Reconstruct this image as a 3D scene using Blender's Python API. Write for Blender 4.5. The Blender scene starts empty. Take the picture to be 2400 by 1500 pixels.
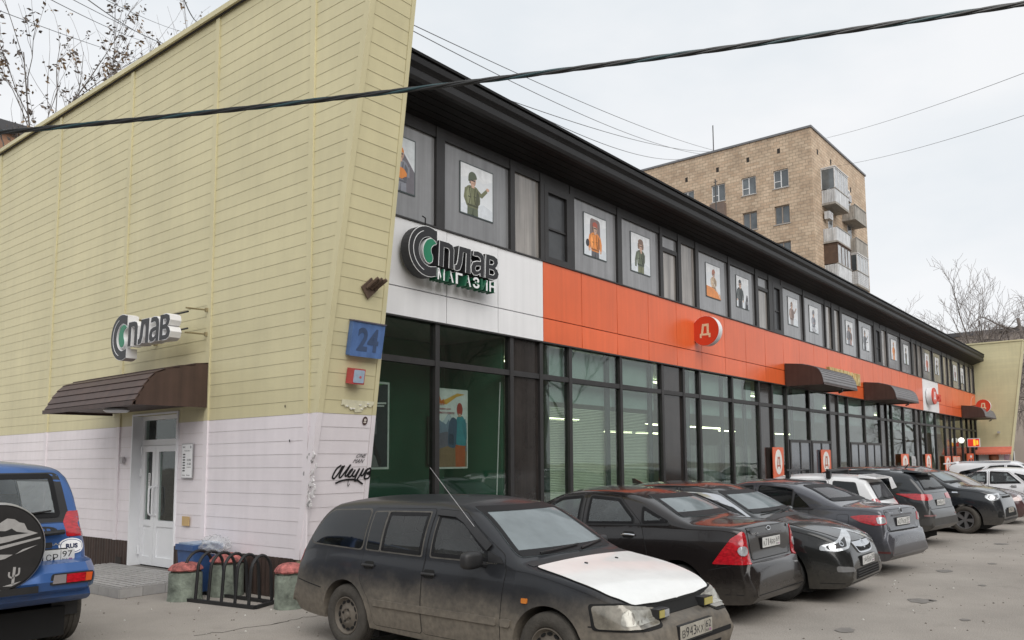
import bpy, bmesh, math, random
from mathutils import Vector, Matrix
from mathutils.bvhtree import BVHTree
random.seed(7)
SC = bpy.context.scene
COL = SC.collection
rad = math.radians

# ------------------------------------------------------------------ camera
cam_d = bpy.data.cameras.new('camera')
cam_o = bpy.data.objects.new('camera', cam_d)
COL.objects.link(cam_o)
cam_d.sensor_width = 36.0
cam_d.lens = 28.275
cam_d.shift_x = -0.04167
cam_d.shift_y = 0.06458
cam_d.clip_start = 0.05
cam_d.clip_end = 2000
_R = Matrix(((0.6082836624, -0.0683794738, -0.7907687611),
             (-0.7936581329, -0.0648102865, -0.6049019713),
             (-0.0098870715, 0.9955520450, -0.0936929639)))
cam_o.matrix_world = Matrix.Translation((-6.542, -9.962, 1.80)) @ _R.to_4x4()
SC.camera = cam_o

# ------------------------------------------------------------------ sky, sun, exposure
SUN_EL, SUN_AZ = 40.0, 238.0          # azimuth of the bright part of the cloud cover (deg, from +X)
w = bpy.data.worlds.new('World'); SC.world = w; w.use_nodes = True
nt = w.node_tree; nt.nodes.clear()
out = nt.nodes.new('ShaderNodeOutputWorld')
sky = nt.nodes.new('ShaderNodeTexSky'); sky.sky_type = 'NISHITA'; sky.sun_disc = False
sky.sun_elevation = rad(SUN_EL); sky.sun_rotation = rad(90 - SUN_AZ)
bg1 = nt.nodes.new('ShaderNodeBackground'); bg1.inputs[1].default_value = 0.05
nt.links.new(sky.outputs[0], bg1.inputs[0])
tc = nt.nodes.new('ShaderNodeTexCoord')
mp = nt.nodes.new('ShaderNodeMapping'); mp.inputs['Scale'].default_value = (1.0, 1.0, 2.6)
nt.links.new(tc.outputs['Generated'], mp.inputs[0])
nz = nt.nodes.new('ShaderNodeTexNoise'); nz.inputs['Scale'].default_value = 2.3
nz.inputs['Detail'].default_value = 5; nz.inputs['Roughness'].default_value = .55
nt.links.new(mp.outputs[0], nz.inputs['Vector'])
cr = nt.nodes.new('ShaderNodeValToRGB')
cr.color_ramp.elements[0].position = .36; cr.color_ramp.elements[0].color = (.80, .84, .875, 1)
cr.color_ramp.elements[1].position = .62; cr.color_ramp.elements[1].color = (.915, .925, .94, 1)
nt.links.new(nz.outputs[0], cr.inputs[0])
bg2 = nt.nodes.new('ShaderNodeBackground'); bg2.inputs[1].default_value = .635
nt.links.new(cr.outputs[0], bg2.inputs[0])
mx = nt.nodes.new('ShaderNodeMixShader'); mx.inputs[0].default_value = .93   # heavy overcast over the clear sky
nt.links.new(bg1.outputs[0], mx.inputs[1]); nt.links.new(bg2.outputs[0], mx.inputs[2])
nt.links.new(mx.outputs[0], out.inputs[0])

sd = bpy.data.lights.new('sun', 'SUN'); sd.energy = 1.5; sd.angle = rad(60); sd.color = (1, .965, .92)
so = bpy.data.objects.new('sun', sd); COL.objects.link(so)
_e, _a = rad(SUN_EL), rad(SUN_AZ)
so.rotation_euler = Vector((math.cos(_e) * math.cos(_a), math.cos(_e) * math.sin(_a), math.sin(_e))).to_track_quat('Z', 'Y').to_euler()
so.location = (-10, -20, 40)
VS = SC.view_settings
VS.view_transform = 'Standard'; VS.look = 'None'; VS.exposure = 0.75; VS.gamma = 1.0; VS.use_curve_mapping = False
SC.cycles.max_bounces = 8
SC.cycles.transparent_max_bounces = 16

# ------------------------------------------------------------------ materials
MATS = {}
def mat(name, col, rough=.6, metal=0., var=.10, scale=4., bump=0., bscale=60., coat=0., spec=.5, rnd=0., streak=0.,
        dirt=None, emit=None, stretch=(1, 1, 1), ior=None):
    """procedural principled material: large-scale colour variation, per-object variation, vertical streaks, dust, bump"""
    if name in MATS: return MATS[name]
    m = bpy.data.materials.new(name); m.use_nodes = True
    t = m.node_tree; N = t.nodes; L = t.links
    b = N['Principled BSDF']
    b.inputs['Roughness'].default_value = rough; b.inputs['Metallic'].default_value = metal
    b.inputs['Specular IOR Level'].default_value = spec
    if ior: b.inputs['IOR'].default_value = ior
    if coat:
        b.inputs['Coat Weight'].default_value = coat; b.inputs['Coat Roughness'].default_value = .05
    tc = N.new('ShaderNodeTexCoord')
    mp = N.new('ShaderNodeMapping'); mp.inputs['Scale'].default_value = stretch
    L.new(tc.outputs['Object'], mp.inputs[0])
    nz = N.new('ShaderNodeTexNoise'); nz.inputs['Scale'].default_value = scale
    nz.inputs['Detail'].default_value = 6; nz.inputs['Roughness'].default_value = .62
    L.new(mp.outputs[0], nz.inputs['Vector'])
    mr = N.new('ShaderNodeMapRange'); mr.inputs['From Min'].default_value = .3; mr.inputs['From Max'].default_value = .7
    mr.inputs['To Min'].default_value = 1 - var; mr.inputs['To Max'].default_value = 1 + var
    L.new(nz.outputs[0], mr.inputs[0])
    fac = mr.outputs[0]
    def mul(a, bsock):
        n = N.new('ShaderNodeMath'); n.operation = 'MULTIPLY'; L.new(a, n.inputs[0]); L.new(bsock, n.inputs[1]); return n.outputs[0]
    if rnd:
        oi = N.new('ShaderNodeObjectInfo')
        r2 = N.new('ShaderNodeMapRange'); r2.inputs['To Min'].default_value = 1 - rnd; r2.inputs['To Max'].default_value = 1 + rnd
        L.new(oi.outputs['Random'], r2.inputs[0]); fac = mul(fac, r2.outputs[0])
    if streak:
        mp2 = N.new('ShaderNodeMapping'); mp2.inputs['Scale'].default_value = (5, 5, .25)
        L.new(tc.outputs['Object'], mp2.inputs[0])
        n2 = N.new('ShaderNodeTexNoise'); n2.inputs['Scale'].default_value = 1.6; n2.inputs['Detail'].default_value = 4
        L.new(mp2.outputs[0], n2.inputs['Vector'])
        r3 = N.new('ShaderNodeMapRange'); r3.inputs['From Min'].default_value = .35; r3.inputs['From Max'].default_value = .7
        r3.inputs['To Min'].default_value = 1 + streak * .4; r3.inputs['To Max'].default_value = 1 - streak
        L.new(n2.outputs[0], r3.inputs[0]); fac = mul(fac, r3.outputs[0])
    vm = N.new('ShaderNodeVectorMath'); vm.operation = 'SCALE'
    vm.inputs[0].default_value = col[:3]; L.new(fac, vm.inputs['Scale'])
    csock = vm.outputs[0]
    if dirt:
        # dust that was thrown up from the road: (colour, z where it ends, z where it is full, amount)
        dc, zhi, zlo, amt = dirt
        sx = N.new('ShaderNodeSeparateXYZ'); L.new(tc.outputs['Object'], sx.inputs[0])
        d1 = N.new('ShaderNodeMapRange'); d1.interpolation_type = 'SMOOTHSTEP'
        d1.inputs['From Min'].default_value = zhi; d1.inputs['From Max'].default_value = zlo
        n3 = N.new('ShaderNodeTexNoise'); n3.inputs['Scale'].default_value = 3.2; n3.inputs['Detail'].default_value = 7
        n3.inputs['Roughness'].default_value = .7
        L.new(tc.outputs['Object'], n3.inputs['Vector'])
        a1 = N.new('ShaderNodeMath'); a1.operation = 'MULTIPLY_ADD'; a1.inputs[1].default_value = .34; 
        L.new(n3.outputs[0], a1.inputs[0])
        sb = N.new('ShaderNodeMath'); sb.operation = 'SUBTRACT'; sb.inputs[1].default_value = .17
        L.new(sx.outputs['Z'], sb.inputs[0]); L.new(sb.outputs[0], a1.inputs[2])
        L.new(a1.outputs[0], d1.inputs[0])
        n4 = N.new('ShaderNodeTexNoise'); n4.inputs['Scale'].default_value = 22; n4.inputs['Detail'].default_value = 6
        L.new(tc.outputs['Object'], n4.inputs['Vector'])
        r4 = N.new('ShaderNodeMapRange'); r4.inputs['From Min'].default_value = .2; r4.inputs['From Max'].default_value = .75
        r4.inputs['To Min'].default_value = amt; r4.inputs['To Max'].default_value = amt * .52
        L.new(n4.outputs[0], r4.inputs[0])
        dm = mul(d1.outputs[0], r4.outputs[0])
        ad = N.new('ShaderNodeMath'); ad.operation = 'ADD'; ad.inputs[1].default_value = amt * .02; ad.use_clamp = True
        L.new(dm, ad.inputs[0])
        mxn = N.new('ShaderNodeMix'); mxn.data_type = 'RGBA'
        L.new(ad.outputs[0], mxn.inputs[0]); L.new(csock, mxn.inputs[6]); mxn.inputs[7].default_value = (*dc, 1)
        csock = mxn.outputs[2]
        rr = N.new('ShaderNodeMapRange'); rr.inputs['To Min'].default_value = rough; rr.inputs['To Max'].default_value = .9
        L.new(ad.outputs[0], rr.inputs[0]); L.new(rr.outputs[0], b.inputs['Roughness'])
        if coat:
            rc = N.new('ShaderNodeMapRange'); rc.inputs['To Min'].default_value = coat; rc.inputs['To Max'].default_value = 0
            rc.inputs['From Max'].default_value = .5
            L.new(ad.outputs[0], rc.inputs[0]); L.new(rc.outputs[0], b.inputs['Coat Weight'])
    L.new(csock, b.inputs['Base Color'])
    if bump:
        n5 = N.new('ShaderNodeTexNoise'); n5.inputs['Scale'].default_value = bscale; n5.inputs['Detail'].default_value = 5
        L.new(tc.outputs['Object'], n5.inputs['Vector'])
        bp = N.new('ShaderNodeBump'); bp.inputs['Strength'].default_value = bump; bp.inputs['Distance'].default_value = .02
        L.new(n5.outputs[0], bp.inputs['Height']); L.new(bp.outputs[0], b.inputs['Normal'])
    if emit:
        b.inputs['Emission Color'].default_value = (*emit[0], 1); b.inputs['Emission Strength'].default_value = emit[1]
    MATS[name] = m
    return m

def glass_mat(name, tint, rough=.02, ior=1.52, add=0.0):
    """thin window glass: tinted see-through, fresnel reflection"""
    if name in MATS: return MATS[name]
    m = bpy.data.materials.new(name); m.use_nodes = True
    t = m.node_tree; N = t.nodes; L = t.links; N.clear()
    o = N.new('ShaderNodeOutputMaterial'); mixs = N.new('ShaderNodeMixShader')
    tr = N.new('ShaderNodeBsdfTransparent'); tr.inputs[0].default_value = (*tint, 1)
    gl = N.new('ShaderNodeBsdfGlossy'); gl.inputs['Roughness'].default_value = rough
    fr = N.new('ShaderNodeFresnel')
    ge = N.new('ShaderNodeNewGeometry'); im = N.new('ShaderNodeMapRange')      # same reflection from either side of the pane
    im.inputs['To Min'].default_value = ior; im.inputs['To Max'].default_value = 1 / ior
    L.new(ge.outputs['Backfacing'], im.inputs[0]); L.new(im.outputs[0], fr.inputs[0])
    tc = N.new('ShaderNodeTexCoord'); nz = N.new('ShaderNodeTexNoise'); nz.inputs['Scale'].default_value = .8
    L.new(tc.outputs['Object'], nz.inputs['Vector'])
    bp = N.new('ShaderNodeBump'); bp.inputs['Strength'].default_value = .05; bp.inputs['Distance'].default_value = .05
    L.new(nz.outputs[0], bp.inputs['Height']); L.new(bp.outputs[0], gl.inputs['Normal'])
    a = N.new('ShaderNodeMath'); a.operation = 'ADD'; a.inputs[1].default_value = add; a.use_clamp = True
    L.new(fr.outputs[0], a.inputs[0])
    L.new(a.outputs[0], mixs.inputs[0]); L.new(tr.outputs[0], mixs.inputs[1]); L.new(gl.outputs[0], mixs.inputs[2])
    L.new(mixs.outputs[0], o.inputs[0])
    MATS[name] = m
    return m

def flat(col, rough=.4, gloss=.4):
    """plain printed or painted colour"""
    k = 'print_%02d_%02d_%02d' % tuple(int(c * 99) for c in col[:3])
    return mat(k, col, rough, var=.14, scale=7, spec=gloss, coat=.25)

# ------------------------------------------------------------------ object helpers
def link(o, parent=None):
    COL.objects.link(o)
    if parent is not None: o.parent = parent
    return o
def tag(o, label, cat, group=None):
    o['label'] = label; o['category'] = cat
    if group: o['group'] = group
    return o
def thing(name, label, cat, loc=(0, 0, 0), rz=0., group=None):
    o = bpy.data.objects.new(name, None); o.empty_display_size = .2
    o.location = loc; o.rotation_euler = (0, 0, rz); link(o)
    return tag(o, label, cat, group)
def structure(o):
    o['kind'] = 'structure'; return o
def stuff(o):
    o['kind'] = 'stuff'; return o

class MB:
    """collects shapes into one mesh"""
    def __init__(s): s.v = []; s.f = []
    def add(s, vs, fs):
        n = len(s.v); s.v += [tuple(p) for p in vs]; s.f += [tuple(i + n for i in f) for f in fs]; return s
    def hexa(s, p):          # 8 points: bottom ring 0-3, top ring 4-7
        return s.add(p, [(3, 2, 1, 0), (4, 5, 6, 7), (0, 1, 5, 4), (1, 2, 6, 5), (2, 3, 7, 6), (3, 0, 4, 7)])
    def box(s, a, b):
        x0, y0, z0 = a; x1, y1, z1 = b
        if x0 > x1: x0, x1 = x1, x0
        if y0 > y1: y0, y1 = y1, y0
        if z0 > z1: z0, z1 = z1, z0
        return s.hexa([(x0, y0, z0), (x1, y0, z0), (x1, y1, z0), (x0, y1, z0), (x0, y0, z1), (x1, y0, z1), (x1, y1, z1), (x0, y1, z1)])
    def prism(s, poly, fr, d0=0., d1=.01):
        """poly in (u,v); fr=(origin,U,V,Nrm); extruded from d0 to d1 along Nrm (U x V = Nrm, poly counter-clockwise)"""
        o, U, V, Nn = [Vector(q) for q in fr]
        ar = sum(poly[i][0] * poly[(i + 1) % len(poly)][1] - poly[(i + 1) % len(poly)][0] * poly[i][1] for i in range(len(poly)))
        if ar < 0: poly = poly[::-1]
        n = len(poly)
        vs = [o + U * u + V * v + Nn * d0 for u, v in poly] + [o + U * u + V * v + Nn * d1 for u, v in poly]
        fs = [tuple(range(n - 1, -1, -1)), tuple(range(n, 2 * n))] + [(i, (i + 1) % n, n + (i + 1) % n, n + i) for i in range(n)]
        return s.add(vs, fs)
    def tube(s, path, r, n=8, cap=True, r1=None):
        P = [Vector(p) for p in path]; k = len(P); rings = []
        prev = None
        for i, p in enumerate(P):
            d = (P[min(i + 1, k - 1)] - P[max(i - 1, 0)])
            if d.length < 1e-9: d = Vector((0, 0, 1))
            d.normalize()
            if prev is None:
                a = d.orthogonal().normalized()
            else:
                a = prev - d * prev.dot(d)
                a = a.normalized() if a.length > 1e-6 else d.orthogonal().normalized()
            prev = a; b = d.cross(a)
            rr = r if r1 is None else r + (r1 - r) * i / max(1, k - 1)
            rings.append([p + (a * math.cos(t * 2 * math.pi / n) + b * math.sin(t * 2 * math.pi / n)) * rr for t in range(n)])
        vs = [q for ring in rings for q in ring]; fs = []
        for i in range(k - 1):
            for t in range(n):
                fs.append((i * n + t, i * n + (t + 1) % n, (i + 1) * n + (t + 1) % n, (i + 1) * n + t))
        if cap:
            fs.append(tuple(range(n - 1, -1, -1))); fs.append(tuple((k - 1) * n + t for t in range(n)))
        return s.add(vs, fs)
    def lathe(s, prof, c=(0, 0, 0), axis='z', n=24, a0=0., a1=2 * math.pi):
        """prof list of (r, h) revolved round the axis through c"""
        full = abs(a1 - a0 - 2 * math.pi) < 1e-6; m = n if full else n + 1; vs = []
        for r, h in prof:
            for t in range(m):
                an = a0 + (a1 - a0) * t / n; ca, sa = r * math.cos(an), r * math.sin(an)
                if axis == 'z': q = (c[0] + ca, c[1] + sa, c[2] + h)
                elif axis == 'y': q = (c[0] + sa, c[1] + h, c[2] + ca)
                else: q = (c[0] + h, c[1] + ca, c[2] + sa)
                vs.append(q)
        fs = []
        for i in range(len(prof) - 1):
            for t in range(n):
                t2 = (t + 1) % m
                fs.append((i * m + t, i * m + t2, (i + 1) * m + t2, (i + 1) * m + t))
        return s.add(vs, fs)
    def build(s, name, m, parent=None, smooth=False, angle=35, loc=None):
        me = bpy.data.meshes.new(name); me.from_pydata(s.v, [], s.f); me.materials.append(m)
        bm = bmesh.new(); bm.from_mesh(me)
        bmesh.ops.remove_doubles(bm, verts=bm.verts, dist=1e-5)
        bmesh.ops.recalc_face_normals(bm, faces=bm.faces); bm.to_mesh(me); bm.free()
        if smooth:
            me.shade_smooth(); me.set_sharp_from_angle(angle=rad(angle))
        o = bpy.data.objects.new(name, me)
        if loc: o.location = loc
        return link(o, parent)

def FR(o, U, V):
    U = Vector(U); V = Vector(V); return (Vector(o), U, V, U.cross(V))
def ellipse(cx, cy, rx, ry, n=20, a0=0, a1=360, rot=0.):
    r = []
    full = abs(a1 - a0) >= 360
    for i in range(n if full else n + 1):
        a = rad(a0 + (a1 - a0) * i / n); x, y = rx * math.cos(a), ry * math.sin(a)
        c, s = math.cos(rad(rot)), math.sin(rad(rot)); r.append((cx + x * c - y * s, cy + x * s + y * c))
    return r
def rnd_poly(poly, r, n=4):
    """polygon with rounded corners"""
    out = []; k = len(poly)
    for i in range(k):
        p0, p, p1 = Vector(poly[i - 1]), Vector(poly[i]), Vector(poly[(i + 1) % k])
        a, b = p0 - p, p1 - p
        d = min(r, a.length * .45, b.length * .45)
        A, B = p + a.normalized() * d, p + b.normalized() * d
        for t in range(n + 1):
            u = t / n; q = A * (1 - u) ** 2 + p * 2 * u * (1 - u) + B * u * u
            out.append((q.x, q.y))
    return out
def stroke(pts, w0, w1=None):
    """flat ribbon polygon along a polyline (2D)"""
    L, Rr = [], []; k = len(pts)
    for i in range(k):
        a = Vector(pts[max(0, i - 1)]); b = Vector(pts[min(k - 1, i + 1)]); d = (b - a).normalized(); n = Vector((-d.y, d.x))
        w = (w0 if w1 is None else w0 + (w1 - w0) * i / (k - 1)) / 2
        p = Vector(pts[i]); L.append(tuple(p + n * w)); Rr.append(tuple(p - n * w))
    return L + Rr[::-1]
def curve2(pts, n=6):
    """Catmull-Rom through 2D or 3D points"""
    P = [Vector(p) for p in pts]; out = []
    for i in range(len(P) - 1):
        a, b, c, d = P[max(0, i - 1)], P[i], P[i + 1], P[min(len(P) - 1, i + 2)]
        for t in range(n):
            u = t / n
            out.append(tuple(.5 * ((2 * b) + (c - a) * u + (2 * a - 5 * b + 4 * c - d) * u * u + (3 * b - a - 3 * c + d) * u ** 3)))
    out.append(tuple(P[-1])); return out
def pchip(pts):
    xs = [p[0] for p in pts]; ys = [p[1] for p in pts]; n = len(xs)
    for i in range(1, n): xs[i] = max(xs[i], xs[i - 1] + 5e-4)
    h = [xs[i + 1] - xs[i] for i in range(n - 1)]; d = [(ys[i + 1] - ys[i]) / h[i] for i in range(n - 1)]
    m = [0.] * n; m[0] = d[0]; m[-1] = d[-1]
    for i in range(1, n - 1):
        if d[i - 1] * d[i] <= 0: m[i] = 0
        else:
            w1, w2 = 2 * h[i] + h[i - 1], h[i] + 2 * h[i - 1]; m[i] = (w1 + w2) / (w1 / d[i - 1] + w2 / d[i])
    def f(x):
        if x <= xs[0]: return ys[0]
        if x >= xs[-1]: return ys[-1]
        i = 0
        while x > xs[i + 1]: i += 1
        t = (x - xs[i]) / h[i]
        return ((2 * t ** 3 - 3 * t * t + 1) * ys[i] + (t ** 3 - 2 * t * t + t) * h[i] * m[i] +
                (-2 * t ** 3 + 3 * t * t) * ys[i + 1] + (t ** 3 - t * t) * h[i] * m[i + 1])
    return f

_TX = {}
def text_geo(body, bold=0.):
    k = (body, bold)
    if k not in _TX:
        c = bpy.data.curves.new('lettering', 'FONT'); c.body = body; c.offset = bold; c.resolution_u = 3
        o = bpy.data.objects.new('lettering', c); COL.objects.link(o)
        me = bpy.data.meshes.new_from_object(o.evaluated_get(bpy.context.evaluated_depsgraph_get()))
        V = [tuple(v.co) for v in me.vertices]; F = [tuple(p.vertices) for p in me.polygons]
        bpy.data.objects.remove(o); bpy.data.curves.remove(c); bpy.data.meshes.remove(me)
        _TX[k] = (V, F)
    return _TX[k]
def lettering(name, body, m, fr, w, h, depth=.002, parent=None, bold=0.02, side=None, off=0., shear=0.):
    """text fitted to w x h with its lower left corner at the frame origin"""
    V, F = text_geo(body, bold)
    x0 = min(v[0] for v in V); x1 = max(v[0] for v in V); y0 = min(v[1] for v in V); y1 = max(v[1] for v in V)
    o, U, Vv, Nn = fr
    def pt(v, d):
        uu = (v[0] - x0) / (x1 - x0) * w; vv = (v[1] - y0) / (y1 - y0) * h
        return o + U * (uu + shear * vv) + Vv * vv + Nn * (off + d)
    bm = bmesh.new()
    vs = [bm.verts.new(pt(v, 0)) for v in V]
    for f in F:
        try: bm.faces.new([vs[i] for i in f])
        except ValueError: pass
    bmesh.ops.remove_doubles(bm, verts=bm.verts, dist=1e-5)
    if depth > 0:
        r = bmesh.ops.extrude_face_region(bm, geom=bm.faces[:])
        bmesh.ops.translate(bm, verts=[g for g in r['geom'] if isinstance(g, bmesh.types.BMVert)], vec=Nn * depth)
    bmesh.ops.recalc_face_normals(bm, faces=bm.faces)
    me = bpy.data.meshes.new(name); me.materials.append(m)
    if side is not None:
        me.materials.append(side); bm.normal_update()
        for f in bm.faces:
            f.material_index = 0 if f.normal.dot(Nn) > .9 else 1
    bm.to_mesh(me); bm.free()
    return link(bpy.data.objects.new(name, me), parent)
# ------------------------------------------------------------------ ground
M_ASPH = mat('asphalt', (.300, .275, .246), .92, var=.16, scale=.55, bump=.5, bscale=38, spec=.25)
_t = M_ASPH.node_tree; _N = _t.nodes; _L = _t.links          # fine aggregate and faint oil marks on top of the broad variation
_tc = _N.new('ShaderNodeTexCoord'); _n = _N.new('ShaderNodeTexNoise'); _n.inputs['Scale'].default_value = 95; _n.inputs['Detail'].default_value = 3
_L.new(_tc.outputs['Object'], _n.inputs['Vector'])
_r = _N.new('ShaderNodeMapRange'); _r.inputs['From Min'].default_value = .25; _r.inputs['From Max'].default_value = .75
_r.inputs['To Min'].default_value = .72; _r.inputs['To Max'].default_value = 1.28; _L.new(_n.outputs[0], _r.inputs[0])
_n2 = _N.new('ShaderNodeTexNoise'); _n2.inputs['Scale'].default_value = 1.7; _n2.inputs['Detail'].default_value = 8; _n2.inputs['Roughness'].default_value = .7
_L.new(_tc.outputs['Object'], _n2.inputs['Vector'])
_r2 = _N.new('ShaderNodeMapRange'); _r2.inputs['From Min'].default_value = .58; _r2.inputs['From Max'].default_value = .72
_r2.inputs['To Min'].default_value = 1.; _r2.inputs['To Max'].default_value = .80; _L.new(_n2.outputs[0], _r2.inputs[0])
_m = _N.new('ShaderNodeMath'); _m.operation = 'MULTIPLY'; _L.new(_r.outputs[0], _m.inputs[0]); _L.new(_r2.outputs[0], _m.inputs[1])
_b = _N['Principled BSDF']; _src = _b.inputs['Base Color'].links[0].from_socket
_v = _N.new('ShaderNodeVectorMath'); _v.operation = 'SCALE'; _L.new(_src, _v.inputs[0]); _L.new(_m.outputs[0], _v.inputs['Scale'])
_L.new(_v.outputs[0], _b.inputs['Base Color'])
g = MB(); g.add([(-400, -400, 0), (500, -400, 0), (500, 400, 0), (-400, 400, 0)], [(0, 1, 2, 3)])
structure(g.build('ground', M_ASPH))

# ------------------------------------------------------------------ shop building
M_YEL = mat('yellow_siding_paint', (.608, .556, .345), .5, var=.08, scale=.7, rnd=.022, streak=.035, bump=.05, bscale=200, spec=.4)
M_PNK = mat('pale_pink_siding_paint', (.755, .705, .73), .5, var=.07, scale=.9, rnd=.018, streak=.03, bump=.05, bscale=200, spec=.4)
M_CORE = mat('wall_core', (.42, .385, .26), .9)
M_BRN = mat('brown_plinth_sheet', (.045, .028, .022), .6, var=.25, scale=6, streak=.3)
M_AWN = mat('brown_awning_sheet', (.060, .034, .027), .5, var=.15, scale=3, streak=.25)
M_FRM = mat('dark_window_frame', (.026, .0245, .0245), .45, var=.2, scale=3, streak=.15)
M_SOF = mat('dark_soffit_board', (.010, .0095, .0095), .6, spec=.2, var=.2, scale=2)
M_GUT = mat('grey_gutter_metal', (.016, .0155, .016), .5, var=.15, scale=2, spec=.3)
M_WHT = mat('white_panel', (.80, .80, .81), .35, var=.025, scale=1.2, rnd=.012, streak=.05)
M_ORG = mat('orange_panel', (.740, .132, .038), .30, var=.06, scale=.8, rnd=.05, streak=.07)
M_GAP = mat('panel_gap', (.03, .025, .022), .9)
M_PVC = mat('white_pvc', (.76, .77, .79), .35, var=.03, scale=2)
M_DARKPANE = mat('dark_brown_pane', (.030, .026, .024), .14, var=.25, scale=2.0, streak=.3, spec=.5)
G_LOW = glass_mat('shop_glass', (.80, .85, .82), ior=1.45, add=.03)
G_DOOR = glass_mat('door_glass', (.78, .84, .81), ior=1.42)

shop = thing('shop_building', 'long two-storey shop with pale yellow slanted end wall and an orange band over dark glazing', 'building')
YF = -.212
PITCH = .1805; Z0 = 2.48
def yw(z): return -.561 - .1818 * z               # slanted street edge of the near end wall
def th(z): return 1.07 - .042 * z                 # thickness of that wall
ZT = 8.97
# core of the gable wall, with the door opening left free
DY0, DY1, DZ = 2.62, 4.08, 2.64
core = MB()
fy = FR((0, 0, 0), (0, -1, 0), (0, 0, 1))         # u = -y, v = z, normal -x
for poly in ([(-14, 0), (-DY1, 0), (-DY1, ZT), (-14, ZT)], [(-DY1, DZ), (-DY0, DZ), (-DY0, ZT), (-DY1, ZT)],
             [(-DY0, 0), (-yw(0), 0), (-yw(ZT), ZT), (-DY0, ZT)]):
    core.prism(poly, fy, -.25, -.004)
gable = core.build('gable_wall', M_CORE, shop)

def plank(parent, P, sb, st, z0, z1, m, name='plank', lip=.006, top=.002):
    s0, s1 = sb; t0, t1 = st
    vs = [P(s0, z0, 0), P(s1, z0, 0), P(s1, z0, lip), P(s0, z0, lip), P(t0, z1, 0), P(t1, z1, 0), P(t1, z1, top), P(t0, z1, top)]
    return MB().hexa(vs).build(name, m, parent)
def Pg(s, z, d): return (-d, s, z)
bat = [-.77, 1.75, 4.62, 7.71, 10.99, 13.9]
rows = [(Z0 + k * PITCH, Z0 + (k + 1) * PITCH, k) for k in range(-11, 36)]
g2 = .0012
for z0, z1, k in rows:
    z0 = max(z0, .54); z1 = min(z1, ZT)
    m = M_PNK if k < 0 else M_YEL
    zb, zt2 = z0 + g2, z1 - g2
    for i in range(len(bat)):
        if i == 0: a = (yw(zb) + .09, yw(zt2) + .09); b = (bat[0] - .055,) * 2
        else: a = (bat[i - 1] + .055,) * 2; b = (bat[i] - .055,) * 2
        if a[0] >= b[0] - .02: continue
        segs = [(a, b)]
        if i == 2 and z0 < DZ:
            segs = [(a, (DY0,) * 2), ((DY1,) * 2, b)]
        for a_, b_ in segs:
            plank(gable, Pg, (a_[0], b_[0]), (a_[1], b_[1]), zb, zt2, m)
# vertical joint strips and the slanted corner trim, in two colours
for y in bat[:5]:
    for za, zb, m in ((.54, Z0, M_PNK), (Z0 + .002, ZT, M_YEL)):
        if y < -.7 and zb > 1.3: za_, zb_ = za, min(zb, 8.97)
        MB().box((-.027, y - .053, za), (.0, y + .053, zb)).build('joint_strip', m, gable)
for za, zb, m in ((.54, Z0, M_PNK), (Z0 + .002, ZT, M_YEL)):
    q = MB(); q.hexa([(-.034, yw(za) - .03, za), (.05, yw(za) - .03, za), (.05, yw(za) + .06, za), (-.034, yw(za) + .085, za),
                      (-.034, yw(zb) - .03, zb), (.05, yw(zb) - .03, zb), (.05, yw(zb) + .06, zb), (-.034, yw(zb) + .085, zb)])
    q.build('corner_trim', m, gable)
# plinth of ribbed brown sheet
pl = MB()
def ribs(y0, y1, z0, z1):
    n = int((y1 - y0) / .05); pts = []
    for i in range(n + 1):
        y = y0 + (y1 - y0) * i / n; pts.append((-.012 - (.012 if i % 2 else 0), y))
    vs = [(x, y, z0) for x, y in pts] + [(x, y, z1) for x, y in pts]
    pl.add(vs, [(i, i + 1, n + 2 + i, n + 1 + i) for i in range(n)])
ribs(yw(.3) + .02, DY0, 0, .545); ribs(DY1, 13.9, 0, .545)
pl.box((0, yw(.0) + .02, 0), (th(0), yw(.0) + .06, .545))
pl.build('plinth', M_BRN, shop)
vent = MB(); vent.box((-.03, 4.32, .06), (-.02, 4.52, .26)); vent.build('vent_hole', M_GAP, shop)
# coping along the top, in lengths
y = yw(9) - .06; k = 0
while y < 14:
    y2 = min(y + 2.35, 14)
    MB().box((-.085, y + .006, ZT), (.42, y2, ZT + .085)).build('coping', M_YEL, gable); y = y2
MB().box((-.045, yw(ZT), ZT - .03), (-.03, 14, ZT)).build('coping_drip', M_GAP, gable)
# street face of the end wall
wf = MB()
za, zb = 0, ZT
wf.hexa([(.02, yw(za) + .002, za), (th(za) - .01, yw(za) + .002, za), (th(za) - .01, 0.3, za), (.02, 0.3, za),
         (.02, yw(zb) + .002, zb), (th(zb) - .01, yw(zb) + .002, zb), (th(zb) - .01, 0.3, zb), (.02, 0.3, zb)])
wface = wf.build('end_wall', M_CORE, shop)
def Pw(s, z, d): return (s, yw(z) - d, z)
for z0, z1, k in rows:
    z0 = max(z0, .54); z1 = min(z1, ZT); zb_, zt_ = z0 + g2, z1 - g2
    plank(wface, Pw, (.055, th(zb_) - .075), (.055, th(zt_) - .075), zb_, zt_, M_PNK if k < 0 else M_YEL, lip=.007)
for za, zb, m in ((.54, Z0, M_PNK), (Z0 + .002, ZT, M_YEL)):
    MB().hexa([(th(za) - .07, yw(za) - .012, za), (th(za), yw(za) - .012, za), (th(za), .2, za), (th(za) - .07, .2, za),
               (th(zb) - .07, yw(zb) - .012, zb), (th(zb), yw(zb) - .012, zb), (th(zb), .2, zb), (th(zb) - .07, .2, zb)]).build('edge_trim', m, wface)
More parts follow.
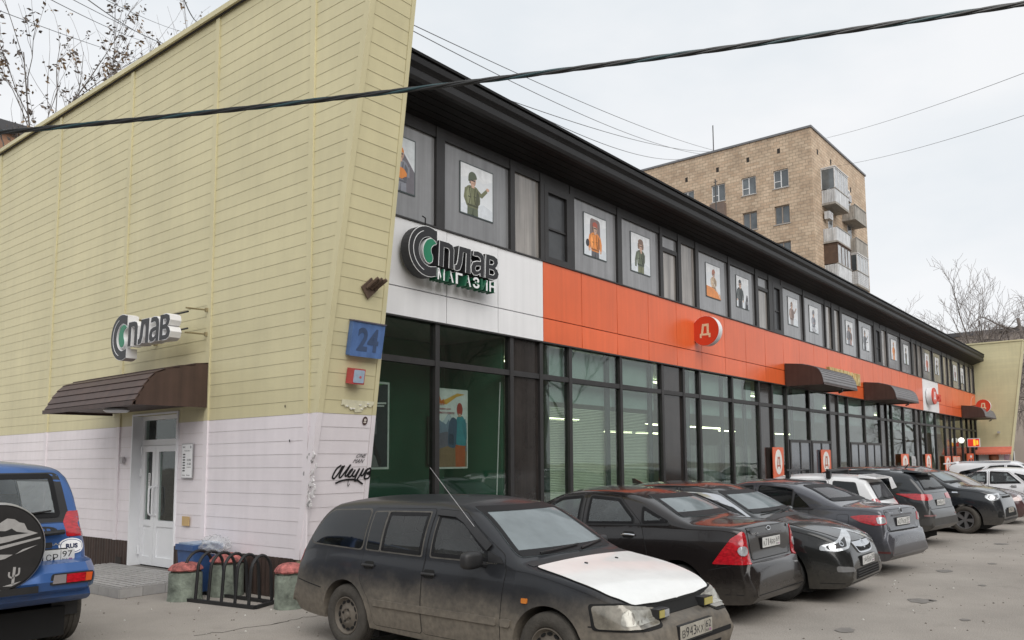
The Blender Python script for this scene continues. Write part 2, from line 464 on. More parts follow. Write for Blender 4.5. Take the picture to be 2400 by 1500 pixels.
# far end wall
XF = 50.1
def yfar(z): return -1.69 - .147 * z
fw = MB()
fw.hexa([(XF, yfar(0), 0), (XF + .9, yfar(0), 0), (XF + .9, 14, 0), (XF, 14, 0),
         (XF, yfar(ZT), ZT), (XF + .9, yfar(ZT), ZT), (XF + .9, 14, ZT), (XF, 14, ZT)])
fwall = fw.build('far_end_wall', M_CORE, shop)
def Pf(s, z, d): return (XF - d, s, z)
for z0, z1, k in rows:
    if k < 0: continue
    zb_, zt_ = z0 + g2, min(z1, ZT) - g2
    plank(fwall, Pf, (.12, yfar(zb_) + .02), (.12, yfar(zt_) + .02), zb_, zt_, M_YEL)
M_KIO = mat('white_lower_wall', (.62, .62, .62), .6, var=.05)
MB().hexa([(XF - .02, yfar(0), 0), (XF, yfar(0), 0), (XF, 0, 0), (XF - .02, 0, 0), (XF - .02, yfar(Z0), Z0), (XF, yfar(Z0), Z0), (XF, 0, Z0), (XF - .02, 0, Z0)]).build('lower_facing', M_KIO, fwall)
MB().box((XF - .06, yfar(9) - .05, ZT), (XF + .95, 14, ZT + .085)).build('coping', M_YEL, fwall)
MB().hexa([(XF - .04, yfar(0) - .03, 0), (XF + .92, yfar(0) - .03, 0), (XF + .92, yfar(0), 0), (XF - .04, yfar(0), 0),
           (XF - .04, yfar(ZT) - .03, ZT), (XF + .92, yfar(ZT) - .03, ZT), (XF + .92, yfar(ZT), ZT), (XF - .04, yfar(ZT), ZT)]).build('edge_trim', M_YEL, fwall)

# roof, eaves, gutter
XA = .74
rf = MB(); rf.hexa([(.3, -.75, 8.0), (XF, -.75, 8.0), (XF, 13.9, 8.0), (.3, 13.9, 8.0), (.3, -.75, 8.2), (XF, -.75, 8.2), (XF, 13.9, 8.5), (.3, 13.9, 8.5)])
roof = rf.build('roof', M_SOF, shop)
nb = 5
for i in range(nb):                                   # soffit boards running along the eaves
    t0, t1 = i / nb + .012, (i + 1) / nb - .012
    ya, yb = YF + (-.82 - YF) * t0, YF + (-.82 - YF) * t1; z0, z1 = 7.60 + .2 * t0, 7.60 + .2 * t1
    MB().hexa([(XA, yb, z1), (XF - .4, yb, z1), (XF - .4, ya, z0), (XA, ya, z0), (XA, yb, z1 + .02), (XF - .4, yb, z1 + .02), (XF - .4, ya, z0 + .02), (XA, ya, z0 + .02)]).build('soffit_board', M_SOF, roof)
MB().hexa([(XA, -.80, 7.815), (XF - .4, -.80, 7.815), (XF - .4, YF, 7.63), (XA, YF, 7.63), (XA, -.78, 8.0), (XF - .4, -.78, 8.0), (XF - .4, YF, 8.0), (XA, YF, 8.0)]).build('eaves_box', M_GAP, roof)
prof = [(-.80, 7.79), (-.875, 7.80), (-.905, 7.86), (-.905, 7.97), (-.875, 8.0), (-.90, 8.03), (-.945, 8.07), (-.955, 8.15), (-.93, 8.19), (-.90, 8.2), (-.79, 8.2)]
xs = [XA, 12, 24, 36, XF - .45]
for i in range(4):
    q = MB(); x0, x1 = xs[i], xs[i + 1] - .006
    n = len(prof); q.add([(x0, a, b) for a, b in prof] + [(x1, a, b) for a, b in prof], [(j, (j + 1) % n, n + (j + 1) % n, n + j) for j in range(n)] + [tuple(range(n)), tuple(range(2 * n - 1, n - 1, -1))])
    q.build('gutter', M_GUT, roof)
MB().box((XA, -.965, 8.205), (XF - .45, -.70, 8.25)).build('roof_edge', M_SOF, roof)

# back of the building and floor slab between storeys
sh = MB()
sh.box((.3, 13.6, 0), (XF, 13.9, 8.1)); sh.box((th(4), YF + .09, 4.2), (XF, 13.6, 5.75)); sh.box((th(4), YF + .1, 7.48), (XF, 13.6, 8.0))
sh.build('shell', M_GAP, shop)

# fascia band panels
seam = [.95, 3.15, 4.48, 5.83, 7.15, 8.52, 9.88, 11.26, 12.6, 14.01, 15.39, 16.82, 18.29]
x = 18.29; n = 13
step = (36.43 - 18.29) / n
seam += [round(18.29 + step * (i + 1), 3) for i in range(n)]
seam += [39.84, 41.5, 43.2, 44.9, 46.6, 48.3, 50.05]
ZB0, ZJ, ZB1 = 4.172, 4.645, 5.781
MB().box((.9, YF + .05, ZB0 + .01), (XF - .02, YF + .10, ZB1 - .01)).build('band_backing', M_GAP, shop)
for i in range(len(seam) - 1):
    a, b = seam[i] + .008, seam[i + 1] - .008
    white2 = abs(seam[i] - 36.43) < .01
    m = M_WHT if (b < 5.9 or white2) else M_ORG
    zs = [(ZB0, ZB1)] if white2 else [(ZB0, ZJ - .009), (ZJ + .009, ZB1)]
    for za, zb in zs:
        dy = random.uniform(-.004, .004)
        MB().hexa([(a, YF - .02 + dy, za), (b, YF - .02 - dy, za), (b, YF + .048, za), (a, YF + .048, za),
                   (a, YF - .02 - dy, zb), (b, YF - .02 + dy, zb), (b, YF + .048, zb), (a, YF + .048, zb)]).build('panel', m, shop)
MB().box((.9, YF - .05, ZB0 - .03), (XF - .02, YF + .03, ZB0 - .003)).build('band_drip', M_FRM, shop)
MB().box((.9, YF - .045, ZB1 + .003), (XF - .02, YF + .05, ZB1 + .03)).build('band_cap', M_FRM, shop)

# upper storey windows
UP = [(.95, 2.89, 'p'), (3.09, 4.84, 'p'), (4.97, 5.76, 'c'), (5.89, 6.76, 's'), (6.91, 8.58, 'p'), (8.76, 10.5, 'p'), (10.62, 11.42, 'd'), (11.58, 12.37, 'c'),
      (12.54, 14.36, 'p'), (14.47, 16.24, 'p'), (16.43, 17.25, 'd'), (17.55, 18.25, 's'), (18.39, 20.21, 'p'), (20.33, 22.38, 'p'), (22.48, 23.12, 'c'), (23.41, 24.04, 'c'),
      (24.29, 26.29, 'p'), (26.4, 28.44, 'p'), (28.6, 29.38, 's'), (29.57, 30.36, 'c'), (30.56, 32.61, 'p'), (32.76, 34.61, 'p'), (34.93, 35.59, 'c'), (35.75, 36.6, 'c'),
      (36.79, 38.88, 'p'), (39.07, 41.15, 'p'), (41.36, 42.42, 'c'), (42.63, 43.52, 'c'), (43.74, 45.72, 'p'), (45.9, 47.21, 'p'), (47.4, 48.6, 'c'), (48.75, 49.85, 'c')]
ZU0, ZU1 = 5.815, 7.40
def pane_grey(name, col, streak=.22):
    return mat(name, col, .10, var=.14, scale=.9, streak=streak, coat=.35, spec=.45, rnd=.12)
M_FILM = pane_grey('grey_window_film', (.225, .228, .235))
M_CURT = pane_grey('curtain_behind_glass', (.30, .28, .26), .45)
M_SASH = mat('dark_mesh_pane', (.055, .058, .062), .3, var=.2, scale=3, spec=.4)
fm = MB()
edges = [.9] + [(UP[i][1] + UP[i + 1][0]) / 2 for i in range(len(UP) - 1)] + [49.95]
for i, (a, b, t) in enumerate(UP):
    l, r = edges[i], edges[i + 1]
    fm.box((l + .0005, YF - .02, ZU0), (a, YF + .09, ZU1)) if i == 0 else None
    if i < len(UP) - 1:
        c = UP[i + 1][0]; fm.box((b, YF - .03, ZU0), (c, YF + .09, 7.59))
fm.box((.9, YF - .012, ZU1), (49.95, YF + .09, 7.6)); fm.box((49.85, YF - .03, ZU0), (50.05, YF + .09, 7.59))
ufr = fm.build('upper_window_frame', M_FRM, shop)
for a, b, t in UP:
    y = YF + .035
    if t == 'p': MB().box((a, y, ZU0), (b, y + .012, ZU1)).build('window_pane', M_FILM, ufr)
    elif t == 'c': MB().box((a, y, ZU0), (b, y + .012, ZU1)).build('window_pane', M_CURT, ufr)
    elif t == 'd':
        MB().box((a, YF - .01, 7.0), (b, YF + .03, 7.1)).box((a, YF - .01, ZU0), (a + .06, YF + .03, 7.0)).box((b - .06, YF - .01, ZU0), (b, YF + .03, 7.0)).build('balcony_door', M_FRM, ufr)
        MB().box((a + .06, y, ZU0), (b - .06, y + .012, 7.0)).build('window_pane', M_CURT, ufr)
        MB().box((a, y, 7.1), (b, y + .012, ZU1)).build('window_pane', M_FILM, ufr)
    else:
        MB().box((a, YF - .035, ZU0), (a + .12, YF + .03, ZU1)).box((b - .12, YF - .035, ZU0), (b, YF + .03, ZU1)).box((a + .12, YF - .035, ZU0), (b - .12, YF + .03, ZU0 + .1)).box((a + .12, YF - .035, 7.25), (b - .12, YF + .03, ZU1)).box((a + .12, YF + .0, 6.5), (b - .12, YF + .03, 6.54)).build('opening_sash', M_FRM, ufr)
        MB().box((a + .12, y, ZU0 + .1), (b - .12, y + .01, 7.25)).build('window_pane', M_SASH, ufr)

# ground floor shopfront
LO = [2.95, 4.88, 5.77, 6.74, 8.66, 10.52, 11.6, 12.48, 14.45, 16.3, 17.3, 18.47, 20.5, 22.55, 23.48, 24.62, 26.74, 28.9, 29.9, 30.7, 32.7, 34.75, 35.7, 36.8, 39.0, 41.2, 42.5, 43.6, 45.7, 47.2, 48.6]
DARK = [(4.88, 5.77), (10.52, 11.6), (16.3, 17.3), (22.55, 23.48), (28.9, 29.9), (34.75, 35.7), (41.2, 42.5)]
ZL0, ZTR, ZL1 = .42, 3.47, ZB0 - .03
lf = MB()
for x in LO: lf.box((x - .05, YF - .01, ZL0), (x + .05, YF + .13, ZL1))
lf.box((.9, YF + .0, ZTR - .05), (50.05, YF + .12, ZTR + .05)); lf.box((.9, YF - .0, 0.0), (50.05, YF + .14, ZL0))
lf.box((.9, YF + .005, ZL1), (50.05, YF + .125, ZL1 + .05)); lf.box((49.85, YF - .01, ZL0), (50.05, YF + .13, ZL1))
lfr = lf.build('shopfront_frame', M_FRM, shop)
cells = [.9] + LO + [49.9]
for i in range(len(cells) - 1):
    a, b = cells[i] + (.05 if i else 0), cells[i + 1] - .05
    dk = any(abs(cells[i] - d[0]) < .05 for d in DARK)
    for za, zb in ((ZL0, ZTR - .05), (ZTR + .05, ZL1)):
        MB().box((a, YF + .05, za), (b, YF + .062, zb)).build('shop_pane', M_DARKPANE if dk else G_LOW, lfr)
# what stands behind the glass
M_GRN = mat('green_inner_wall', (.055, .175, .11), .8, var=.08, scale=1)
M_INN = mat('inner_wall', (.30, .35, .32), .85, var=.15, scale=.6)
M_FLO = mat('inner_floor', (.22, .22, .20), .5)
M_BLI = mat('blind_slat', (.62, .68, .58), .5, var=.05)
M_ROL = mat('upper_blind', (.36, .46, .44), .6, var=.08, scale=.7)
q = MB(); q.box((.95, 1.5, .05), (4.9, 1.6, 4.15)); q.box((4.82, YF + .2, .05), (4.9, 1.5, 4.15)); q.build('green_inner_wall', M_GRN, shop)
q = MB(); q.box((.95, YF + .15, 0.01), (50, 6.2, .06)); q.build('inner_floor', M_FLO, shop)
q = MB(); q.box((4.95, 6, .06), (50, 6.1, 4.15)); q.box((4.91, 1.6, .06), (4.95, 6, 4.15)); q.build('inner_wall', M_INN, shop)
q = MB(); q.box((.95, YF + .15, 4.16), (50, 6.2, 4.19)); q.build('inner_ceiling', M_INN, shop)
for a, b in ((5.8, 10.45),):
    q = MB(); z = .45
    while z < 2.93:
        q.hexa([(a, YF + .26, z), (b, YF + .26, z), (b, YF + .285, z + .022), (a, YF + .285, z + .022), (a, YF + .262, z + .002), (b, YF + .262, z + .002), (b, YF + .287, z + .024), (a, YF + .287, z + .024)]); z += .034
    stuff(q.build('blind', M_BLI, shop))
for a, b in ((11.65, 16.25), (18.5, 22.4), (23.6, 28.8), (30, 34.7), (35.8, 41.1)):
    MB().box((a, YF + .3, .45), (b, YF + .31, 2.2 if a < 15 else 1.6)).build('low_screen', mat('low_screen', (.21, .24, .21), .6, var=.15, scale=1.2, streak=.3), shop)
for a, b in ((5.8, 10.45), (11.65, 16.2), (17.4, 22.5), (23.5, 28.8), (30, 34.7), (36, 41)):
    MB().box((a, YF + .22, 3.02 if a < 17 else 3.1), (b, YF + .23, 3.42)).build('upper_blind', M_ROL, shop)
    MB().box((a, YF + .22, 3.52), (b, YF + .23, 4.13)).build('upper_blind', M_ROL, shop)
for x in (6.15, 8.35, 10.2, 12.1, 14.1, 15.6, 19.3, 21.3):
    MB().box((x - .07, YF + .15, ZL0), (x + .07, YF + .2, ZL1)).build('inner_post', mat('inner_post', (.04, .06, .05), .6), shop)
M_TUBE = mat('lit_tube', (.9, .95, .7), .4, emit=((.95, 1, .62), 5))
for a, b, yy, z in ((5.9, 7.0, .7, 2.72), (7.05, 8.3, .7, 2.72), (11.8, 13.3, 1.0, 2.75), (13.4, 14.9, 1.0, 2.75), (15.0, 16.2, 1.0, 2.75), (12.2, 13.6, 2.6, 2.62), (13.9, 15.3, 2.6, 2.62), (19.0, 20.2, 2.4, 2.8), (24.0, 25.4, 2.4, 2.8), (6.2, 10, 1.8, 4.05), (12, 16, 1.8, 4.05), (18, 22, 1.8, 4.05), (24, 30, 2.2, 4.05), (32, 40, 2.2, 4.05)):  # the tubes at ceiling height are added to brighten the interior
    MB().box((a, yy, z), (b, yy + .07, z + .035)).build('lit_tube', M_TUBE, shop)
MB().tube([(4.72, YF + .25, .45), (4.70, YF + .22, 1.2), (4.78, YF + .2, 3.3)], .012, 6).build('hanging_cable', M_PVC, shop)

# double doors in the shopfront
M_DGL = mat('grey_door_pane', (.075, .085, .10), .12, var=.3, scale=1.3, coat=.3)
for a, b in ((18.57, 20.44), (20.56, 22.5), (24.72, 26.7), (26.8, 28.85)):
    d = MB(); d.box((a, YF - .03, .45), (a + .09, YF + .04, 2.35)); d.box((b - .09, YF - .03, .45), (b, YF + .04, 2.35)); d.box((a, YF - .03, 2.351), (b, YF + .04, 2.44)); d.box(((a + b) / 2 - .04, YF - .02, .45), ((a + b) / 2 + .04, YF + .04, 2.35))
    dr = d.build('shop_door', M_FRM, shop)
    MB().box((a + .09, YF, .45), ((a + b) / 2 - .04, YF + .02, 2.35)).build('door_pane', M_DGL, dr)
    MB().box(((a + b) / 2 + .04, YF, .45), (b - .09, YF + .02, 2.35)).build('door_pane', M_DGL, dr)
    for sx in (-.1, .1): MB().tube([((a + b) / 2 + sx, YF - .06, 1.0), ((a + b) / 2 + sx, YF - .06, 1.5)], .018, 6).build('door_handle', M_FRM, dr)

# ------------------------------------------------------------------ entrance in the gable
XD = .14
e = MB()
e.box((XD, DY1 - .07, .14), (XD + .08, DY1, DZ)); e.box((XD, DY0, .14), (XD + .08, DY0 + .07, DZ)); e.box((XD, DY0 + .07, DZ - .07), (XD + .08, DY1 - .07, DZ)); e.box((XD, DY0 + .07, 2.14), (XD + .08, DY1 - .07, 2.24))
e.box((-.03, DY1 - .001, .02), (XD, DY1 + .03, DZ)); e.box((-.03, DY0 - .03, .02), (XD, DY0 + .001, DZ)); e.box((-.03, DY0 - .03, DZ + .001), (XD, DY1 + .03, DZ + .03))
ent = e.build('entrance_door', M_PVC, shop)
MB().box((XD + .03, DY0 + .07, 2.24), (XD + .04, DY1 - .07, DZ - .07)).build('transom_pane', G_DOOR, ent)
def leaf(y0, y1, handle_y):
    l = MB(); b_ = .10; z0, z1 = .16, 2.135
    l.box((XD - .02, y0, z0), (XD + .04, y0 + b_, z1)); l.box((XD - .02, y1 - b_, z0), (XD + .04, y1, z1))
    for a, c in ((z0, z0 + .14), (.80, .90), (z1 - .10, z1)): l.box((XD - .02, y0 + b_, a), (XD + .04, y1 - b_, c))
    l.box((XD + .0, y0 + b_, z0 + .14), (XD + .02, y1 - b_, .80))
    l.build('door_leaf', M_PVC, ent)
    MB().box((XD + .01, y0 + b_, .90), (XD + .018, y1 - b_, z1 - .10)).build('door_pane', G_DOOR, ent)
    hp = curve2([(XD - .02, handle_y, .98), (XD - .08, handle_y, 1.02), (XD - .085, handle_y, 1.25), (XD - .08, handle_y, 1.42), (XD - .02, handle_y, 1.46)], 5)
    MB().tube(hp, .016, 8).build('door_handle', M_PVC, ent, True)
leaf(3.56, 4.005, 3.61); leaf(2.70, 3.55, 3.49)
MB().box((XD + .25, DY0 - .3, .1), (XD + 1.6, DY0 - .2, DZ)).box((XD + 1.6, DY0 - .3, .1), (XD + 1.7, DY1 + 1, DZ)).build('entrance_lobby', mat('lobby_green', (.10, .26, .15), .8), shop)
for z in (.32, 1.62, 1.98): MB().tube([(XD - .03, 4.02, z), (XD - .03, 4.02, z + .14)], .02, 8).box((XD - .03, 4.02, z + .02), (XD - .005, 4.07, z + .12)).build('hinge', M_PVC, ent)
MB().box((XD + .005, 3.76, 1.32), (XD + .0075, 3.83, 1.68)).build('door_sticker', M_WHT, ent)
lettering('door_sticker_text', 'ОТ СЕБЯ', flat((.05, .05, .06)), FR((XD + .004, 3.78, 1.34), (0, 0, 1), (0, 1, 0)), .32, .035, 0, ent)
# things fixed beside the door
# porch step of grooved tiles
ps = MB(); ps.box((-1.29, 1.56, 0), (-.03, 4.6, .125)); ps.box((-.03, DY0, 0), (.14, DY1, .138))
porch = thing('porch_step', 'low grey tiled step with grooved tiles in front of the white door', 'step', (0, 0, 0))
M_TILE = mat('grey_step_tile', (.33, .32, .31), .6, var=.12, scale=5, rnd=.08, bump=.1)
ps.build('base', mat('tile_grout', (.16, .15, .14), .9), porch)
tl = MB(); tl.box((0, 0, 0), (.308, .297, .012))
for i in range(3): tl.box((.02 + i * .1, 0, .012), (.080 + i * .1, .297, .030))
t0 = None
for i in range(4):
    for j in range(10):
        if t0 is None: t0 = tl.build('tile', M_TILE, porch)
        o = t0 if (i, j) == (0, 0) else link(t0.copy(), porch)
        o.location = (-1.29 + i * .314, 1.56 + j * .304, .125)
rt = MB().box((0, 0, 0), (.012, .297, .118)).build('riser_tile', M_TILE, porch); rt.location = (-1.302, 1.56, .004)
for j in range(1, 10):
    o = link(rt.copy(), porch); o.location = (-1.302, 1.56 + j * .304, .004)
rs = MB().box((0, 0, 0), (.308, .012, .118)).build('riser_tile', M_TILE, porch); rs.location = (-1.29, 1.548, .004)
for i in range(1, 4):
    o = link(rs.copy(), porch); o.location = (-1.29 + i * .314, 1.548, .004)
# ------------------------------------------------------------------ awnings
def awning(name, label, fr, length, prof, rib, m_top, m_side, group=None, ribs_along=True, closed_far=True):
    """fr: U along the wall, V up, N outward; prof = outline (out, up) from wall top over the hump to the front lip"""
    o, U, V, Nn = fr
    t = thing(name, label, 'awning', o, 0, group)
    def P(u, out_, up): return U * u + Nn * out_ + V * up
    sk = MB(); n = len(prof)
    for k in range(rib):
        # each strip of sheet follows the curve; strips lie along the wall, slightly lapped
        i0 = k * (n - 1) / rib; i1 = (k + 1) * (n - 1) / rib
        def at(f):
            i = min(int(f), n - 2); q = f - i
            return (prof[i][0] + (prof[i + 1][0] - prof[i][0]) * q, prof[i][1] + (prof[i + 1][1] - prof[i][1]) * q)
        a, b = at(i0), at(i1)
        d = Vector((b[0] - a[0], b[1] - a[1])); nn = Vector((-d.y, d.x)).normalized()
        if nn.x < 0: nn = -nn
        st = MB(); lap = .014
        q0, q1 = (a[0], a[1]), (b[0] + nn.x * lap, b[1] + nn.y * lap)
        vs = []
        for u in (0, length):
            vs += [P(u, *q0), P(u, *q1), P(u, q1[0] - nn.x * .02, q1[1] - nn.y * .02), P(u, q0[0] - nn.x * .02, q0[1] - nn.y * .02)]
        st.hexa(vs).build('sheet_strip', m_top, t)
    low = prof[-1][1]
    poly = [(0, low)] + [(0, prof[0][1])] + [(p[0] - .006, p[1] - .006) for p in prof[1:]]
    for nm, u in (('side_panel', 0.0), ('side_panel', length - .02)):
        s = MB(); k = len(poly)
        s.add([P(u, *p) for p in poly] + [P(u + .02, *p) for p in poly], [tuple(range(k)), tuple(range(2 * k - 1, k - 1, -1))] + [(i, (i + 1) % k, k + (i + 1) % k, k + i) for i in range(k)])
        s.build(nm, m_side, t)
    s = MB(); dp = prof[-1][0]
    for k in range(6):
        a, b = dp * k / 6 + .004, dp * (k + 1) / 6 - .004
        s.hexa([P(.02, a, low + .04), P(length - .02, a, low + .04), P(length - .02, b, low + .04), P(.02, b, low + .04), P(.02, a, low + .055), P(length - .02, a, low + .055), P(length - .02, b, low + .055), P(.02, b, low + .055)])
    s.build('underside', m_side, t)
    s = MB(); s.hexa([P(0, dp - .03, low - .01), P(length, dp - .03, low - .01), P(length, dp + .012, low - .01), P(0, dp + .012, low - .01), P(0, dp - .03, low + .05), P(length, dp - .03, low + .05), P(length, dp + .012, low + .05), P(0, dp + .012, low + .05)])
    s.build('front_lip', m_side, t)
    return t, P
prof1 = curve2([(.0, .69), (.40, .61), (.77, .50), (.93, .33), (1.04, .13), (1.10, .0)], 4)
t, P = awning('awning', 'brown slatted awning over the white entrance door on the yellow wall', FR((-.03, 4.86, 2.68), (0, -1, 0), (0, 0, 1)), 3.14, prof1, 9, M_AWN, M_AWN)
o_ = t.location
MB().lathe([(0, -.0), (.16, -.0), (.19, -.03), (.15, -.06), (0, -.065)], (-.62, -1.55, .03), n=16).build('ceiling_lamp', mat('lamp_cover', (.75, .77, .78), .4), t, True)
prof2 = [(.0, .74)] + curve2([(.55, .68), (.97, .56), (1.12, .42), (1.20, .22), (1.23, .0)], 4)
M_CORR = mat('grey_corrugated_sheet', (.17, .165, .17), .5, var=.15, scale=3)
grp = 'barrel awnings over the shop doors on the orange band'
for i, (x, L, lab) in enumerate(((18.3, 3.35, 'grey ribbed awning with brown end panel below the faded yellow letters'),
                                 (26.6, 3.5, 'grey ribbed awning with brown end panel just before the far white panel'),
                                 (45.5, 3.6, 'short shabby brown awning at the far end of the orange band'))):
    t, P = awning('awning', lab, FR((x, YF - .045, 4.13), (1, 0, 0), (0, 0, 1)), L, prof2, 11, M_CORR, M_AWN, grp)
    MB().tube([P(L * .55, 1.2, -.02), P(L * .55, 1.2, -.12), P(L * .55, 1.08, -.16)], .03, 6).build('drain_pipe', M_FRM, t)

# ------------------------------------------------------------------ lettered signs
K_BLK = mat('black_sign_face', (.018, .018, .020), .45, var=.1)
K_SIDE_W = mat('white_sign_side', (.74, .74, .75), .4, var=.03)
K_SIDE_B = mat('black_sign_side', (.022, .022, .024), .5)
K_GRN = mat('green_sign_face', (.012, .20, .10), .4)
K_GSIDE = mat('green_sign_side', (.012, .11, .055), .5)
K_EDGE = mat('white_sign_edge', (.80, .81, .82), .4)
GLYPH = {
 'п': [[(0, 0), (0, 1), (.5, 1), (.72, .94), (.82, .78), (.82, 0), (.59, 0), (.59, .68), (.54, .78), (.46, .80), (.23, .80), (.23, 0)]],
 'л': [[(0, 0), (0, .2), (.09, .22), (.15, .4), (.21, 1), (.85, 1), (.85, 0), (.62, 0), (.62, .8), (.42, .8), (.36, .3), (.27, .06), (.13, 0)]],
 'а': [[(.10, .80), (.14, .97), (.36, 1), (.6, .97), (.77, .86), (.82, .68), (.82, 0), (.60, 0), (.60, .66), (.53, .78), (.37, .82), (.22, .80)],
       [(.605, .60), (.34, .58), (.1, .50), (0, .30), (.03, .10), (.18, 0), (.38, .02), (.605, .14), (.605, .29), (.44, .18), (.29, .17), (.23, .28), (.30, .40), (.605, .45)]],
 'в': [[(0, 0), (0, 1), (.22, 1), (.22, 0)],
       [(.222, 1), (.5, 1), (.72, .92), (.77, .75), (.68, .57), (.58, .52), (.74, .44), (.84, .28), (.76, .08), (.54, 0), (.222, 0), (.222, .17), (.5, .17), (.6, .27), (.52, .41), (.222, .43), (.222, .59), (.44, .61), (.54, .72), (.46, .82), (.222, .83)]]}
def shop_sign(name, label, fr, s, side, edge_all, sub=False):
    """big C with a green drop and the letters behind it; s = height of the C"""
    o, U, V, Nn = fr
    t = thing(name, label, 'shop sign', o)
    F = (Vector((0, 0, 0)), U, V, Nn)
    dep = .22 * s / .95
    def arc(c, rx, ry, a0, a1, n=22): return [(c[0] + rx * math.cos(rad(a0 + (a1 - a0) * i / n)), c[1] + ry * math.sin(rad(a0 + (a1 - a0) * i / n))) for i in range(n + 1)]
    # C : crescent open to the right
    outer = arc((.50 * s, .5 * s), .50 * s, .5 * s, 68, 292)
    inner = arc((.56 * s, .50 * s), .315 * s, .31 * s, 288, 72)
    end_top = [(.63 * s, .985 * s), (.63 * s, .72 * s)]
    Cp = outer + [(.72 * s, .03 * s), (.72 * s, .225 * s)] + inner[2:-2] + [(.74 * s, .745 * s), (.74 * s, .96 * s)]
    def grow(poly, d):
        k = len(poly); r = []
        ar = sum(poly[i][0] * poly[(i + 1) % k][1] - poly[(i + 1) % k][0] * poly[i][1] for i in range(k))
        sg = 1 if ar > 0 else -1
        for i in range(k):
            a = Vector(poly[i - 1]); b = Vector(poly[(i + 1) % k]); dd = (b - a).normalized(); r.append((poly[i][0] + dd.y * d * sg, poly[i][1] - dd.x * d * sg))
        return r
    MB().prism(grow(Cp, .014 * s), F, 0, dep).build('letter_body', side, t)
    MB().prism(grow(Cp, .014 * s), F, dep, dep + .004).build('letter_edge', K_EDGE, t)
    MB().prism(Cp, F, dep + .004, dep + .01).build('letter_face', K_BLK, t)
    ring = arc((.53 * s, .5 * s), .435 * s, .425 * s, 112, 250); ring2 = arc((.535 * s, .5 * s), .424 * s, .416 * s, 250, 112)
    MB().prism(ring + ring2, F, dep + .010, dep + .013).build('letter_line', K_EDGE, t)
    drop = [(a * s * 1.22 - .005 * s, b * s) for a, b in curve2([(.60, .70), (.50, .77), (.39, .72), (.32, .58), (.315, .44), (.36, .32), (.43, .275), (.50, .32), (.51, .41), (.475, .50), (.48, .59), (.53, .66), (.60, .70)], 4)[:-1]]
    MB().prism(grow(drop, .02 * s), F, dep * .3, dep + .003).build('drop_edge', K_EDGE, t)
    MB().prism(drop, F, dep + .003, dep + .012).build('drop', K_GRN, t)
    # letters
    x = .80 * s; hgt = .52 * s; y0 = .27 * s
    wd = {'п': .41, 'л': .44, 'а': .40, 'в': .42}
    for ch in 'плав':
        wv = wd[ch] * s
        bd, ed_, fa = MB(), MB(), MB()
        for i, pl_ in enumerate(GLYPH[ch]):
            q = [(x + (a * wv / .84) + .05 * b * hgt, y0 + b * hgt) for a, b in pl_]; e = .0012 * i
            bd.prism(grow(q, .017 * s), F, e, dep - e); ed_.prism(grow(q, .017 * s), F, dep - e * .9, dep + .004 - e * .5); fa.prism(q, F, dep + .004, dep + .010 - e)
        bd.build('letter_body', side, t); ed_.build('letter_edge', K_EDGE, t); fa.build('letter_face', K_BLK, t)
        x += wv + .045 * s
    if sub:
        x = .76 * s; h2 = .235 * s
        for ch in 'МАГАЗИН':
            wv = .20 * s
            lettering('small_letter', ch, K_EDGE, (Vector(U * x + V * -.015 * s), U, V, Nn), wv, h2, dep * 1.04, t, bold=.032, side=K_GSIDE)
            x += .258 * s
    return t, F, dep
sg, F, dep = shop_sign('shop_sign', 'black letter sign with a green drop and second line on white band panels', FR((2.02, YF - .12, 4.83), (1, 0, 0), (0, 0, 1)), .82, K_SIDE_B, False, True)
MB().tube([F[1] * .5 + F[2] * .88 + F[3] * .03, F[1] * .5 + F[2] * 1.02 + F[3] * .03, F[1] * .48 + F[2] * 1.06 - F[3] * .02], .012, 6).build('bracket', M_GUT, sg)
sg, F, dep = shop_sign('shop_sign', 'white sided letter sign with a green drop above the door awning', FR((-.34, 3.90, 3.52), (0, -1, 0), (0, 0, 1)), .74, K_SIDE_W, True, False)
MB().tube([F[1] * .55 + F[2] * .36 - F[3] * .02, F[1] * 2.08 + F[2] * .36 - F[3] * .02], .014, 6).tube([F[1] * .55 + F[2] * .62 - F[3] * .02, F[1] * 2.08 + F[2] * .62 - F[3] * .02], .014, 6).build('rail', M_GUT, sg)
for u in (.45, 2.04):
    for v in (.30, .68): MB().tube([F[1] * u + F[2] * v + F[3] * .0, F[1] * (u + .06) + F[2] * v - F[3] * .31], .013, 6).tube([F[1] * (u + .06) + F[2] * (v - .03) - F[3] * .305, F[1] * (u + .06) + F[2] * (v + .03) - F[3] * .305], .03, 6).build('bracket', mat('brass_bracket', (.30, .25, .14), .5, metal=.5), sg)

# letter Д as a flat outline
def de_poly(): return [(-.42, -.5), (-.42, -.2), (-.32, -.2), (-.22, .5), (.30, .5), (.30, -.2), (.42, -.2), (.42, -.5), (.28, -.5), (.28, -.34), (-.28, -.34), (-.28, -.5)], [(-.16, -.2), (-.08, .33), (.13, .33), (.13, -.2)]
def de(fr, s, m, parent, d0, d1, hole=None):
    P, H = de_poly()
    o, U, V, N_ = fr
    # two halves joined round the hole keep the counter open
    A = [(-.42, -.5), (-.42, -.2), (-.32, -.2), (-.22, .5), (.04, .5), (.04, .33), (-.08, .33), (-.16, -.2), (.04, -.2), (.04, -.34), (-.28, -.34), (-.28, -.5)]
    B = [(.04, .5), (.30, .5), (.30, -.2), (.42, -.2), (.42, -.5), (.28, -.5), (.28, -.34), (.04, -.34), (.04, -.2), (.13, -.2), (.13, .33), (.04, .33)]
    q = MB()
    for pl_ in (A, B): q.prism([(a * s, b * s) for a, b in pl_], fr, d0, d1)
    return q.build('letter', m, parent)
M_RED = mat('red_sign', (.62, .055, .022), .35, var=.05)
M_ORD = mat('orange_red_print', (.70, .13, .05), .4, var=.06)
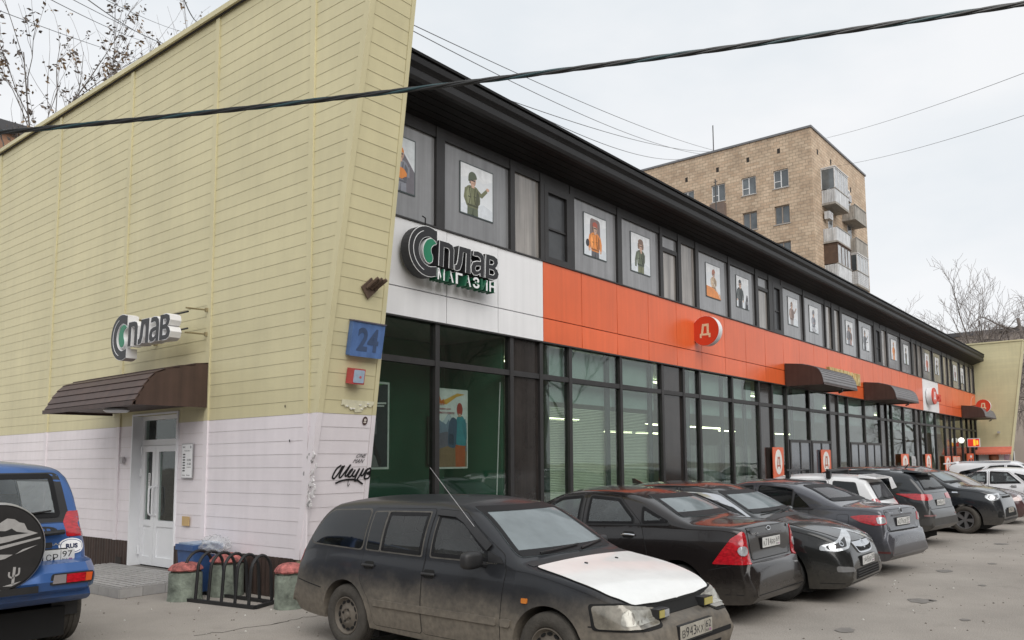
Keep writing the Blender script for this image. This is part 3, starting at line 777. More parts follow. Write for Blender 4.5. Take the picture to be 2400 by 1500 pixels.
M_CREAM = mat('cream_letter', (.72, .58, .38), .45)
def disc_sign(label, c, r, group):
    t = thing('round_sign', label, 'round sign', c, 0, group)
    F = FR((0, 0, 0), (0, -1, 0), (0, 0, 1))
    MB().prism(ellipse(0, 0, r, r, 36), F, -.10, .10).build('drum', K_SIDE_W, t, True)
    MB().prism(ellipse(0, 0, r * .985, r * .985, 36), F, .10, .108).build('face', M_RED, t)
    de(F, r * .92, M_CREAM, t, .108, .113)
    for v in (-.22 * r / .38, .05): MB().tube([(0, r * .8, v), (0, r + .25, v)], .02, 6).build('bracket_arm', M_GUT, t)
    MB().box((-.08, r + .10, -.32), (.08, r + .25, -.20)).build('junction_box', M_WHT, t)
    MB().tube(curve2([(0, r + .2, -.26), (.02, r + .26, .1), (0, r + .22, .45), (.03, r + .1, .62)], 5), .008, 5).build('cable', M_WHT, t)
    return t
disc_sign('round red sign with a cream letter standing out from the orange band', (12.3, -.55, 5.14), .39, 'round red signs')
disc_sign('round red sign above the short far awning, against the far yellow wall', (46.5, -1.25, 4.82), .40, 'round red signs')
# yellow supermarket letters behind the awning
t = thing('letter_sign', 'row of faded yellow letters standing behind the nearest ribbed awning', 'letter sign', (22.0, YF - .12, 4.62))
x = 0
for ch in 'УНИВЕРСАМ':
    lettering('letter', ch, mat('faded_yellow_letter', (.56, .45, .20), .5, var=.1), FR((x, 0, 0), (1, 0, 0), (0, 0, 1)), .34, .46, .12, t, bold=.06); x += .40
MB().box((-.05, .02, .02), (3.65, .04, .06)).build('rail', M_FRM, t)
# red sign on the small white panel
t = thing('letter_sign', 'small red round emblem with red letters on the far white band panel', 'letter sign', (36.9, YF - .05, 4.93))
F = FR((0, 0, 0), (1, 0, 0), (0, 0, 1))
MB().prism(ellipse(.55, 0, .52, .44, 28), F, 0, .25).build('emblem', K_SIDE_W, t); MB().prism(ellipse(.55, 0, .50, .42, 28), F, .25, .30).build('emblem_face', M_RED, t)
de(FR((.55, 0, 0), (1, 0, 0), (0, 0, 1)), .42, K_EDGE, t, .30, .31)
x = 1.15
for ch in 'ИКСИ': lettering('letter', ch, M_RED, FR((x, 0, -.17), (1, 0, 0), (0, 0, 1)), .34, .36, .14, t, bold=.05); x += .40

# ------------------------------------------------------------------ house number, boxes and marks on the slanted end face
def FW(x, z, d=.0):
    v = Vector((0, -.1818, 1)).normalized(); U = Vector((1, 0, 0)); return (Vector((x, yw(z), z)) + U.cross(v) * d, U, v, U.cross(v))
M_BLUE = mat('faded_blue_enamel', (.085, .165, .37), .5, var=.15, scale=6, streak=.2)
o, U, V, Nn = FW(.30, 3.27, .02)
t = thing('house_number_box', 'blue house number box with the number 24 on the slanted yellow end face', 'house number', o)
F = (Vector((0, 0, 0)), U, V, Nn)
MB().prism(rnd_poly([(0, 0), (.55, 0), (.55, .48), (0, .48)], .02), F, 0, .085).build('box', M_BLUE, t)
MB().prism([(-.01, .47), (.56, .47), (.56, .488), (-.01, .488)], F, .0, .10).build('hood', mat('rusty_rim', (.11, .10, .13), .7), t)
M_DIG = mat('worn_blue_digit', (.045, .075, .15), .6, var=.2); 
lettering('digits', '24', M_DIG, (U * .10 + V * .08 + Nn * .085, U, V, Nn), .36, .32, .004, t, bold=.03)
o, U, V, Nn = FW(.36, 2.90, .02)
t = thing('alarm_box', 'small weathered box with red side and pale face below the blue house number', 'box', o)
F = (Vector((0, 0, 0)), U, V, Nn)
MB().prism([(0, 0), (.21, 0), (.21, .21), (0, .21)], F, 0, .13).build('casing', mat('red_casing', (.42, .06, .06), .5, var=.15), t)
MB().prism(rnd_poly([(.02, .02), (.195, .02), (.195, .195), (.02, .195)], .02), F, .13, .136).build('front', mat('pale_blue_front', (.33, .42, .52), .5, var=.15, scale=14), t)
MB().prism(ellipse(.13, .10, .018, .018, 10), F, .136, .140).build('lamp', flat((.5, .1, .1)), t)
o, U, V, Nn = FW(.54, 4.22, .02)
t = thing('flag_holder', 'rusty flag holder with three tubes on a diamond plate on the yellow end face', 'flag holder', o)
F = (Vector((0, 0, 0)), U, V, Nn)
M_RUST = mat('brown_rusty_steel', (.10, .065, .045), .7, var=.3, scale=12)
MB().prism([(0, -.17), (.15, -.02), (.02, .13), (-.13, -.02)], F, 0, .02).build('plate', M_RUST, t)
for dx in (-.04, .03, .10): MB().tube([U * (dx - .0) + V * -.02 + Nn * .02, U * (dx + .06) + V * .13 + Nn * .16], .026, 8).build('tube', M_RUST, t)
# peeling poster remains, sticker, graffiti, chipped paint
def blob(cx, cy, rx, ry, n=22, j=.25):
    return [(cx + rx * (1 + random.uniform(-j, j)) * math.cos(2 * math.pi * i / n), cy + ry * (1 + random.uniform(-j, j)) * math.sin(2 * math.pi * i / n)) for i in range(n)]
o, U, V, Nn = FW(.34, 2.51, .0140)
t = thing('torn_poster', 'torn remains of a pale paper notice on the yellow end face above the pink paint', 'torn paper', o)
F = (Vector((0, 0, 0)), U, V, Nn)
M_PAP = mat('pale_torn_paper', (.66, .63, .46), .8, var=.1, scale=20)
MB().prism([(0, .17), (0, .09), (.05, .10), (.07, .06), (.12, .09), (.16, .03), (.22, .06), (.24, .0), (.36, .01), (.38, .06), (.44, .10), (.50, .08), (.55, .12), (.56, .165)], F, 0, .004).build('paper', M_PAP, t)
for i in range(7):
    MB().prism([(a, b) for a, b in blob(random.uniform(.05, .5), random.uniform(.05, .15), .022, .012, 6)], F, .004, .014).build('curl', flat((.75, .73, .66)), t)
o, U, V, Nn = FW(.78, 2.40, .0140)
t = thing('sticker', 'small round dark sticker on the pink part of the end face', 'sticker', o)
F = (Vector((0, 0, 0)), U, V, Nn)
MB().prism(ellipse(0, 0, .046, .060, 20), F, 0, .003).build('disc', flat((.06, .03, .03)), t)
MB().prism(ellipse(0, .012, .022, .020, 12), F, .003, .005).prism([(-.025, -.03), (.025, -.03), (.02, -.012), (-.02, -.012)], F, .003, .005).build('print', flat((.6, .55, .5)), t)
o, U, V, Nn = FW(0, 1.52, .0140)
gt = thing('graffiti', 'black spray painted graffiti tag with an underline on the pink end face', 'graffiti', o)
F = (Vector((0, 0, 0)), U, V, Nn)
K_SPR = mat('black_spray_paint', (.012, .011, .012), .45)
S = [[(1085, 660), (1050, 690), (1026, 750), (1040, 768), (1072, 722), (1098, 665)], [(1112, 662), (1080, 742), (1092, 760), (1130, 705), (1162, 655)],
     [(1162, 655), (1128, 735), (1140, 748), (1168, 702), (1186, 690)], [(1186, 692), (1152, 748), (1176, 752), (1196, 712)],
     [(1206, 698), (1188, 742), (1206, 752), (1242, 688)], [(1242, 688), (1212, 776), (1222, 790), (1240, 765), (1276, 688)],
     [(1276, 690), (1260, 740), (1276, 746), (1302, 698)], [(1312, 688), (1292, 768), (1326, 772), (1336, 744), (1310, 732), (1338, 712), (1332, 688), (1310, 700)],
     [(1055, 806), (1110, 785), (1170, 778), (1230, 786), (1285, 820)], [(1158, 780), (1160, 835), (1174, 812)]]
q = MB()
for i, s_ in enumerate(S):
    pts = [(.34 + (a - 1020) * .00205, .27 - (b - 660) * .0017) for a, b in s_]
    q.prism(stroke(curve2(pts, 5), .024 if i < 9 else .006), F, 0, .0015 + .0003 * i)
q.build('tag', K_SPR, gt)
lettering('small_tag', 'ONE', K_SPR, (U * .70 + V * .375, U, V, Nn), .16, .055, .001, gt, bold=0, shear=.6)
lettering('small_tag', 'MAN', K_SPR, (U * .66 + V * .30, U, V, Nn), .17, .055, .001, gt, bold=0, shear=.6)
fl = MB(); fl2 = MB()
F = FR((-.0235, 0, 0), (0, -1, 0), (0, 0, 1))
for i in range(46):
    y = random.gauss(.905, .05) ; z = random.uniform(1.25, 1.98)
    y = y if z > 1.5 else y - .03
    (fl if i % 3 else fl2).prism(blob(y, z, random.uniform(.010, .035), random.uniform(.012, .04), 9, .4), F, -.01, .003 + i * .0002)
stuff(fl.build('chipped_paint', mat('chipped_plaster', (.62, .60, .60), .8), gable)); stuff(fl2.build('chipped_paint', mat('chip_grey', (.30, .29, .29), .9), gable))
for y, z in ((-.42, 2.12), (-.3, 2.6)): MB().prism(ellipse(-y, z, .012, .02, 8), F, 0, .003).build('bolt_hole', M_GAP, gable)

# notice beside the door, beige patch, door bell
t = thing('opening_hours_board', 'white notice board with opening hours on the pink wall right of the door', 'notice board', (-.03, 2.40, 1.60))
F = FR((0, 0, 0), (0, -1, 0), (0, 0, 1))
MB().prism([(0, 0), (.33, 0), (.33, .54), (0, .54)], F, 0, .012).build('frame', mat('grey_frame', (.30, .30, .31), .5), t)
MB().prism([(.012, .012), (.318, .012), (.318, .528), (.012, .528)], F, .012, .015).build('sheet', M_WHT, t)
ink = flat((.03, .03, .035))
q = MB()
for i in range(7): q.prism([(.045, .36 - i * .042), (.115, .36 - i * .042), (.115, .382 - i * .042), (.045, .382 - i * .042)], F, .015, .016)
q.build('day_rows', ink, t)
for s_, x, y, ww, h in (('10:00', .17, .265, .12, .038), ('21:00', .17, .205, .12, .038), ('ВЫС', .04, .47, .07, .028), ('Режим работы', .09, .415, .17, .022), ('без перерыва', .17, .165, .12, .018), ('Сплав', .04, .04, .08, .02), ('Москва', .16, .04, .10, .02)):
    lettering('printed_line', s_, ink, (F[1] * x + F[2] * y + F[3] * .015, F[1], F[2], F[3]), ww, h, .0008, t, bold=.01)
MB().prism(ellipse(.275, .485, .02, .024, 12), F, .015, .016).build('emblem', flat((.3, .3, .32)), t)
t = thing('wall_patch', 'beige square board patch low on the pink wall beside the door', 'patch', (-.03, 2.34, .87))
MB().prism([(0, 0), (.21, .0), (.21, .145), (0, .145)], F, -.005, .006).build('board', mat('beige_board', (.52, .36, .17), .8, var=.1), t)
t = thing('door_bell', 'small grey bell box on the pink wall left of the door', 'bell box', (-.03, 4.38, 1.90))
MB().box((-.04, -.05, -.06), (0, .05, .06)).build('box', mat('grey_plastic', (.42, .40, .41), .5), t)
# ------------------------------------------------------------------ posters behind the glass
SKIN = (.62, .40, .30); WHITE = (.74, .77, .80); DKG = (.10, .12, .075); OLV = (.16, .17, .09); ORG = (.72, .25, .05); GRY = (.25, .26, .30); BLK = (.03, .03, .035); RED = (.45, .10, .06); BRN = (.20, .12, .08); TAN = (.50, .38, .26)
def poster_thing(label, x, z0, w_, h, y, shapes, border=(.05, .07, .07), bg=WHITE, group=None, bw=.022):
    t = thing('poster', label, 'poster', (x, y, z0), 0, group)
    F = FR((0, 0, 0), (1, 0, 0), (0, 0, 1))
    MB().prism([(0, 0), (w_, 0), (w_, h), (0, h)], F, 0, .004).build('border', flat(border), t)
    MB().prism([(bw, bw), (w_ - bw, bw), (w_ - bw, h - bw), (bw, h - bw)], F, .004, .006).build('sheet', mat('poster_paper_%d' % int(bg[0] * 99), bg, .45, var=.06, scale=3), t)
    shapes = [((.66, .70, .74), [(0, .16), (.2, .24), (.45, .18), (.7, .28), (1, .20), (1, 0), (0, 0)]), ((.80, .82, .84), [(0, .7), (.3, .78), (.7, .72), (1, .82), (1, 1), (0, 1)])] * (bg == WHITE) + list(shapes)
    groups = {}
    for i, (col, poly) in enumerate(shapes):
        cl = [(min(max(u, 0.), 1.) * (w_ - 2 * bw) + bw, min(max(v, 0.), 1.) * (h - 2 * bw) + bw) for u, v in poly]
        groups.setdefault(col, MB()).prism(cl, F, .006, .0068 + i * .00035)
    for col, q in groups.items(): q.build('print', flat(col), t)
    return t
def figure(cx, jacket, trousers, hat, hatcol, skin=SKIN, pack=None, sc=1., base=0., arm='down', face=1, packh=.62):
    """bust or three-quarter figure made of printed shapes, in unit coordinates"""
    def T(poly): return [(cx + u * sc, base + v * sc) for u, v in poly]
    s = []
    if pack: s.append((pack, T(rnd_poly([(-.24, .30), (.24, .30), (.22, packh), (-.20, packh + .02)], .1)))); s.append((tuple(c * .6 for c in pack), T(stroke([(-.2, .40), (.2, .42)], .02))))
    s.append((trousers, T([(-.16, -.02), (.17, -.02), (.16, .30), (-.15, .30)])))
    s.append((jacket, T(rnd_poly([(-.17, .22), (.17, .22), (.22, .58), (.12, .66), (-.12, .66), (-.22, .58)], .06))))
    if arm == 'out':
        s.append((jacket, T(stroke([(.12, .58), (.28, .52), (.44, .66)], .11, .07)))); s.append((skin, T(ellipse(.47, .69, .05, .035, 10))))
        s.append((jacket, T(stroke([(-.18, .58), (-.22, .40), (-.14, .26)], .10, .08))))
    elif arm == 'chin':
        s.append((jacket, T(stroke([(.18, .56), (.22, .38), (.05, .56)], .11, .08)))); s.append((skin, T(ellipse(.02, .61, .05, .04, 10)))); s.append((jacket, T(stroke([(-.18, .58), (-.26, .38), (-.27, .2)], .11, .08))))
    elif arm == 'fold':
        s.append((jacket, T(stroke([(-.2, .56), (-.22, .40), (.02, .38)], .1, .08)))); s.append((jacket, T(stroke([(.2, .56), (.22, .40), (.0, .42)], .1, .08)))); s.append((skin, T(ellipse(.02, .40, .05, .03, 8))))
    else:
        for q in (-1, 1): s.append((jacket, T(stroke([(.19 * q, .58), (.25 * q, .42), (.24 * q, .27)], .10, .08)))); s.append((skin, T(ellipse(.24 * q, .24, .04, .035, 8))))
    dark = tuple(c * .45 for c in jacket); lite = tuple(min(1, c * 1.45 + .03) for c in jacket)
    s.append((lite, T([(-.16, .30), (-.06, .28), (-.05, .60), (-.14, .60), (-.19, .50)]))); s.append((dark, T([(.10, .24), (.17, .25), (.20, .52), (.13, .60), (.11, .40)])))
    s.append((dark, T([(-.14, .42), (-.05, .42), (-.05, .44), (-.14, .44)]))); s.append((dark, T([(.03, .44), (.11, .44), (.11, .46), (.03, .46)]))); s.append((lite, T(stroke([(.0, .62), (.01, .28)], .012))))
    s.append((tuple(c * .6 for c in trousers), T([(-.02, -.02), (.03, -.02), (.02, .22)]))); s.append((tuple(c * .7 for c in skin), T([(-.04, .62), (.05, .62), (.05, .655), (-.04, .655)])))
    s.append((dark, T(stroke([(-.10, .62), (-.07, .45), (-.10, .30)], .02)))); s.append((dark, T(stroke([(.08, .62), (.06, .45), (.09, .30)], .02)))); s.append((dark, T(stroke([(-.15, .27), (.15, .27)], .03))))
    s.append((skin, T(ellipse(.01 * face, .76, .085, .105, 16)))); s.append((skin, T([(-.04, .62), (.05, .62), (.05, .70), (-.04, .70)])))
    s.append((tuple(c * .72 for c in skin), T(ellipse(.055, .745, .03, .075, 10)))); s.append(((.12, .08, .06), T(stroke([(-.085, .78), (-.08, .70)], .02))))
    if hat == 'cap': s.append((hatcol, T([(-.10, .80), (-.09, .88), (.0, .92), (.09, .88), (.10, .80), (.16 * face, .785), (.02, .80)])))
    elif hat == 'helmet': s.append((hatcol, T(ellipse(0, .82, .125, .12, 16, 0, 180) + [(-.125, .74), (-.09, .74)])))
    elif hat == 'fur': s.append((hatcol, T(ellipse(0, .88, .13, .075, 14)))); s.append((hatcol, T(ellipse(-.11, .77, .04, .09, 10)))); s.append((hatcol, T(ellipse(.11, .77, .04, .09, 10))))
    else: s.append((hatcol, T(ellipse(0, .80, .095, .10, 14, 0, 180))))
    if hat != 'helmet' or True:
        s.append((BLK, T(stroke([(-.06, .765), (.07, .765)], .022)))); s.append(((.35, .2, .16), T(stroke([(-.02, .705), (.035, .705)], .012))))
    return s
yp = YF + .035 - .0095
grp = 'illustrated posters in the upper windows'
Z = 6.23; H = .955; Wd = .89
PO = []
tent = [((.16, .15, .17), [(0, 1), (.45, 1), (1, .42), (1, 0), (0, 0)]), ((.66, .70, .72), [(.5, 1), (1, .5), (1, 1)])]
PO.append((1.56, 'poster of a person in an orange hat beside a grey tent', tent + figure(.62, GRY, GRY, 'hat', ORG, arm='fold', sc=1.0, base=-.08) + [(ORG, blob(.62, .34, .16, .11, 14, .18))]))
PO.append((3.51, 'poster of a person in a green jacket and helmet pointing right with an outstretched arm', figure(.36, OLV, DKG, 'helmet', DKG, arm='out', sc=1.02, base=-.08, pack=(.11, .12, .07))))
PO.append((7.31, 'poster of a person in an orange shirt and cap with a big grey backpack', figure(.48, ORG, (.10, .10, .11), 'cap', RED, packh=.97, pack=(.22, .16, .15), sc=1.05, base=-.10) + [(BLK, ellipse(.14, .30, .07, .09, 12))]))
PO.append((9.21, 'poster of a person in a dark green jacket and fur hat touching the chin', figure(.50, DKG, OLV, 'fur', BRN, arm='chin', sc=1.0, base=-.06)))
PO.append((13.04, 'poster of a person with a red helmet holding an oar, sitting on an orange boat', figure(.52, TAN, BLK, 'helmet', (.40, .16, .10), arm='fold', sc=.85, base=.08) + [(ORG, [(0, 0), (1, 0), (.95, .14), (.45, .30), (0, .32)]), ((.75, .68, .6), stroke([(.45, .5), (.95, .05)], .03))]))
dog = [(BLK, [(.68, 0), (.92, 0), (.92, .26), (.88, .46), (.84, .30), (.80, .46), (.74, .28), (.70, .2)]), ((.3, .3, .32), ellipse(.82, .20, .05, .07, 10))]
PO.append((14.96, 'poster of a person in black uniform and cap looking at a black dog', figure(.28, (.05, .06, .06), BLK, 'cap', BLK, face=1, sc=1.0, base=-.02) + dog))
PO.append((18.93, 'poster of a person in a brown sleeveless top stretching a hand to the right', figure(.35, (.28, .20, .17), (.35, .33, .33), 'hat', BRN, arm='out', sc=1.0, base=-.05, pack=(.25, .12, .10))))
PO.append((20.90, 'poster of a person in grey clothes crouching with gear in the snow', figure(.45, GRY, (.2, .21, .23), 'helmet', (.18, .18, .2), arm='fold', sc=.95, base=-.02) + [((.4, .41, .44), blob(.45, .10, .25, .09, 12))]))
PO.append((24.85, 'poster of two persons in brown and grey standing one behind the other', figure(.62, BRN, (.4, .2, .16), 'hat', (.2, .15, .12), sc=.85, base=.0) + figure(.36, (.16, .16, .18), GRY, 'cap', BLK, sc=.95, base=-.02)))
PO.append((27.00, 'poster of a person in a dark coat handing over a white sheet', figure(.30, (.10, .11, .12), BLK, 'cap', (.12, .12, .13), arm='out', sc=1.0, base=-.02) + [((.78, .80, .82), [(.62, 0), (.9, 0), (.86, .45), (.66, .48)]), (BLK, stroke([(.55, .36), (.78, .40)], .03))]))
PO.append((31.15, 'poster of a person all in orange with raised arms', figure(.50, ORG, ORG, 'hat', (.5, .2, .08), arm='fold', sc=1.0, base=-.02)))
PO.append((33.30, 'poster of a kneeling person in dark grey with a rucksack', figure(.45, (.17, .18, .18), DKG, 'helmet', (.12, .13, .12), arm='fold', sc=.9, base=.0, pack=(.1, .11, .1))))
PO.append((37.40, 'poster of a person in a pale red jacket with a striped shirt', figure(.50, (.52, .17, .12), (.3, .12, .1), 'hat', (.3, .16, .12), sc=1.0, base=-.02)))
PO.append((39.60, 'poster of a person drawing a bow in dark clothes', figure(.42, (.12, .13, .12), BLK, 'hat', BLK, arm='out', sc=.95, base=-.02) + [(BLK, stroke([(.6, .05), (.86, .3), (.80, .7), (.5, .95)], .03))]))
PO.append((44.15, 'poster of a person in grey waders with a pink scarf, near the far end', figure(.48, (.30, .22, .24), GRY, 'hat', (.35, .2, .2), sc=.95, base=0)))
PO.append((46.10, 'last poster of the row, a dark seated figure on white', figure(.5, (.1, .1, .11), BLK, 'cap', BLK, arm='fold', sc=.85, base=0)))
for x, lab, sh_ in PO: poster_thing(lab, x, Z, Wd, H, yp, sh_, group=grp)

# two tall posters hanging inside the first shop window
yi = YF + .22
sh1 = [((.04, .05, .06), [(0, 0), (1, 0), (1, 1), (0, 1)]), ((.10, .30, .08), [(0, .86), (.9, 1), (0, 1)])] + figure(.52, (.17, .17, .18), (.20, .20, .21), 'hat', (.42, .30, .24), skin=(.40, .29, .23), arm='fold', sc=.80, base=.10) + [(BLK, stroke([(.36, .62), (.62, .30), (.82, .04)], .07)), ((.2, .2, .21), [(.32, 0), (.78, 0), (.68, .14), (.40, .14)]), ((.7, .7, .7), stroke([(.66, .76), (.95, .77)], .02)), ((.7, .7, .7), stroke([(.70, .73), (.9, .735)], .015))]
poster_thing('tall dark poster of an armed person in the first shop window', 1.22, 1.71, .88, 1.39, yi, sh1, border=(.62, .66, .64), bg=(.06, .07, .08), bw=.035)
hik = [((.72, .73, .74), [(0, .6), (1, .6), (1, 1), (0, 1)]), ((.20, .26, .36), [(0, .52), (.18, .62), (.3, .58), (.48, .70), (.62, .6), (.78, .66), (1, .58), (1, .2), (0, .2)]),
       ((.52, .58, .66), [(.30, .585), (.48, .69), (.62, .605), (.55, .56), (.47, .62), (.40, .55)]), ((.16, .15, .20), [(0, .40), (.4, .46), (1, .36), (1, .1), (0, .1)]), ((.26, .17, .10), [(0, .2), (.5, .28), (1, .2), (1, 0), (0, 0)]),
       ((.70, .38, .07), [(.24, .84), (.72, .97), (.95, .96), (.70, .92), (.40, .81)]), ((.62, .16, .03), [(.08, .87), (.20, .95), (.26, .86), (.34, .88), (.36, .82), (.14, .82)]),
       ((.45, .11, .04), [(.68, 0), (.94, 0), (.96, .30), (.66, .32)]), ((.06, .27, .33), rnd_poly([(.66, .29), (.98, .27), (.97, .58), (.88, .68), (.70, .66)], .06)), ((.05, .22, .28), stroke([(.90, .62), (.95, .45), (1, .36)], .12, .08)),
       ((.07, .11, .18), rnd_poly([(.44, .26), (.68, .24), (.72, .62), (.58, .66), (.48, .58)], .08)), ((.04, .06, .10), rnd_poly([(.47, .30), (.62, .28), (.62, .42), (.48, .44)], .04)), ((.42, .06, .045), ellipse(.79, .755, .085, .09, 16)), (SKIN, [(.74, .66), (.84, .66), (.82, .70), (.75, .70)])]
t = poster_thing('tall poster of a hiker with a rucksack before blue mountains in the first shop window', 3.0, 1.70, .92, 1.39, yi, hik, border=(.66, .69, .67), bg=(.72, .73, .74), bw=.03)
F = FR((0, 0, 0), (1, 0, 0), (0, 0, 1))
lettering('print', 'SPLAV', flat((.62, .14, .03)), (F[1] * .07 + F[2] * 1.09 + F[3] * .013, F[1], F[2], F[3]), .27, .05, .0005, t, bold=.01)
lettering('print', 'Товары для', flat((.40, .06, .10)), (F[1] * .16 + F[2] * 1.01 + F[3] * .013, F[1], F[2], F[3]), .32, .045, .0005, t, bold=.01)
lettering('print', 'активного отдыха', flat((.40, .06, .10)), (F[1] * .09 + F[2] * .94 + F[3] * .013, F[1], F[2], F[3]), .48, .045, .0005, t, bold=.01)
poster_thing('dim picture of figures on the green wall inside the first shop window', 4.3, 1.75, .66, .95, 1.45, figure(.35, (.12, .10, .09), BLK, 'hat', BRN, sc=.8, base=.05) + figure(.7, (.25, .12, .08), BLK, 'hat', BRN, sc=.75, base=.05), bg=(.07, .10, .08), border=(.05, .06, .05))

# orange supermarket signs on the shopfront
def d_banner(label, x, z0, w_, h, grp='orange oval signs along the shopfront', y=YF - .06):
    t = thing('shopfront_sign', label, 'orange sign', (x, y, z0), 0, grp)
    F = FR((0, 0, 0), (1, 0, 0), (0, 0, 1))
    MB().prism(rnd_poly([(0, 0), (w_, 0), (w_, h), (0, h)], .06), F, 0, .02).build('panel', M_ORD, t)
    MB().prism(ellipse(w_ / 2, h * .60, w_ * .33, h * .34, 24), F, .02, .024).build('oval', flat((.76, .74, .70)), t)
    o = FR((w_ / 2, 0, h * .58), (1, 0, 0), (0, 0, 1))
    de(o, min(w_, h) * .42, flat((.40, .10, .05)), t, .024, .028)
    q = MB()
    for i in range(3): q.prism([(w_ * (.2 + .22 * i), h * .06), (w_ * (.34 + .22 * i), h * .06), (w_ * (.34 + .22 * i), h * .12), (w_ * (.2 + .22 * i), h * .12)], F, .02, .023)
    q.build('small_print', flat((.75, .7, .65)), t)
    MB().box((w_ * .2, .0, -z0), (w_ * .2 + .04, .03, 0)).box((w_ * .8 - .04, .0, -z0), (w_ * .8, .03, 0)).build('leg', M_FRM, t)
    return t
d_banner('orange sign with a white oval, nearest along the shopfront, beside the closed doors', 17.0, 1.05, .85, 1.13)
d_banner('orange sign with a white oval on the grey double door under the first ribbed awning', 21.25, 1.1, .98, 1.03)
d_banner('orange sign with a white oval next to a torn grey notice on the shopfront', 31.6, 1.0, 1.3, 1.0)
d_banner('narrow orange sign with a white oval between dark windows, past the grey notice', 36.05, 1.0, 1.2, 1.0)
d_banner('orange sign with a white oval beside the pink poster board near the far end', 40.3, .7, 1.4, 1.2)
t = thing('notice', 'torn grey notice taped to the far shopfront', 'notice', (33.6, YF - .02, 1.2))
F = FR((0, 0, 0), (1, 0, 0), (0, 0, 1))
MB().prism([(0, .72), (.0, .05), (.3, .0), (.5, .04), (.78, .1), (.74, .3), (.78, .5), (.66, .68)], F, 0, .01).build('sheet', flat((.40, .41, .42)), t)
q = MB()
for i in range(6): q.prism([(.1, .55 - i * .07), (.5 + .1 * (i % 2), .55 - i * .07), (.5 + .1 * (i % 2), .575 - i * .07), (.1, .575 - i * .07)], F, .01, .012)
q.build('print', flat((.15, .15, .16)), t)
t = thing('poster_board', 'pale pink double poster board standing near the far shop end', 'poster board', (42.2, YF - .06, .6))
for i in range(2):
    MB().prism([(i * .98, 0), (i * .98 + .94, 0), (i * .98 + .94, 1.3), (i * .98, 1.3)], F, 0, .03).build('board', M_ORD, t)
    MB().prism([(i * .98 + .05, .05), (i * .98 + .89, .05), (i * .98 + .89, 1.25), (i * .98 + .05, 1.25)], F, .03, .034).build('sheet', mat('pink_print', (.55, .36, .30), .6, var=.35, scale=7), t)
t = thing('kiosk_door', 'orange framed glass door at the far end of the shopfront', 'door', (46.1, YF - .06, .1))
q = MB(); q.prism([(0, 0), (.25, 0), (.25, 1.95), (0, 1.95)], F, 0, .06).prism([(1.65, 0), (1.9, 0), (1.9, 1.95), (1.65, 1.95)], F, 0, .06).prism([(.25, 1.6), (1.65, 1.6), (1.65, 1.95), (.25, 1.95)], F, 0, .06).prism([(.85, 0), (1.05, 0), (1.05, 1.6), (.85, 1.6)], F, 0, .06)
q.build('frame', M_ORD, t); MB().prism([(.25, .05), (.85, .05), (.85, 1.6), (.25, 1.6)], F, .01, .03).prism([(1.05, .05), (1.65, .05), (1.65, 1.6), (1.05, 1.6)], F, .01, .03).build('pane', M_DGL, t)
MB().prism([(.7, 1.7), (1.2, 1.7), (1.2, 1.84), (.7, 1.84)], F, .06, .07).build('number_plate', M_WHT, t)

# kebab counter, its red canopy and sign at the far wall
t = thing('canopy', 'small red canopy with a scalloped edge on the far yellow wall', 'canopy', (XF - .03, -.05, 2.03))
n = 14; q = MB()
for i in range(n):
    a, b = -2.05 * i / n, -2.05 * (i + 1) / n; m_ = (a + b) / 2
    q.hexa([(-.45, b, .06), (0, b, .42), (0, a, .42), (-.45, a, .06), (-.45, b, .075), (0, b, .435), (0, a, .435), (-.45, a, .075)])
    q.add([(-.45, a, .06), (-.45, b, .06), (-.46, b, -.02), (-.46, m_, -.07), (-.46, a, -.02)], [(0, 1, 2, 3, 4)])
q.build('cloth', mat('faded_red_cloth', (.62, .16, .10), .7, var=.12, scale=3), t)
t = thing('kebab_sign', 'painted picture of a brown kebab cone on the white wall under the red canopy', 'sign', (XF - .03, -1.08, .9))
Fk = FR((0, 0, 0), (0, -1, 0), (0, 0, 1))
MB().lathe([(.0, 0), (.12, .0), (.19, .25), (.25, .65), (.28, .9), (.26, 1.06), (.0, 1.1)], (-.02, 0, 0), n=18).build('cone', mat('browned_meat', (.24, .085, .04), .6, var=.35, scale=9, bump=.5, bscale=12), t, True)
MB().box((.0, -.95, -.9), (.02, -.55, 1.05)).build('side_print', mat('pink_side_print', (.42, .30, .36), .6, var=.35, scale=6), t)
t = thing('lit_sign', 'red and yellow box sign on a dark post at the far end of the shop', 'box sign', (46, -.72, 0))
MB().tube([(0, 0.02, 0), (0, 0.02, 2.45)], .035, 8).build('post', M_FRM, t)
MB().box((-.06, -.32, 2.42), (.06, .34, 2.93)).build('frame', M_WHT, t)
MB().box((-.07, -.29, 2.46), (-.06, .31, 2.89)).build('face', mat('red_sign_face', (.55, .03, .02), .4, emit=((.9, .04, .02), .25)), t)
MB().box((-.075, -.10, 2.5), (-.07, .02, 2.86)).box((-.075, -.24, 2.55), (-.07, -.14, 2.8)).build('letters', mat('yellow_sign_letter', (.8, .4, .03), .4, emit=((1, .5, .05), .5)), t)
t = thing('globe_lamp', 'white globe lamp glowing on the shopfront near the far red sign', 'lamp', (44.5, YF - .12, 2.8))
MB().lathe([(0, -.17), (.1, -.14), (.16, -.05), (.17, .03), (.12, .12), (0, .17)], n=14).build('globe', mat('globe_glow', (.9, .9, .85), .4, emit=((1, .97, .85), .6)), t, True)
MB().tube([(0, .0, .1), (0, .12, .2)], .02, 6).build('arm', M_FRM, t)
t = thing('wall_camera', 'small grey fixture on the far yellow wall above the red canopy', 'camera', (XF - .03, -1.45, 3.36))
MB().tube([(0, 0, 0), (-.12, 0, -.02)], .02, 6).build('arm', M_FRM, t); MB().box((-.25, -.07, -.07), (-.1, .07, .05)).build('body', mat('grey_plastic', (.42, .40, .41), .5), t)
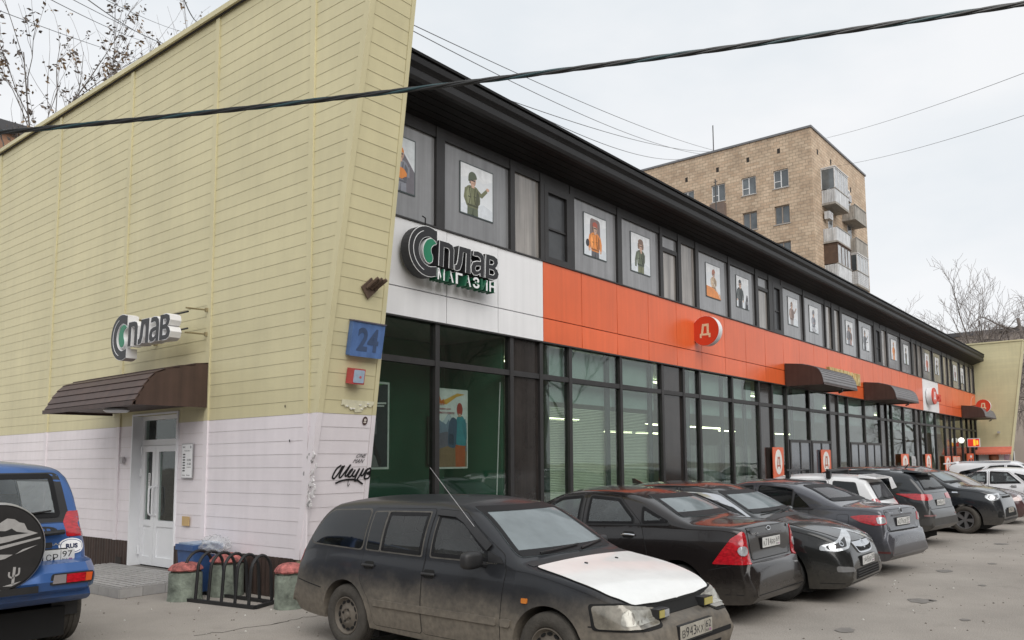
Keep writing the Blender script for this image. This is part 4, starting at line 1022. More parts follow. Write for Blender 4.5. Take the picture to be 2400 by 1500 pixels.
# ------------------------------------------------------------------ brick apartment block
def brick_mat(name, c1, c2, mortar, sc=1.0, bw=.5, bh=.25):
    m = bpy.data.materials.new(name); m.use_nodes = True; t = m.node_tree; N = t.nodes; L = t.links; b = N['Principled BSDF']; b.inputs['Roughness'].default_value = .85
    tc = N.new('ShaderNodeTexCoord'); s = N.new('ShaderNodeSeparateXYZ'); L.new(tc.outputs['Object'], s.inputs[0])
    a = N.new('ShaderNodeMath'); a.operation = 'ADD'; L.new(s.outputs['X'], a.inputs[0]); L.new(s.outputs['Y'], a.inputs[1])
    c = N.new('ShaderNodeCombineXYZ'); L.new(a.outputs[0], c.inputs[0]); L.new(s.outputs['Z'], c.inputs[1])
    br = N.new('ShaderNodeTexBrick'); br.inputs['Scale'].default_value = sc; br.inputs['Brick Width'].default_value = bw; br.inputs['Row Height'].default_value = bh
    br.inputs['Mortar Size'].default_value = .022; br.inputs['Color1'].default_value = (*c1, 1); br.inputs['Color2'].default_value = (*c2, 1); br.inputs['Mortar'].default_value = (*mortar, 1); br.inputs['Bias'].default_value = -.1
    L.new(c.outputs[0], br.inputs['Vector'])
    nz = N.new('ShaderNodeTexNoise'); nz.inputs['Scale'].default_value = .7; nz.inputs['Detail'].default_value = 8; nz.inputs['Roughness'].default_value = .7; L.new(tc.outputs['Object'], nz.inputs['Vector'])
    mr = N.new('ShaderNodeMapRange'); mr.inputs['From Min'].default_value = .3; mr.inputs['From Max'].default_value = .7; mr.inputs['To Min'].default_value = .70; mr.inputs['To Max'].default_value = 1.22; L.new(nz.outputs[0], mr.inputs[0])
    v = N.new('ShaderNodeVectorMath'); v.operation = 'SCALE'; L.new(br.outputs['Color'], v.inputs[0]); L.new(mr.outputs[0], v.inputs['Scale']); L.new(v.outputs[0], b.inputs['Base Color'])
    bp = N.new('ShaderNodeBump'); bp.inputs['Strength'].default_value = .6; bp.inputs['Distance'].default_value = .03; bp.invert = True; L.new(br.outputs['Fac'], bp.inputs['Height']); L.new(bp.outputs[0], b.inputs['Normal'])
    return m
M_BRICK = brick_mat('tan_block_brick', (.47, .345, .24), (.58, .455, .33), (.35, .275, .205))
AX, AY, AH = 53.5, 10.75, 27.45
apt = thing('apartment_block', 'tall tan brick apartment block with balconies rising behind the shop roof', 'apartment block', (AX, AY, 0))
WINS = []
for c in (2.5, 5.2, 7.9, 10.75, 13.6, 16.4):
    for r in range(5): WINS.append((c, 23.92 - r * 2.92))
# west wall pieced round its window openings
q = MB(); cols = sorted({c for c, z in WINS}); hw, hh = .62, .74
ys = [0] + [v for c in cols for v in (c - hw, c + hw)] + [24]
for i in range(0, len(ys) - 1, 2): q.box((0, ys[i], 0), (.3, ys[i + 1], AH))
for c in cols:
    zs = sorted([z for cc, z in WINS if cc == c]); lo = 0
    for z in zs: q.box((0, c - hw, lo), (.3, c + hw, z - hh)); lo = z + hh
    q.box((0, c - hw, lo), (.3, c + hw, AH))
q.box((.3, 0, 0), (13.9, .3, AH)); q.box((13.6, .3, 0), (13.9, 24, AH)); q.box((.3, 23.7, 0), (13.6, 24, AH))
q.build('wall', M_BRICK, apt)
MB().box((-.10, -.10, AH), (14.0, 24.1, AH + .16)).build('roof_edge', mat('grey_roof_flashing', (.16, .16, .17), .6), apt)
MB().box((3, 9, AH + .16), (4.6, 11.5, AH + 1.0)).build('roof_vent', mat('grey_roof_flashing', (.16, .16, .17), .6), apt)
M_WFR = mat('white_window_frame', (.66, .66, .66), .5, var=.08); M_WFD = mat('old_brown_frame', (.30, .24, .19), .6)
M_WGL = mat('far_window_glass', (.10, .115, .125), .08, var=.35, scale=.9, coat=.4, rnd=.3)
M_SILL = mat('concrete_sill', (.36, .34, .32), .8)
for c, z in WINS:
    old = (c in (2.5, 5.2)) and z < 22
    f = MB(); m = M_WFD if old else M_WFR; x = .12
    for a, b in ((-hw, -hw + .07), (hw - .07, hw), (-.02, .06)): f.box((x, c + a, z - hh), (x + .06, c + b, z + hh))
    for a, b in ((-hh, -hh + .08), (hh - .08, hh)): f.box((x, c - hw + .07, z + a), (x + .06, c - .02, z + b)); f.box((x, c + .06, z + a), (x + .06, c + hw - .07, z + b))
    if not old: f.box((x, c + .06, z - .2), (x + .06, c + hw - .07, z - .14))
    wnd = f.build('window', m, apt)
    MB().box((x + .03, c - hw, z - hh), (x + .05, c + hw, z + hh)).build('pane', M_WGL, wnd)
    MB().box((-.06, c - hw - .06, z - hh - .07), (.12, c + hw + .06, z - hh - .002)).build('sill', M_SILL, wnd)
for c, z in ((2.6, 26.2), (5.2, 26.1), (7.9, 25.9), (10.8, 25.7), (13.5, 25.6)): MB().box((-.01, c - .12, z - .2), (.02, c + .12, z + .2)).build('wall_vent', M_GAP, apt)
for x, z in ((1.4, 25.9), (9.5, 25.0), (4.5, 26.0)): MB().box((x - .15, -.01, z - .22), (x + .15, .02, z + .22)).build('wall_vent', M_GAP, apt)
MB().box((-.45, 7.2, 21.8), (-.02, 8.5, 22.9)).build('hanging_box', mat('wood_box', (.16, .12, .10), .8), apt)
M_BALW = mat('white_balcony_sheet', (.56, .57, .58), .6, var=.15, scale=2, streak=.3); M_BALG = mat('grey_balcony_concrete', (.33, .31, .28), .85, var=.2, scale=2, streak=.3); M_BALB = mat('brown_balcony_board', (.10, .06, .04), .7, var=.2, scale=3)
def balcony(x0, x1, z, m, glazed=None, zt=None, ribbed=False):
    """slab, parapet (side and front), optional glazing; z = parapet foot"""
    b = MB(); b.box((x0 - .05, -1.1, z - .18), (x1 + .05, 0, z)); bal = b.build('balcony', M_BALG, apt)
    p = MB(); h = 1.05
    if ribbed:
        for i in range(7): p.box((x0, -1.08, z + i * .15 + .01), (x1, -1.02, z + i * .15 + .14)); p.box((x0, -1.02, z + i * .15 + .01), (x0 + .05, 0, z + i * .15 + .14))
    else:
        p.box((x0, -1.08, z), (x1, -1.02, z + h))
        n = 8
        for i in range(n): p.box((x0, -1.02 + i * 1.02 / n, z), (x0 + .04, -1.02 + (i + .82) * 1.02 / n, z + h))
        p.box((x1 - .04, -1.02, z), (x1, 0, z + h))
    p.build('parapet', m, bal)
    MB().box((x0 - .03, -1.12, z + h), (x1 + .03, -1.0, z + h + .07)).build('rail', M_BALG, bal)
    if glazed:
        gz = MB(); z0, z1 = z + h + .07, zt
        for x in (x0, x0 + .9, x0 + 1.75, x0 + 2.4, x1 - .07): gz.box((x, -1.09, z0), (x + .07, -1.02, z1))
        gz.box((x0, -1.09, z1), (x1, -1.02, z1 + .1)); gz.box((x0, -.06, z0), (x0 + .07, 0, z1)); gz.box((x0, -1.02, z1), (x0 + .07, 0, z1 + .1)); gz.box((x0 - .05, -1.15, z1 + .1), (x1 + .05, 0, z1 + .16))
        gz.build('glazing_frame', glazed, bal)
        MB().box((x0 + .07, -1.06, z0), (x1 - .07, -1.05, z1)).build('pane', mat('curtained_balcony_glass', (.36, .37, .38), .15, var=.3, scale=2.5, coat=.3), bal)
        MB().box((x0 + .02, -1.0, z0), (x0 + .04, -.06, z1)).build('side_pane', M_WGL if glazed is M_WFR else M_BALB, bal)
for a in ((1.95, 5.2, 21.85, M_BALW, M_WFR, 24.55), (1.95, 5.2, 18.75, M_BALW, None, 0), (1.95, 5.2, 15.85, M_BALW, M_BALB, 18.45), (6.85, 9.9, 21.75, M_BALG, None, 0), (6.85, 9.9, 18.95, M_BALG, None, 0), (6.85, 9.9, 16.15, M_BALW, M_WFR, 18.6)):
    balcony(*a[:4], glazed=a[4], zt=a[5], ribbed=(a[2] == 16.15))
for x0, z in ((2.3, 20.2), (7.2, 23.2), (7.2, 20.4), (2.3, 23.2)):
    f = MB(); f.box((x0 + .9, -.03, z), (x0 + 1.0, .06, z + 1.5)); f.box((x0 + 1.9, -.03, z), (x0 + 2.0, .06, z + 1.5)); f.box((x0 + .9, -.03, z + 1.5), (x0 + 2.0, .06, z + 1.6)); w_ = f.build('window', M_WFR, apt)
    MB().box((x0 + 1.0, -.01, z), (x0 + 1.9, .02, z + 1.5)).build('pane', M_WGL, w_)
for x, z in ((2.0, 20.9), (7.0, 23.6)):
    a_ = MB().box((x, -.55, z - .3), (x + .85, -.15, z + .3)).build('air_conditioner', M_BALW, apt)
    MB().lathe([(.0, 0), (.22, 0), (.22, -.02), (0, -.02)], (x + .35, -.552, z), 'y', 16).build('fan_grille', mat('grey_plastic', (.42, .40, .41), .5), a_)
def mast(loc, h, label, bars):
    t = thing('antenna', label, 'antenna', loc); q = MB(); q.tube([(0, 0, 0), (0, 0, h)], .05, 5)
    for z, l in bars: q.tube([(0, -l, z), (0, l, z)], .03, 4)
    q.build('mast', M_FRM, t)
mast((56.5, 20.4, AH + .16), 3.6, 'tall thin antenna mast on the left part of the brick block roof', [(1.2, .25)])
mast((60.5, 16.1, AH + .16), 3.0, 'short antenna with cross bars near the corner of the brick block roof', [(2.6, .5), (2.2, .45)])
mast((44.4, 14.5, 8.4), 13.2, 'thin antenna mast rising over the shop roof left of the brick block', [(13.0, .15)])

# brown block far behind the trees on the left, and one behind the far end wall
def far_block(label, x0, y0, x1, y1, h, m, face):
    t = thing('far_building', label, 'building', (x0, y0, 0)); W_, D_ = x1 - x0, y1 - y0
    MB().box((0, 0, 0), (W_, D_, h)).build('wall', m, t); MB().box((-.3, -.3, h), (W_ + .3, D_ + .3, h + .5)).build('roof', mat('dark_roof', (.07, .07, .075), .8), t)
    for r in range(int(h / 3) - 1, max(-1, int(h / 3) - 6), -1):
        if face == 'x':
            for k in range(int(D_ / 3)):
                w_ = MB().box((-.05, 1 + k * 3, r * 3 + 1), (.0, 2.4 + k * 3, r * 3 + 2.5)).build('window', M_WFR, t)
                MB().box((-.08, 1.1 + k * 3, r * 3 + 1.1), (-.05, 2.3 + k * 3, r * 3 + 2.4)).build('pane', M_WGL, w_)
        else:
            for k in range(int(W_ / 3)):
                w_ = MB().box((1 + k * 3, -.05, r * 3 + 1), (2.4 + k * 3, 0, r * 3 + 2.5)).build('window', M_WFR, t)
                MB().box((1.1 + k * 3, -.08, r * 3 + 1.1), (2.3 + k * 3, -.05, r * 3 + 2.4)).build('pane', M_WGL, w_)
far_block('orange brown brick building half hidden by the bare trees at the left', -2, 33, 10.5, 43, 17.6, mat('orange_brick', (.34, .19, .12), .85, var=.15, scale=.5), 'y')
far_block('pale brown building behind the weeping tree beyond the far end wall', 103, -14, 118, 14, 16.8, mat('grey_tan_brick', (.36, .31, .27), .85, var=.12, scale=.4), 'x')

# unseen block added, with trees, across the lot to darken the glass reflections
far_block('unseen long brown block added behind the viewer for dark reflections', -30, -62, 70, -50, 21, mat('added_brown_block', (.20, .16, .13), .85, var=.15, scale=.3), 'none')

# ------------------------------------------------------------------ trees
M_BARK = mat('grey_brown_bark', (.125, .108, .096), .9, var=.25, scale=8)
M_TWIG = mat('twig_bark', (.19, .165, .155), .9, var=.2, scale=6)
M_LEAF = mat('withered_leaf', (.24, .165, .10), .8, var=.35, scale=9, rnd=.1); M_LEAFG = mat('grey_seed_cluster', (.18, .155, .14), .8, var=.3, scale=9)
def bare_tree(label, loc, h, seed, group, spread=.5, leaves=0, droop=0., levels=4, r0=None, twig_n=5, lean=(0, 0), clear=.3, minr=.008):
    R = random.Random(seed); t = thing('bare_tree', label, 'tree', loc, R.uniform(0, 6), group)
    tr, br, tw, lf, lg = MB(), MB(), MB(), MB(), MB(); tips = []
    r0 = r0 or h * .014
    def grow(p, d, L, r, lev):
        n = 5 if lev < 2 else 4; pts = [p]; q = p.copy(); dd = d.copy()
        for i in range(n):
            dd = (dd + Vector((R.gauss(0, .13), R.gauss(0, .13), R.gauss(0, .08) + (.06 if lev and not droop else 0) - (droop * (.10 + .16 * lev) if lev > 1 else 0)))).normalized()
            q = q + dd * L / n; pts.append(q.copy())
        tgt = tr if lev == 0 else (br if lev < 3 else tw)
        tgt.tube(pts, max(r, minr), 7 if lev == 0 else (5 if lev < 2 else 3), False, max(r * .45, minr * .7))
        if lev >= levels:
            tips.extend(pts[1:]); return
        k = (7 if lev == 0 else twig_n)
        for i in range(k):
            f = (clear + (1 - clear) * (i + R.random()) / k) if lev == 0 else (.2 + .8 * (i + R.random()) / k)
            j = min(int(f * n), n - 1); u = f * n - j; b = pts[j].lerp(pts[j + 1], u)
            ax = (pts[j + 1] - pts[j]).normalized(); sd_ = ax.orthogonal().normalized(); sd_.rotate(Matrix.Rotation(R.uniform(0, 6.28), 3, ax))
            nd = (ax * (1 - spread) + sd_ * spread * R.uniform(.8, 1.3) + Vector((0, 0, .10))).normalized()
            grow(b, nd, L * (R.uniform(.42, .62) if lev == 0 else R.uniform(.45, .68)) * (1.15 - .5 * f if lev == 0 else 1), r * (.42 if lev == 0 else .55) * (1.1 - .4 * f), lev + 1)
    grow(Vector((0, 0, 0)), Vector((lean[0], lean[1], 1)).normalized(), h * .92, r0, 0)
    tr.build('trunk', M_BARK, t, True); c = br.build('crown', M_BARK, t, True); stuff(tw.build('twigs', M_TWIG, c))
    if leaves:
        for i in range(leaves):
            p = R.choice(tips); cc = p + Vector((R.gauss(0, .10), R.gauss(0, .10), R.gauss(-.06, .08)))
            tgt = lf if R.random() < .45 else lg
            for k in range(R.randint(2, 5)):
                c0 = cc + Vector((R.gauss(0, .07), R.gauss(0, .07), R.gauss(-.03, .07))); s = R.uniform(.04, .095)
                a = Vector((R.gauss(0, 1), R.gauss(0, 1), R.gauss(0, .6))).normalized(); b_ = a.cross(Vector((R.random(), R.random(), R.random()))).normalized()
                tgt.add([c0 - a * s, c0 - b_ * s * .5, c0 + a * s, c0 + b_ * s * .5], [(0, 1, 2, 3)])
        stuff(lf.build('withered_leaves', M_LEAF, c)); stuff(lg.build('seed_clusters', M_LEAFG, c))
    return t
g1 = 'bare trees behind the yellow wall'
bare_tree('slender bare tree with brown seed clusters, leftmost behind the yellow wall', (1.0, 16.6, 0), 13.0, 3, g1, .30, 520, 0, 3, .10, 5, minr=.0055)
bare_tree('bare tree with withered leaves rising highest over the yellow wall', (2.9, 16.9, 0), 14.2, 11, g1, .30, 640, 0, 3, .11, 6, minr=.0055)
bare_tree('small bare tree with withered leaves just over the coping of the yellow wall', (4.6, 17.8, 0), 12.2, 21, g1, .34, 260, 0, 3, .10, 5, minr=.0055)
g3 = 'bare trees beyond the far end of the shop'
bare_tree('large weeping tree with hanging twigs beyond the far end wall', (80, -2.6, 0), 18.5, 5, g3, .62, 0, 1.0, 4, .34, 6, minr=.016, clear=.4)
bare_tree('bare forked tree just behind the far end wall', (62.5, 1.2, 0), 12.4, 8, g3, .42, 0, 0, 4, .17, 4, minr=.012)
bare_tree('thin bare tree left of the forked one over the shop roof end', (67, 4.2, 0), 12.8, 14, g3, .45, 0, 0, 4, .14, 4, minr=.012)
bare_tree('low bare tree over the end of the shop roof', (70, 7.4, 0), 12.4, 31, g3, .5, 0, 0, 4, .13, 4, minr=.012)
bare_tree('big dark bare tree at the right edge beyond the far end wall', (66, -4.6, 0), 12, 44, g3, .6, 0, .2, 4, .30, 6, minr=.014)
bare_tree('thick bare tree behind the parked white cars at the right edge', (58, -4.4, 0), 11, 47, g3, .6, 0, .1, 4, .26, 6, minr=.012, clear=.15)
far_block('unseen brown block added left of the viewer to darken reflections', -75, -70, -58, 70, 19, mat('added_brown_block', (.20, .16, .13), .85, var=.15, scale=.3), 'none')  # added out of view to darken what the car sides reflect
_row = MB()
for i, (x, y, sd_) in enumerate(((-20, -34, 61), (-6, -38, 62), (8, -34, 63), (22, -37, 64), (38, -35, 65), (55, -36, 66), (-30, -14, 67), (-34, 6, 68))):
    tt = bare_tree('row', (x, y, 0), 15 + i % 3, sd_, None, .55, 0, 0, 3, .25, 5, minr=.03)
    for o in [tt] + list(tt.children_recursive):
        if o.type == 'MESH': _row.add([(v.co.x + x, v.co.y + y, v.co.z) for v in o.data.vertices], [tuple(p.vertices) for p in o.data.polygons])
    for o in list(tt.children_recursive) + [tt]: bpy.data.objects.remove(o)
stuff(_row.build('tree_row', M_BARK))

# ------------------------------------------------------------------ cables overhead
M_CAB = mat('black_cable_sheath', (.012, .013, .014), .38, var=.2, scale=8); M_CABT = mat('teal_cable_sheath', (.015, .055, .065), .4, var=.2, scale=8)
t = thing('overhead_cable', 'thick twisted black cable slung across the picture in front of the building', 'cable', (-4.87, -4.56, 3.78))
A_, B_ = Vector((0, 0, 0)), Vector((2.77, -4.96, .26)); D_ = (B_ - A_); ln = D_.length
def cpos(s):
    p = A_ + D_ * s; p.z += .20 * (s * s - s) if True else 0; return p
s0, s1, NN = -1.6, 1.9, 900
up_ = Vector((0, 0, 1)); side_ = D_.cross(up_).normalized()
for k in range(4):
    pts = []
    for i in range(NN + 1):
        s = s0 + (s1 - s0) * i / NN; a = s * ln / .34 * 2 * math.pi * .5 + k * math.pi / 2
        pts.append(cpos(s) + (side_ * math.cos(a) + up_ * math.sin(a)) * .0078)
    MB().tube(pts, .0074, 6).build('strand', M_CABT if k == 1 else M_CAB, t, True)
M_WIRE = mat('thin_wire', (.10, .10, .105), .6)
def wire(label, a, b, sag, r):
    a, b = Vector(a), Vector(b); t = thing('overhead_wire', label, 'wire', a, 0, 'thin overhead wires')
    pts = [(b - a) * (i / 24) + Vector((0, 0, -sag * 4 * (i / 24) * (1 - i / 24))) for i in range(25)]
    MB().tube(pts, r, 4).build('strand', M_WIRE, t); return t
wire('thin wire crossing the sky at the left, highest of those over the trees', (-2.21, 3.35, 9.22), (6.72, 16.95, 16.38), .05, .008)
wire('thin wire just below the highest one over the left trees', (-1.58, 3.13, 9.17), (6.54, 17.04, 16.46), .12, .010)
wire('sagging wire meeting the coping right of the trees', (-.21, 2.52, 9.49), (5.3, 12.06, 15.01), .25, .010)
wire('lowest thin wire across the left tree tops', (-.75, 9.18, 11.44), (7.56, 20.97, 17.56), .05, .010)
wire('thin wire slanting over the middle of the left trees', (-.70, 7.06, 11.01), (7.54, 20.99, 18.34), .06, .010)
wire('short thin wire near the top of the picture left of the coping corner', (-.44, 4.83, 10.2), (7.07, 16.77, 17.02), .06, .007)
wire('upper wire from the near wall to the mast on the brick block', (9.61, 7.79, 15.26), (56.52, 20.43, 28.97), .4, .014)
wire('second wire from the near wall to the brick block roof', (9.63, 7.77, 15.05), (56.16, 21.16, 28.65), .7, .014)
wire('lower wire over the shop roof to the mast on the brick block', (13.08, 7.09, 13.96), (56.52, 20.43, 28.85), .5, .014)
wire('lowest wire over the shop roof to the brick block', (13.27, 6.88, 13.82), (55.99, 21.5, 28.57), 1.0, .014)
wire('wire from the brick block corner rising to the right edge', (61.59, 13.32, 29.6), (33.33, -6.79, 18.88), .3, .014)
wire('wire from the side of the brick block to the right edge, the lower of two', (58.72, 10.7, 25.83), (33.32, -6.68, 16.94), .3, .014)

# ------------------------------------------------------------------ by the wall: planters, bicycle rack, bin, bag
M_CONC = mat('green_painted_concrete', (.150, .172, .140), .85, var=.55, scale=6, bump=.5, bscale=25, rnd=.08)
M_REDP = mat('flaking_red_paint', (.31, .095, .085), .8, var=.75, scale=16, bump=.5, bscale=30)
def bollard(label, x, y, r, h, seed, lean=0.):
    R = random.Random(seed); t = thing('concrete_bollard', label, 'bollard', (x, y, 0), R.uniform(0, 3), 'green concrete bollards with red domed tops')
    def ring(prof, nm, m):
        q = MB(); q.lathe(prof, n=28); q.v = [(a * (1 + .03 * math.sin(5 * math.atan2(b, a) + seed)), b * (1 + .025 * math.sin(4 * math.atan2(b, a) + c * 9)), c + R.uniform(-.004, .004)) for a, b, c in q.v]; return q.build(nm, m, t, True, 40)
    ring([(0, 0), (r * 1.04, 0), (r * 1.02, .03), (r, .05), (r * .97, h * .70), (r * .93, h * .74), (0, h * .74)], 'body', M_CONC)
    ring([(0, h * .735), (r * .80, h * .735), (r * .84, h * .80), (0, h * .80)], 'neck', M_CONC)
    ring([(0, h * .79), (r * .98, h * .79), (r * 1.03, h * .82), (r * .97, h * .87), (r * .80, h * .94), (r * .5, h * .985), (r * .2, h), (0, h)], 'dome', M_REDP)
bollard('green bollard with a flaking red top at the left end of the bicycle rack', -.80, .74, .215, .50, 2)
bollard('green bollard with a pale flaked top behind the bicycle rack against the wall', -.27, .62, .225, .58, 5)
bollard('green bollard with a red top at the right end of the rack beside the wagon', -.36, -.98, .185, .56, 9)
t = thing('bike_rack', 'black tube bicycle rack with six hoops at the foot of the pink wall', 'bike rack', (-.62, .05, 0))
M_RACK = mat('black_rack_tube', (.014, .014, .015), .45, var=.2)
A0, A1, B0, B1 = Vector((-.27, .70, 0)), Vector((-.06, -.78, 0)), Vector((.20, .86, 0)), Vector((.30, -.62, 0))
def bar(a, b):
    d = (b - a).normalized(); n_ = Vector((-d.y, d.x, 0)) * .025
    return [a - n_, b - n_, b + n_, a + n_]
for a, b in ((A0, A1), (B0, B1), (A0, B0), (A1, B1)):
    p = bar(a, b); MB().hexa([(v.x, v.y, .004) for v in p] + [(v.x, v.y, .045) for v in p]).build('rail', M_RACK, t)
for i in range(6):
    f = .06 + .86 * i / 5; a = A0.lerp(A1, f); b = B0.lerp(B1, min(f + .06, 1)); pts = [a + Vector((0, 0, .04))]
    m_ = (a + b) / 2; half = (b - a) / 2 * 1.0
    top = .42
    pts.append(a + Vector((0, 0, .2)) + half * .05); 
    for k in range(11):
        an = math.pi - math.pi * k / 10; pts.append(m_ + half * math.cos(an) * .88 + Vector((0, 0, top + .22 * math.sin(an))))
    pts += [b + Vector((0, 0, .2)) - half * .05, b + Vector((0, 0, .04))]
    MB().tube(pts, .021, 8).build('hoop', M_RACK, t, True)
t = thing('litter_bin', 'blue rubbish bin between the porch step and the green bollards', 'bin', (-.33, 1.27, 0))
M_BIN = mat('blue_plastic_bin', (.035, .085, .22), .5, var=.2, scale=4)
q = MB(); q.hexa([(-.17, -.19, 0), (.17, -.19, 0), (.17, .19, 0), (-.17, .19, 0), (-.21, -.22, .62), (.21, -.22, .62), (.21, .22, .62), (-.21, .22, .62)]); q.build('body', M_BIN, t)
q = MB(); q.box((-.23, -.24, .60), (.23, -.205, .68)).box((-.23, .205, .60), (.23, .24, .68)).box((-.23, -.205, .60), (-.205, .205, .68)).box((.205, -.205, .60), (.23, .205, .68)); q.build('rim', M_BIN, t)
M_BAG = mat('clear_plastic_bag', (.62, .64, .66), .22, var=.3, scale=12, spec=.8)
M_BAG.node_tree.nodes['Principled BSDF'].inputs['Alpha'].default_value = .30
q = MB().box((-.20, -.20, .625), (.20, .20, .70)); q.build('bin_liner', mat('pale_blue_liner', (.25, .32, .42), .4, var=.2, scale=10), t)
bm = bmesh.new(); bmesh.ops.create_icosphere(bm, subdivisions=4, radius=1)
from mathutils import noise as mnoise
for v in bm.verts:
    n_ = v.co.normalized(); d_ = mnoise.noise(n_ * 2.3) * .35 + mnoise.noise(n_ * 6 + Vector((3, 1, 2))) * .22 + abs(mnoise.noise(n_ * 13)) * .14
    v.co = Vector((n_.x * .16, n_.y * .24, n_.z * .12)) * (1 + d_)
me = bpy.data.meshes.new('plastic_bag'); bm.to_mesh(me); bm.free(); me.materials.append(M_BAG); me.shade_smooth()
o = link(bpy.data.objects.new('plastic_bag', me)); o.location = (-.36, .78, .69); tag(o, 'crumpled clear plastic bag lying on the pale topped green bollard and the bin', 'plastic bag')

# ------------------------------------------------------------------ marks on the ground
M_SEAM = mat('asphalt_seam', (.10, .09, .08), .95)
q = MB()
CR = random.Random(12)
for P0 in ([(-1.9, -1.6), (-1.2, -1.75), (-.6, -1.72), (.1, -1.95), (1.2, -2.0)], [(-3.6, -2.4), (-2.9, -2.7), (-2.3, -3.5)], [(3.0, -9.0), (3.8, -9.6), (5.2, -9.7)]):
    pts = [(a + CR.gauss(0, .03), b + CR.gauss(0, .03)) for a, b in curve2(P0, 10)]
    q.prism(stroke(pts, .011, .005), FR((0, 0, 0), (1, 0, 0), (0, 1, 0)), .0005, .004)
stuff(q.build('asphalt_crack', M_SEAM))
M_PATCH = mat('asphalt_patch', (.25, .232, .21), .93, var=.18, scale=2.5, bump=.5, bscale=45, spec=.2)
for i, (cx, cy, rx, ry) in enumerate(((5.6, -9.1, .9, .45),)):
    q = MB(); q.prism(blob(cx, cy, rx, ry, 26, .10), FR((0, 0, 0), (1, 0, 0), (0, 1, 0)), .0005, .0045); stuff(q.build('asphalt_patch', M_PATCH))
M_OIL = mat('oil_stain', (.17, .157, .143), .75, var=.2, scale=6)
q = MB()
for cx, cy, r_ in ((2.2, -7.1, .10), (4.5, -7.3, .14), (4.62, -7.42, .05), (7.6, -6.95, .12), (9.0, -7.4, .07), (12.6, -7.0, .13), (-2.2, -2.0, .06), (3.5, -8.0, .05), (6.3, -7.7, .05)):
    q.prism(blob(cx, cy, r_ * 1.3, r_, 16, .25), FR((0, 0, 0), (1, 0, 0), (0, 1, 0)), .0048, .0056)
stuff(q.build('oil_stain', M_OIL))
R = random.Random(5); q = MB(); q2 = MB()
for i in range(1500):
    x, y = R.uniform(-6, 16), R.uniform(-11, -.6) if R.random() < .8 else R.uniform(-3, 2)
    if x > -.5 and y > -.3: continue
    s = R.uniform(.004, .014); (q if R.random() < .8 else q2).lathe([(0, 0), (s, 0), (s * .7, s * .7), (0, s)], (x, y, 0), n=5, a0=R.random())
stuff(q.build('grit', mat('grit', (.16, .14, .12), .9, var=.4, scale=3))); stuff(q2.build('litter_scraps', mat('litter_scraps', (.55, .54, .50), .8)))

for x, y, rz, lab in ((9.6, -8.2, .3, 'white crumpled paper scrap on the asphalt, largest of the litter'), (7.0, -8.3, 1.2, 'flat brown cardboard scrap lying on the asphalt')):
    m_ = mat('paper_scrap', (.66, .66, .64), .8) if 'white' in lab else mat('brown_card', (.10, .075, .055), .85)
    q = MB(); q.prism(blob(0, 0, .10, .05, 9, .3), FR((0, 0, 0), (1, 0, 0), (0, 1, 0)), .004, .02); o = q.build('paper_scrap', m_, None); o.location = (x, y, 0); o.rotation_euler = (0, 0, rz); tag(o, lab, 'litter')
# ------------------------------------------------------------------ cars
M_TYRE = mat('tyre_rubber', (.022, .021, .020), .85, var=.2, scale=9, bump=.3, bscale=60)
M_TYRED = mat('dusty_tyre', (.060, .054, .046), .9, var=.3, scale=7, bump=.4, bscale=50)
M_SEALD = mat('dusty_window_rubber', (.085, .080, .072), .8, var=.3, scale=9)
M_LINER = mat('wheel_arch_liner', (.008, .008, .008), .95)
M_BLACKP = mat('black_trim_plastic', (.016, .016, .017), .5, var=.15, scale=6)
M_CHROME = mat('chrome_trim', (.62, .63, .65), .12, metal=1., var=.03)
M_ALLOY = mat('alloy_rim', (.30, .30, .31), .32, metal=.7, var=.1)
M_ALLOYD = mat('dark_alloy_rim', (.10, .10, .105), .4, metal=.6, var=.15)
M_STEEL = mat('dusty_steel_rim', (.125, .108, .088), .75, var=.25, scale=9)
def auto_glass(name, tint, dust, amt, rough=.03):  # dust: film colour, which also carries sky reflection painted into the panes
    """see-through car glass with a film on it: dust and painted-in sky reflection"""
    m = glass_mat(name, tint, rough, 1.5, .015); N = m.node_tree.nodes; L = m.node_tree.links
    o = [n for n in N if n.type == 'OUTPUT_MATERIAL'][0]; src = o.inputs[0].links[0].from_socket
    d = N.new('ShaderNodeBsdfDiffuse'); d.inputs[0].default_value = (*dust, 1); x = N.new('ShaderNodeMixShader')
    nz = N.new('ShaderNodeTexNoise'); nz.inputs['Scale'].default_value = 3; nz.inputs['Detail'].default_value = 6; tc = N.new('ShaderNodeTexCoord'); L.new(tc.outputs['Object'], nz.inputs['Vector'])
    r = N.new('ShaderNodeMapRange'); r.inputs['From Min'].default_value = .3; r.inputs['From Max'].default_value = .7; r.inputs['To Min'].default_value = amt * .8; r.inputs['To Max'].default_value = amt * 1.2; L.new(nz.outputs[0], r.inputs[0])
    L.new(r.outputs[0], x.inputs[0]); L.new(src, x.inputs[1]); L.new(d.outputs[0], x.inputs[2]); L.new(x.outputs[0], o.inputs[0])
    return m
M_CGL = auto_glass('car_glass', (.55, .59, .59), (.18, .19, .19), .12)
M_CGLC = auto_glass('clear_car_glass', (.70, .75, .75), (.28, .31, .32), .26)  # film lightened so its colour carries the reflected sky and lit cabin
M_CGL2 = auto_glass('car_windscreen', (.62, .68, .68), (.36, .415, .435), .46)  # pale blue-grey sky reflection is put into the film colour
M_CGLR = auto_glass('grey_rear_glass', (.42, .44, .45), (.17, .17, .185), .32)
M_FRIT = mat('black_glass_edge', (.010, .010, .011), .5, spec=.2)
SEE = {M_CGL, M_CGLC, M_CGL2, M_CGLR}
M_SEAT = mat('dark_seat_cloth', (.060, .060, .064), .9, var=.2, scale=12)
M_CGLT = mat('tinted_car_glass', (.005, .006, .007), .05, var=.1, spec=.5, scale=2)
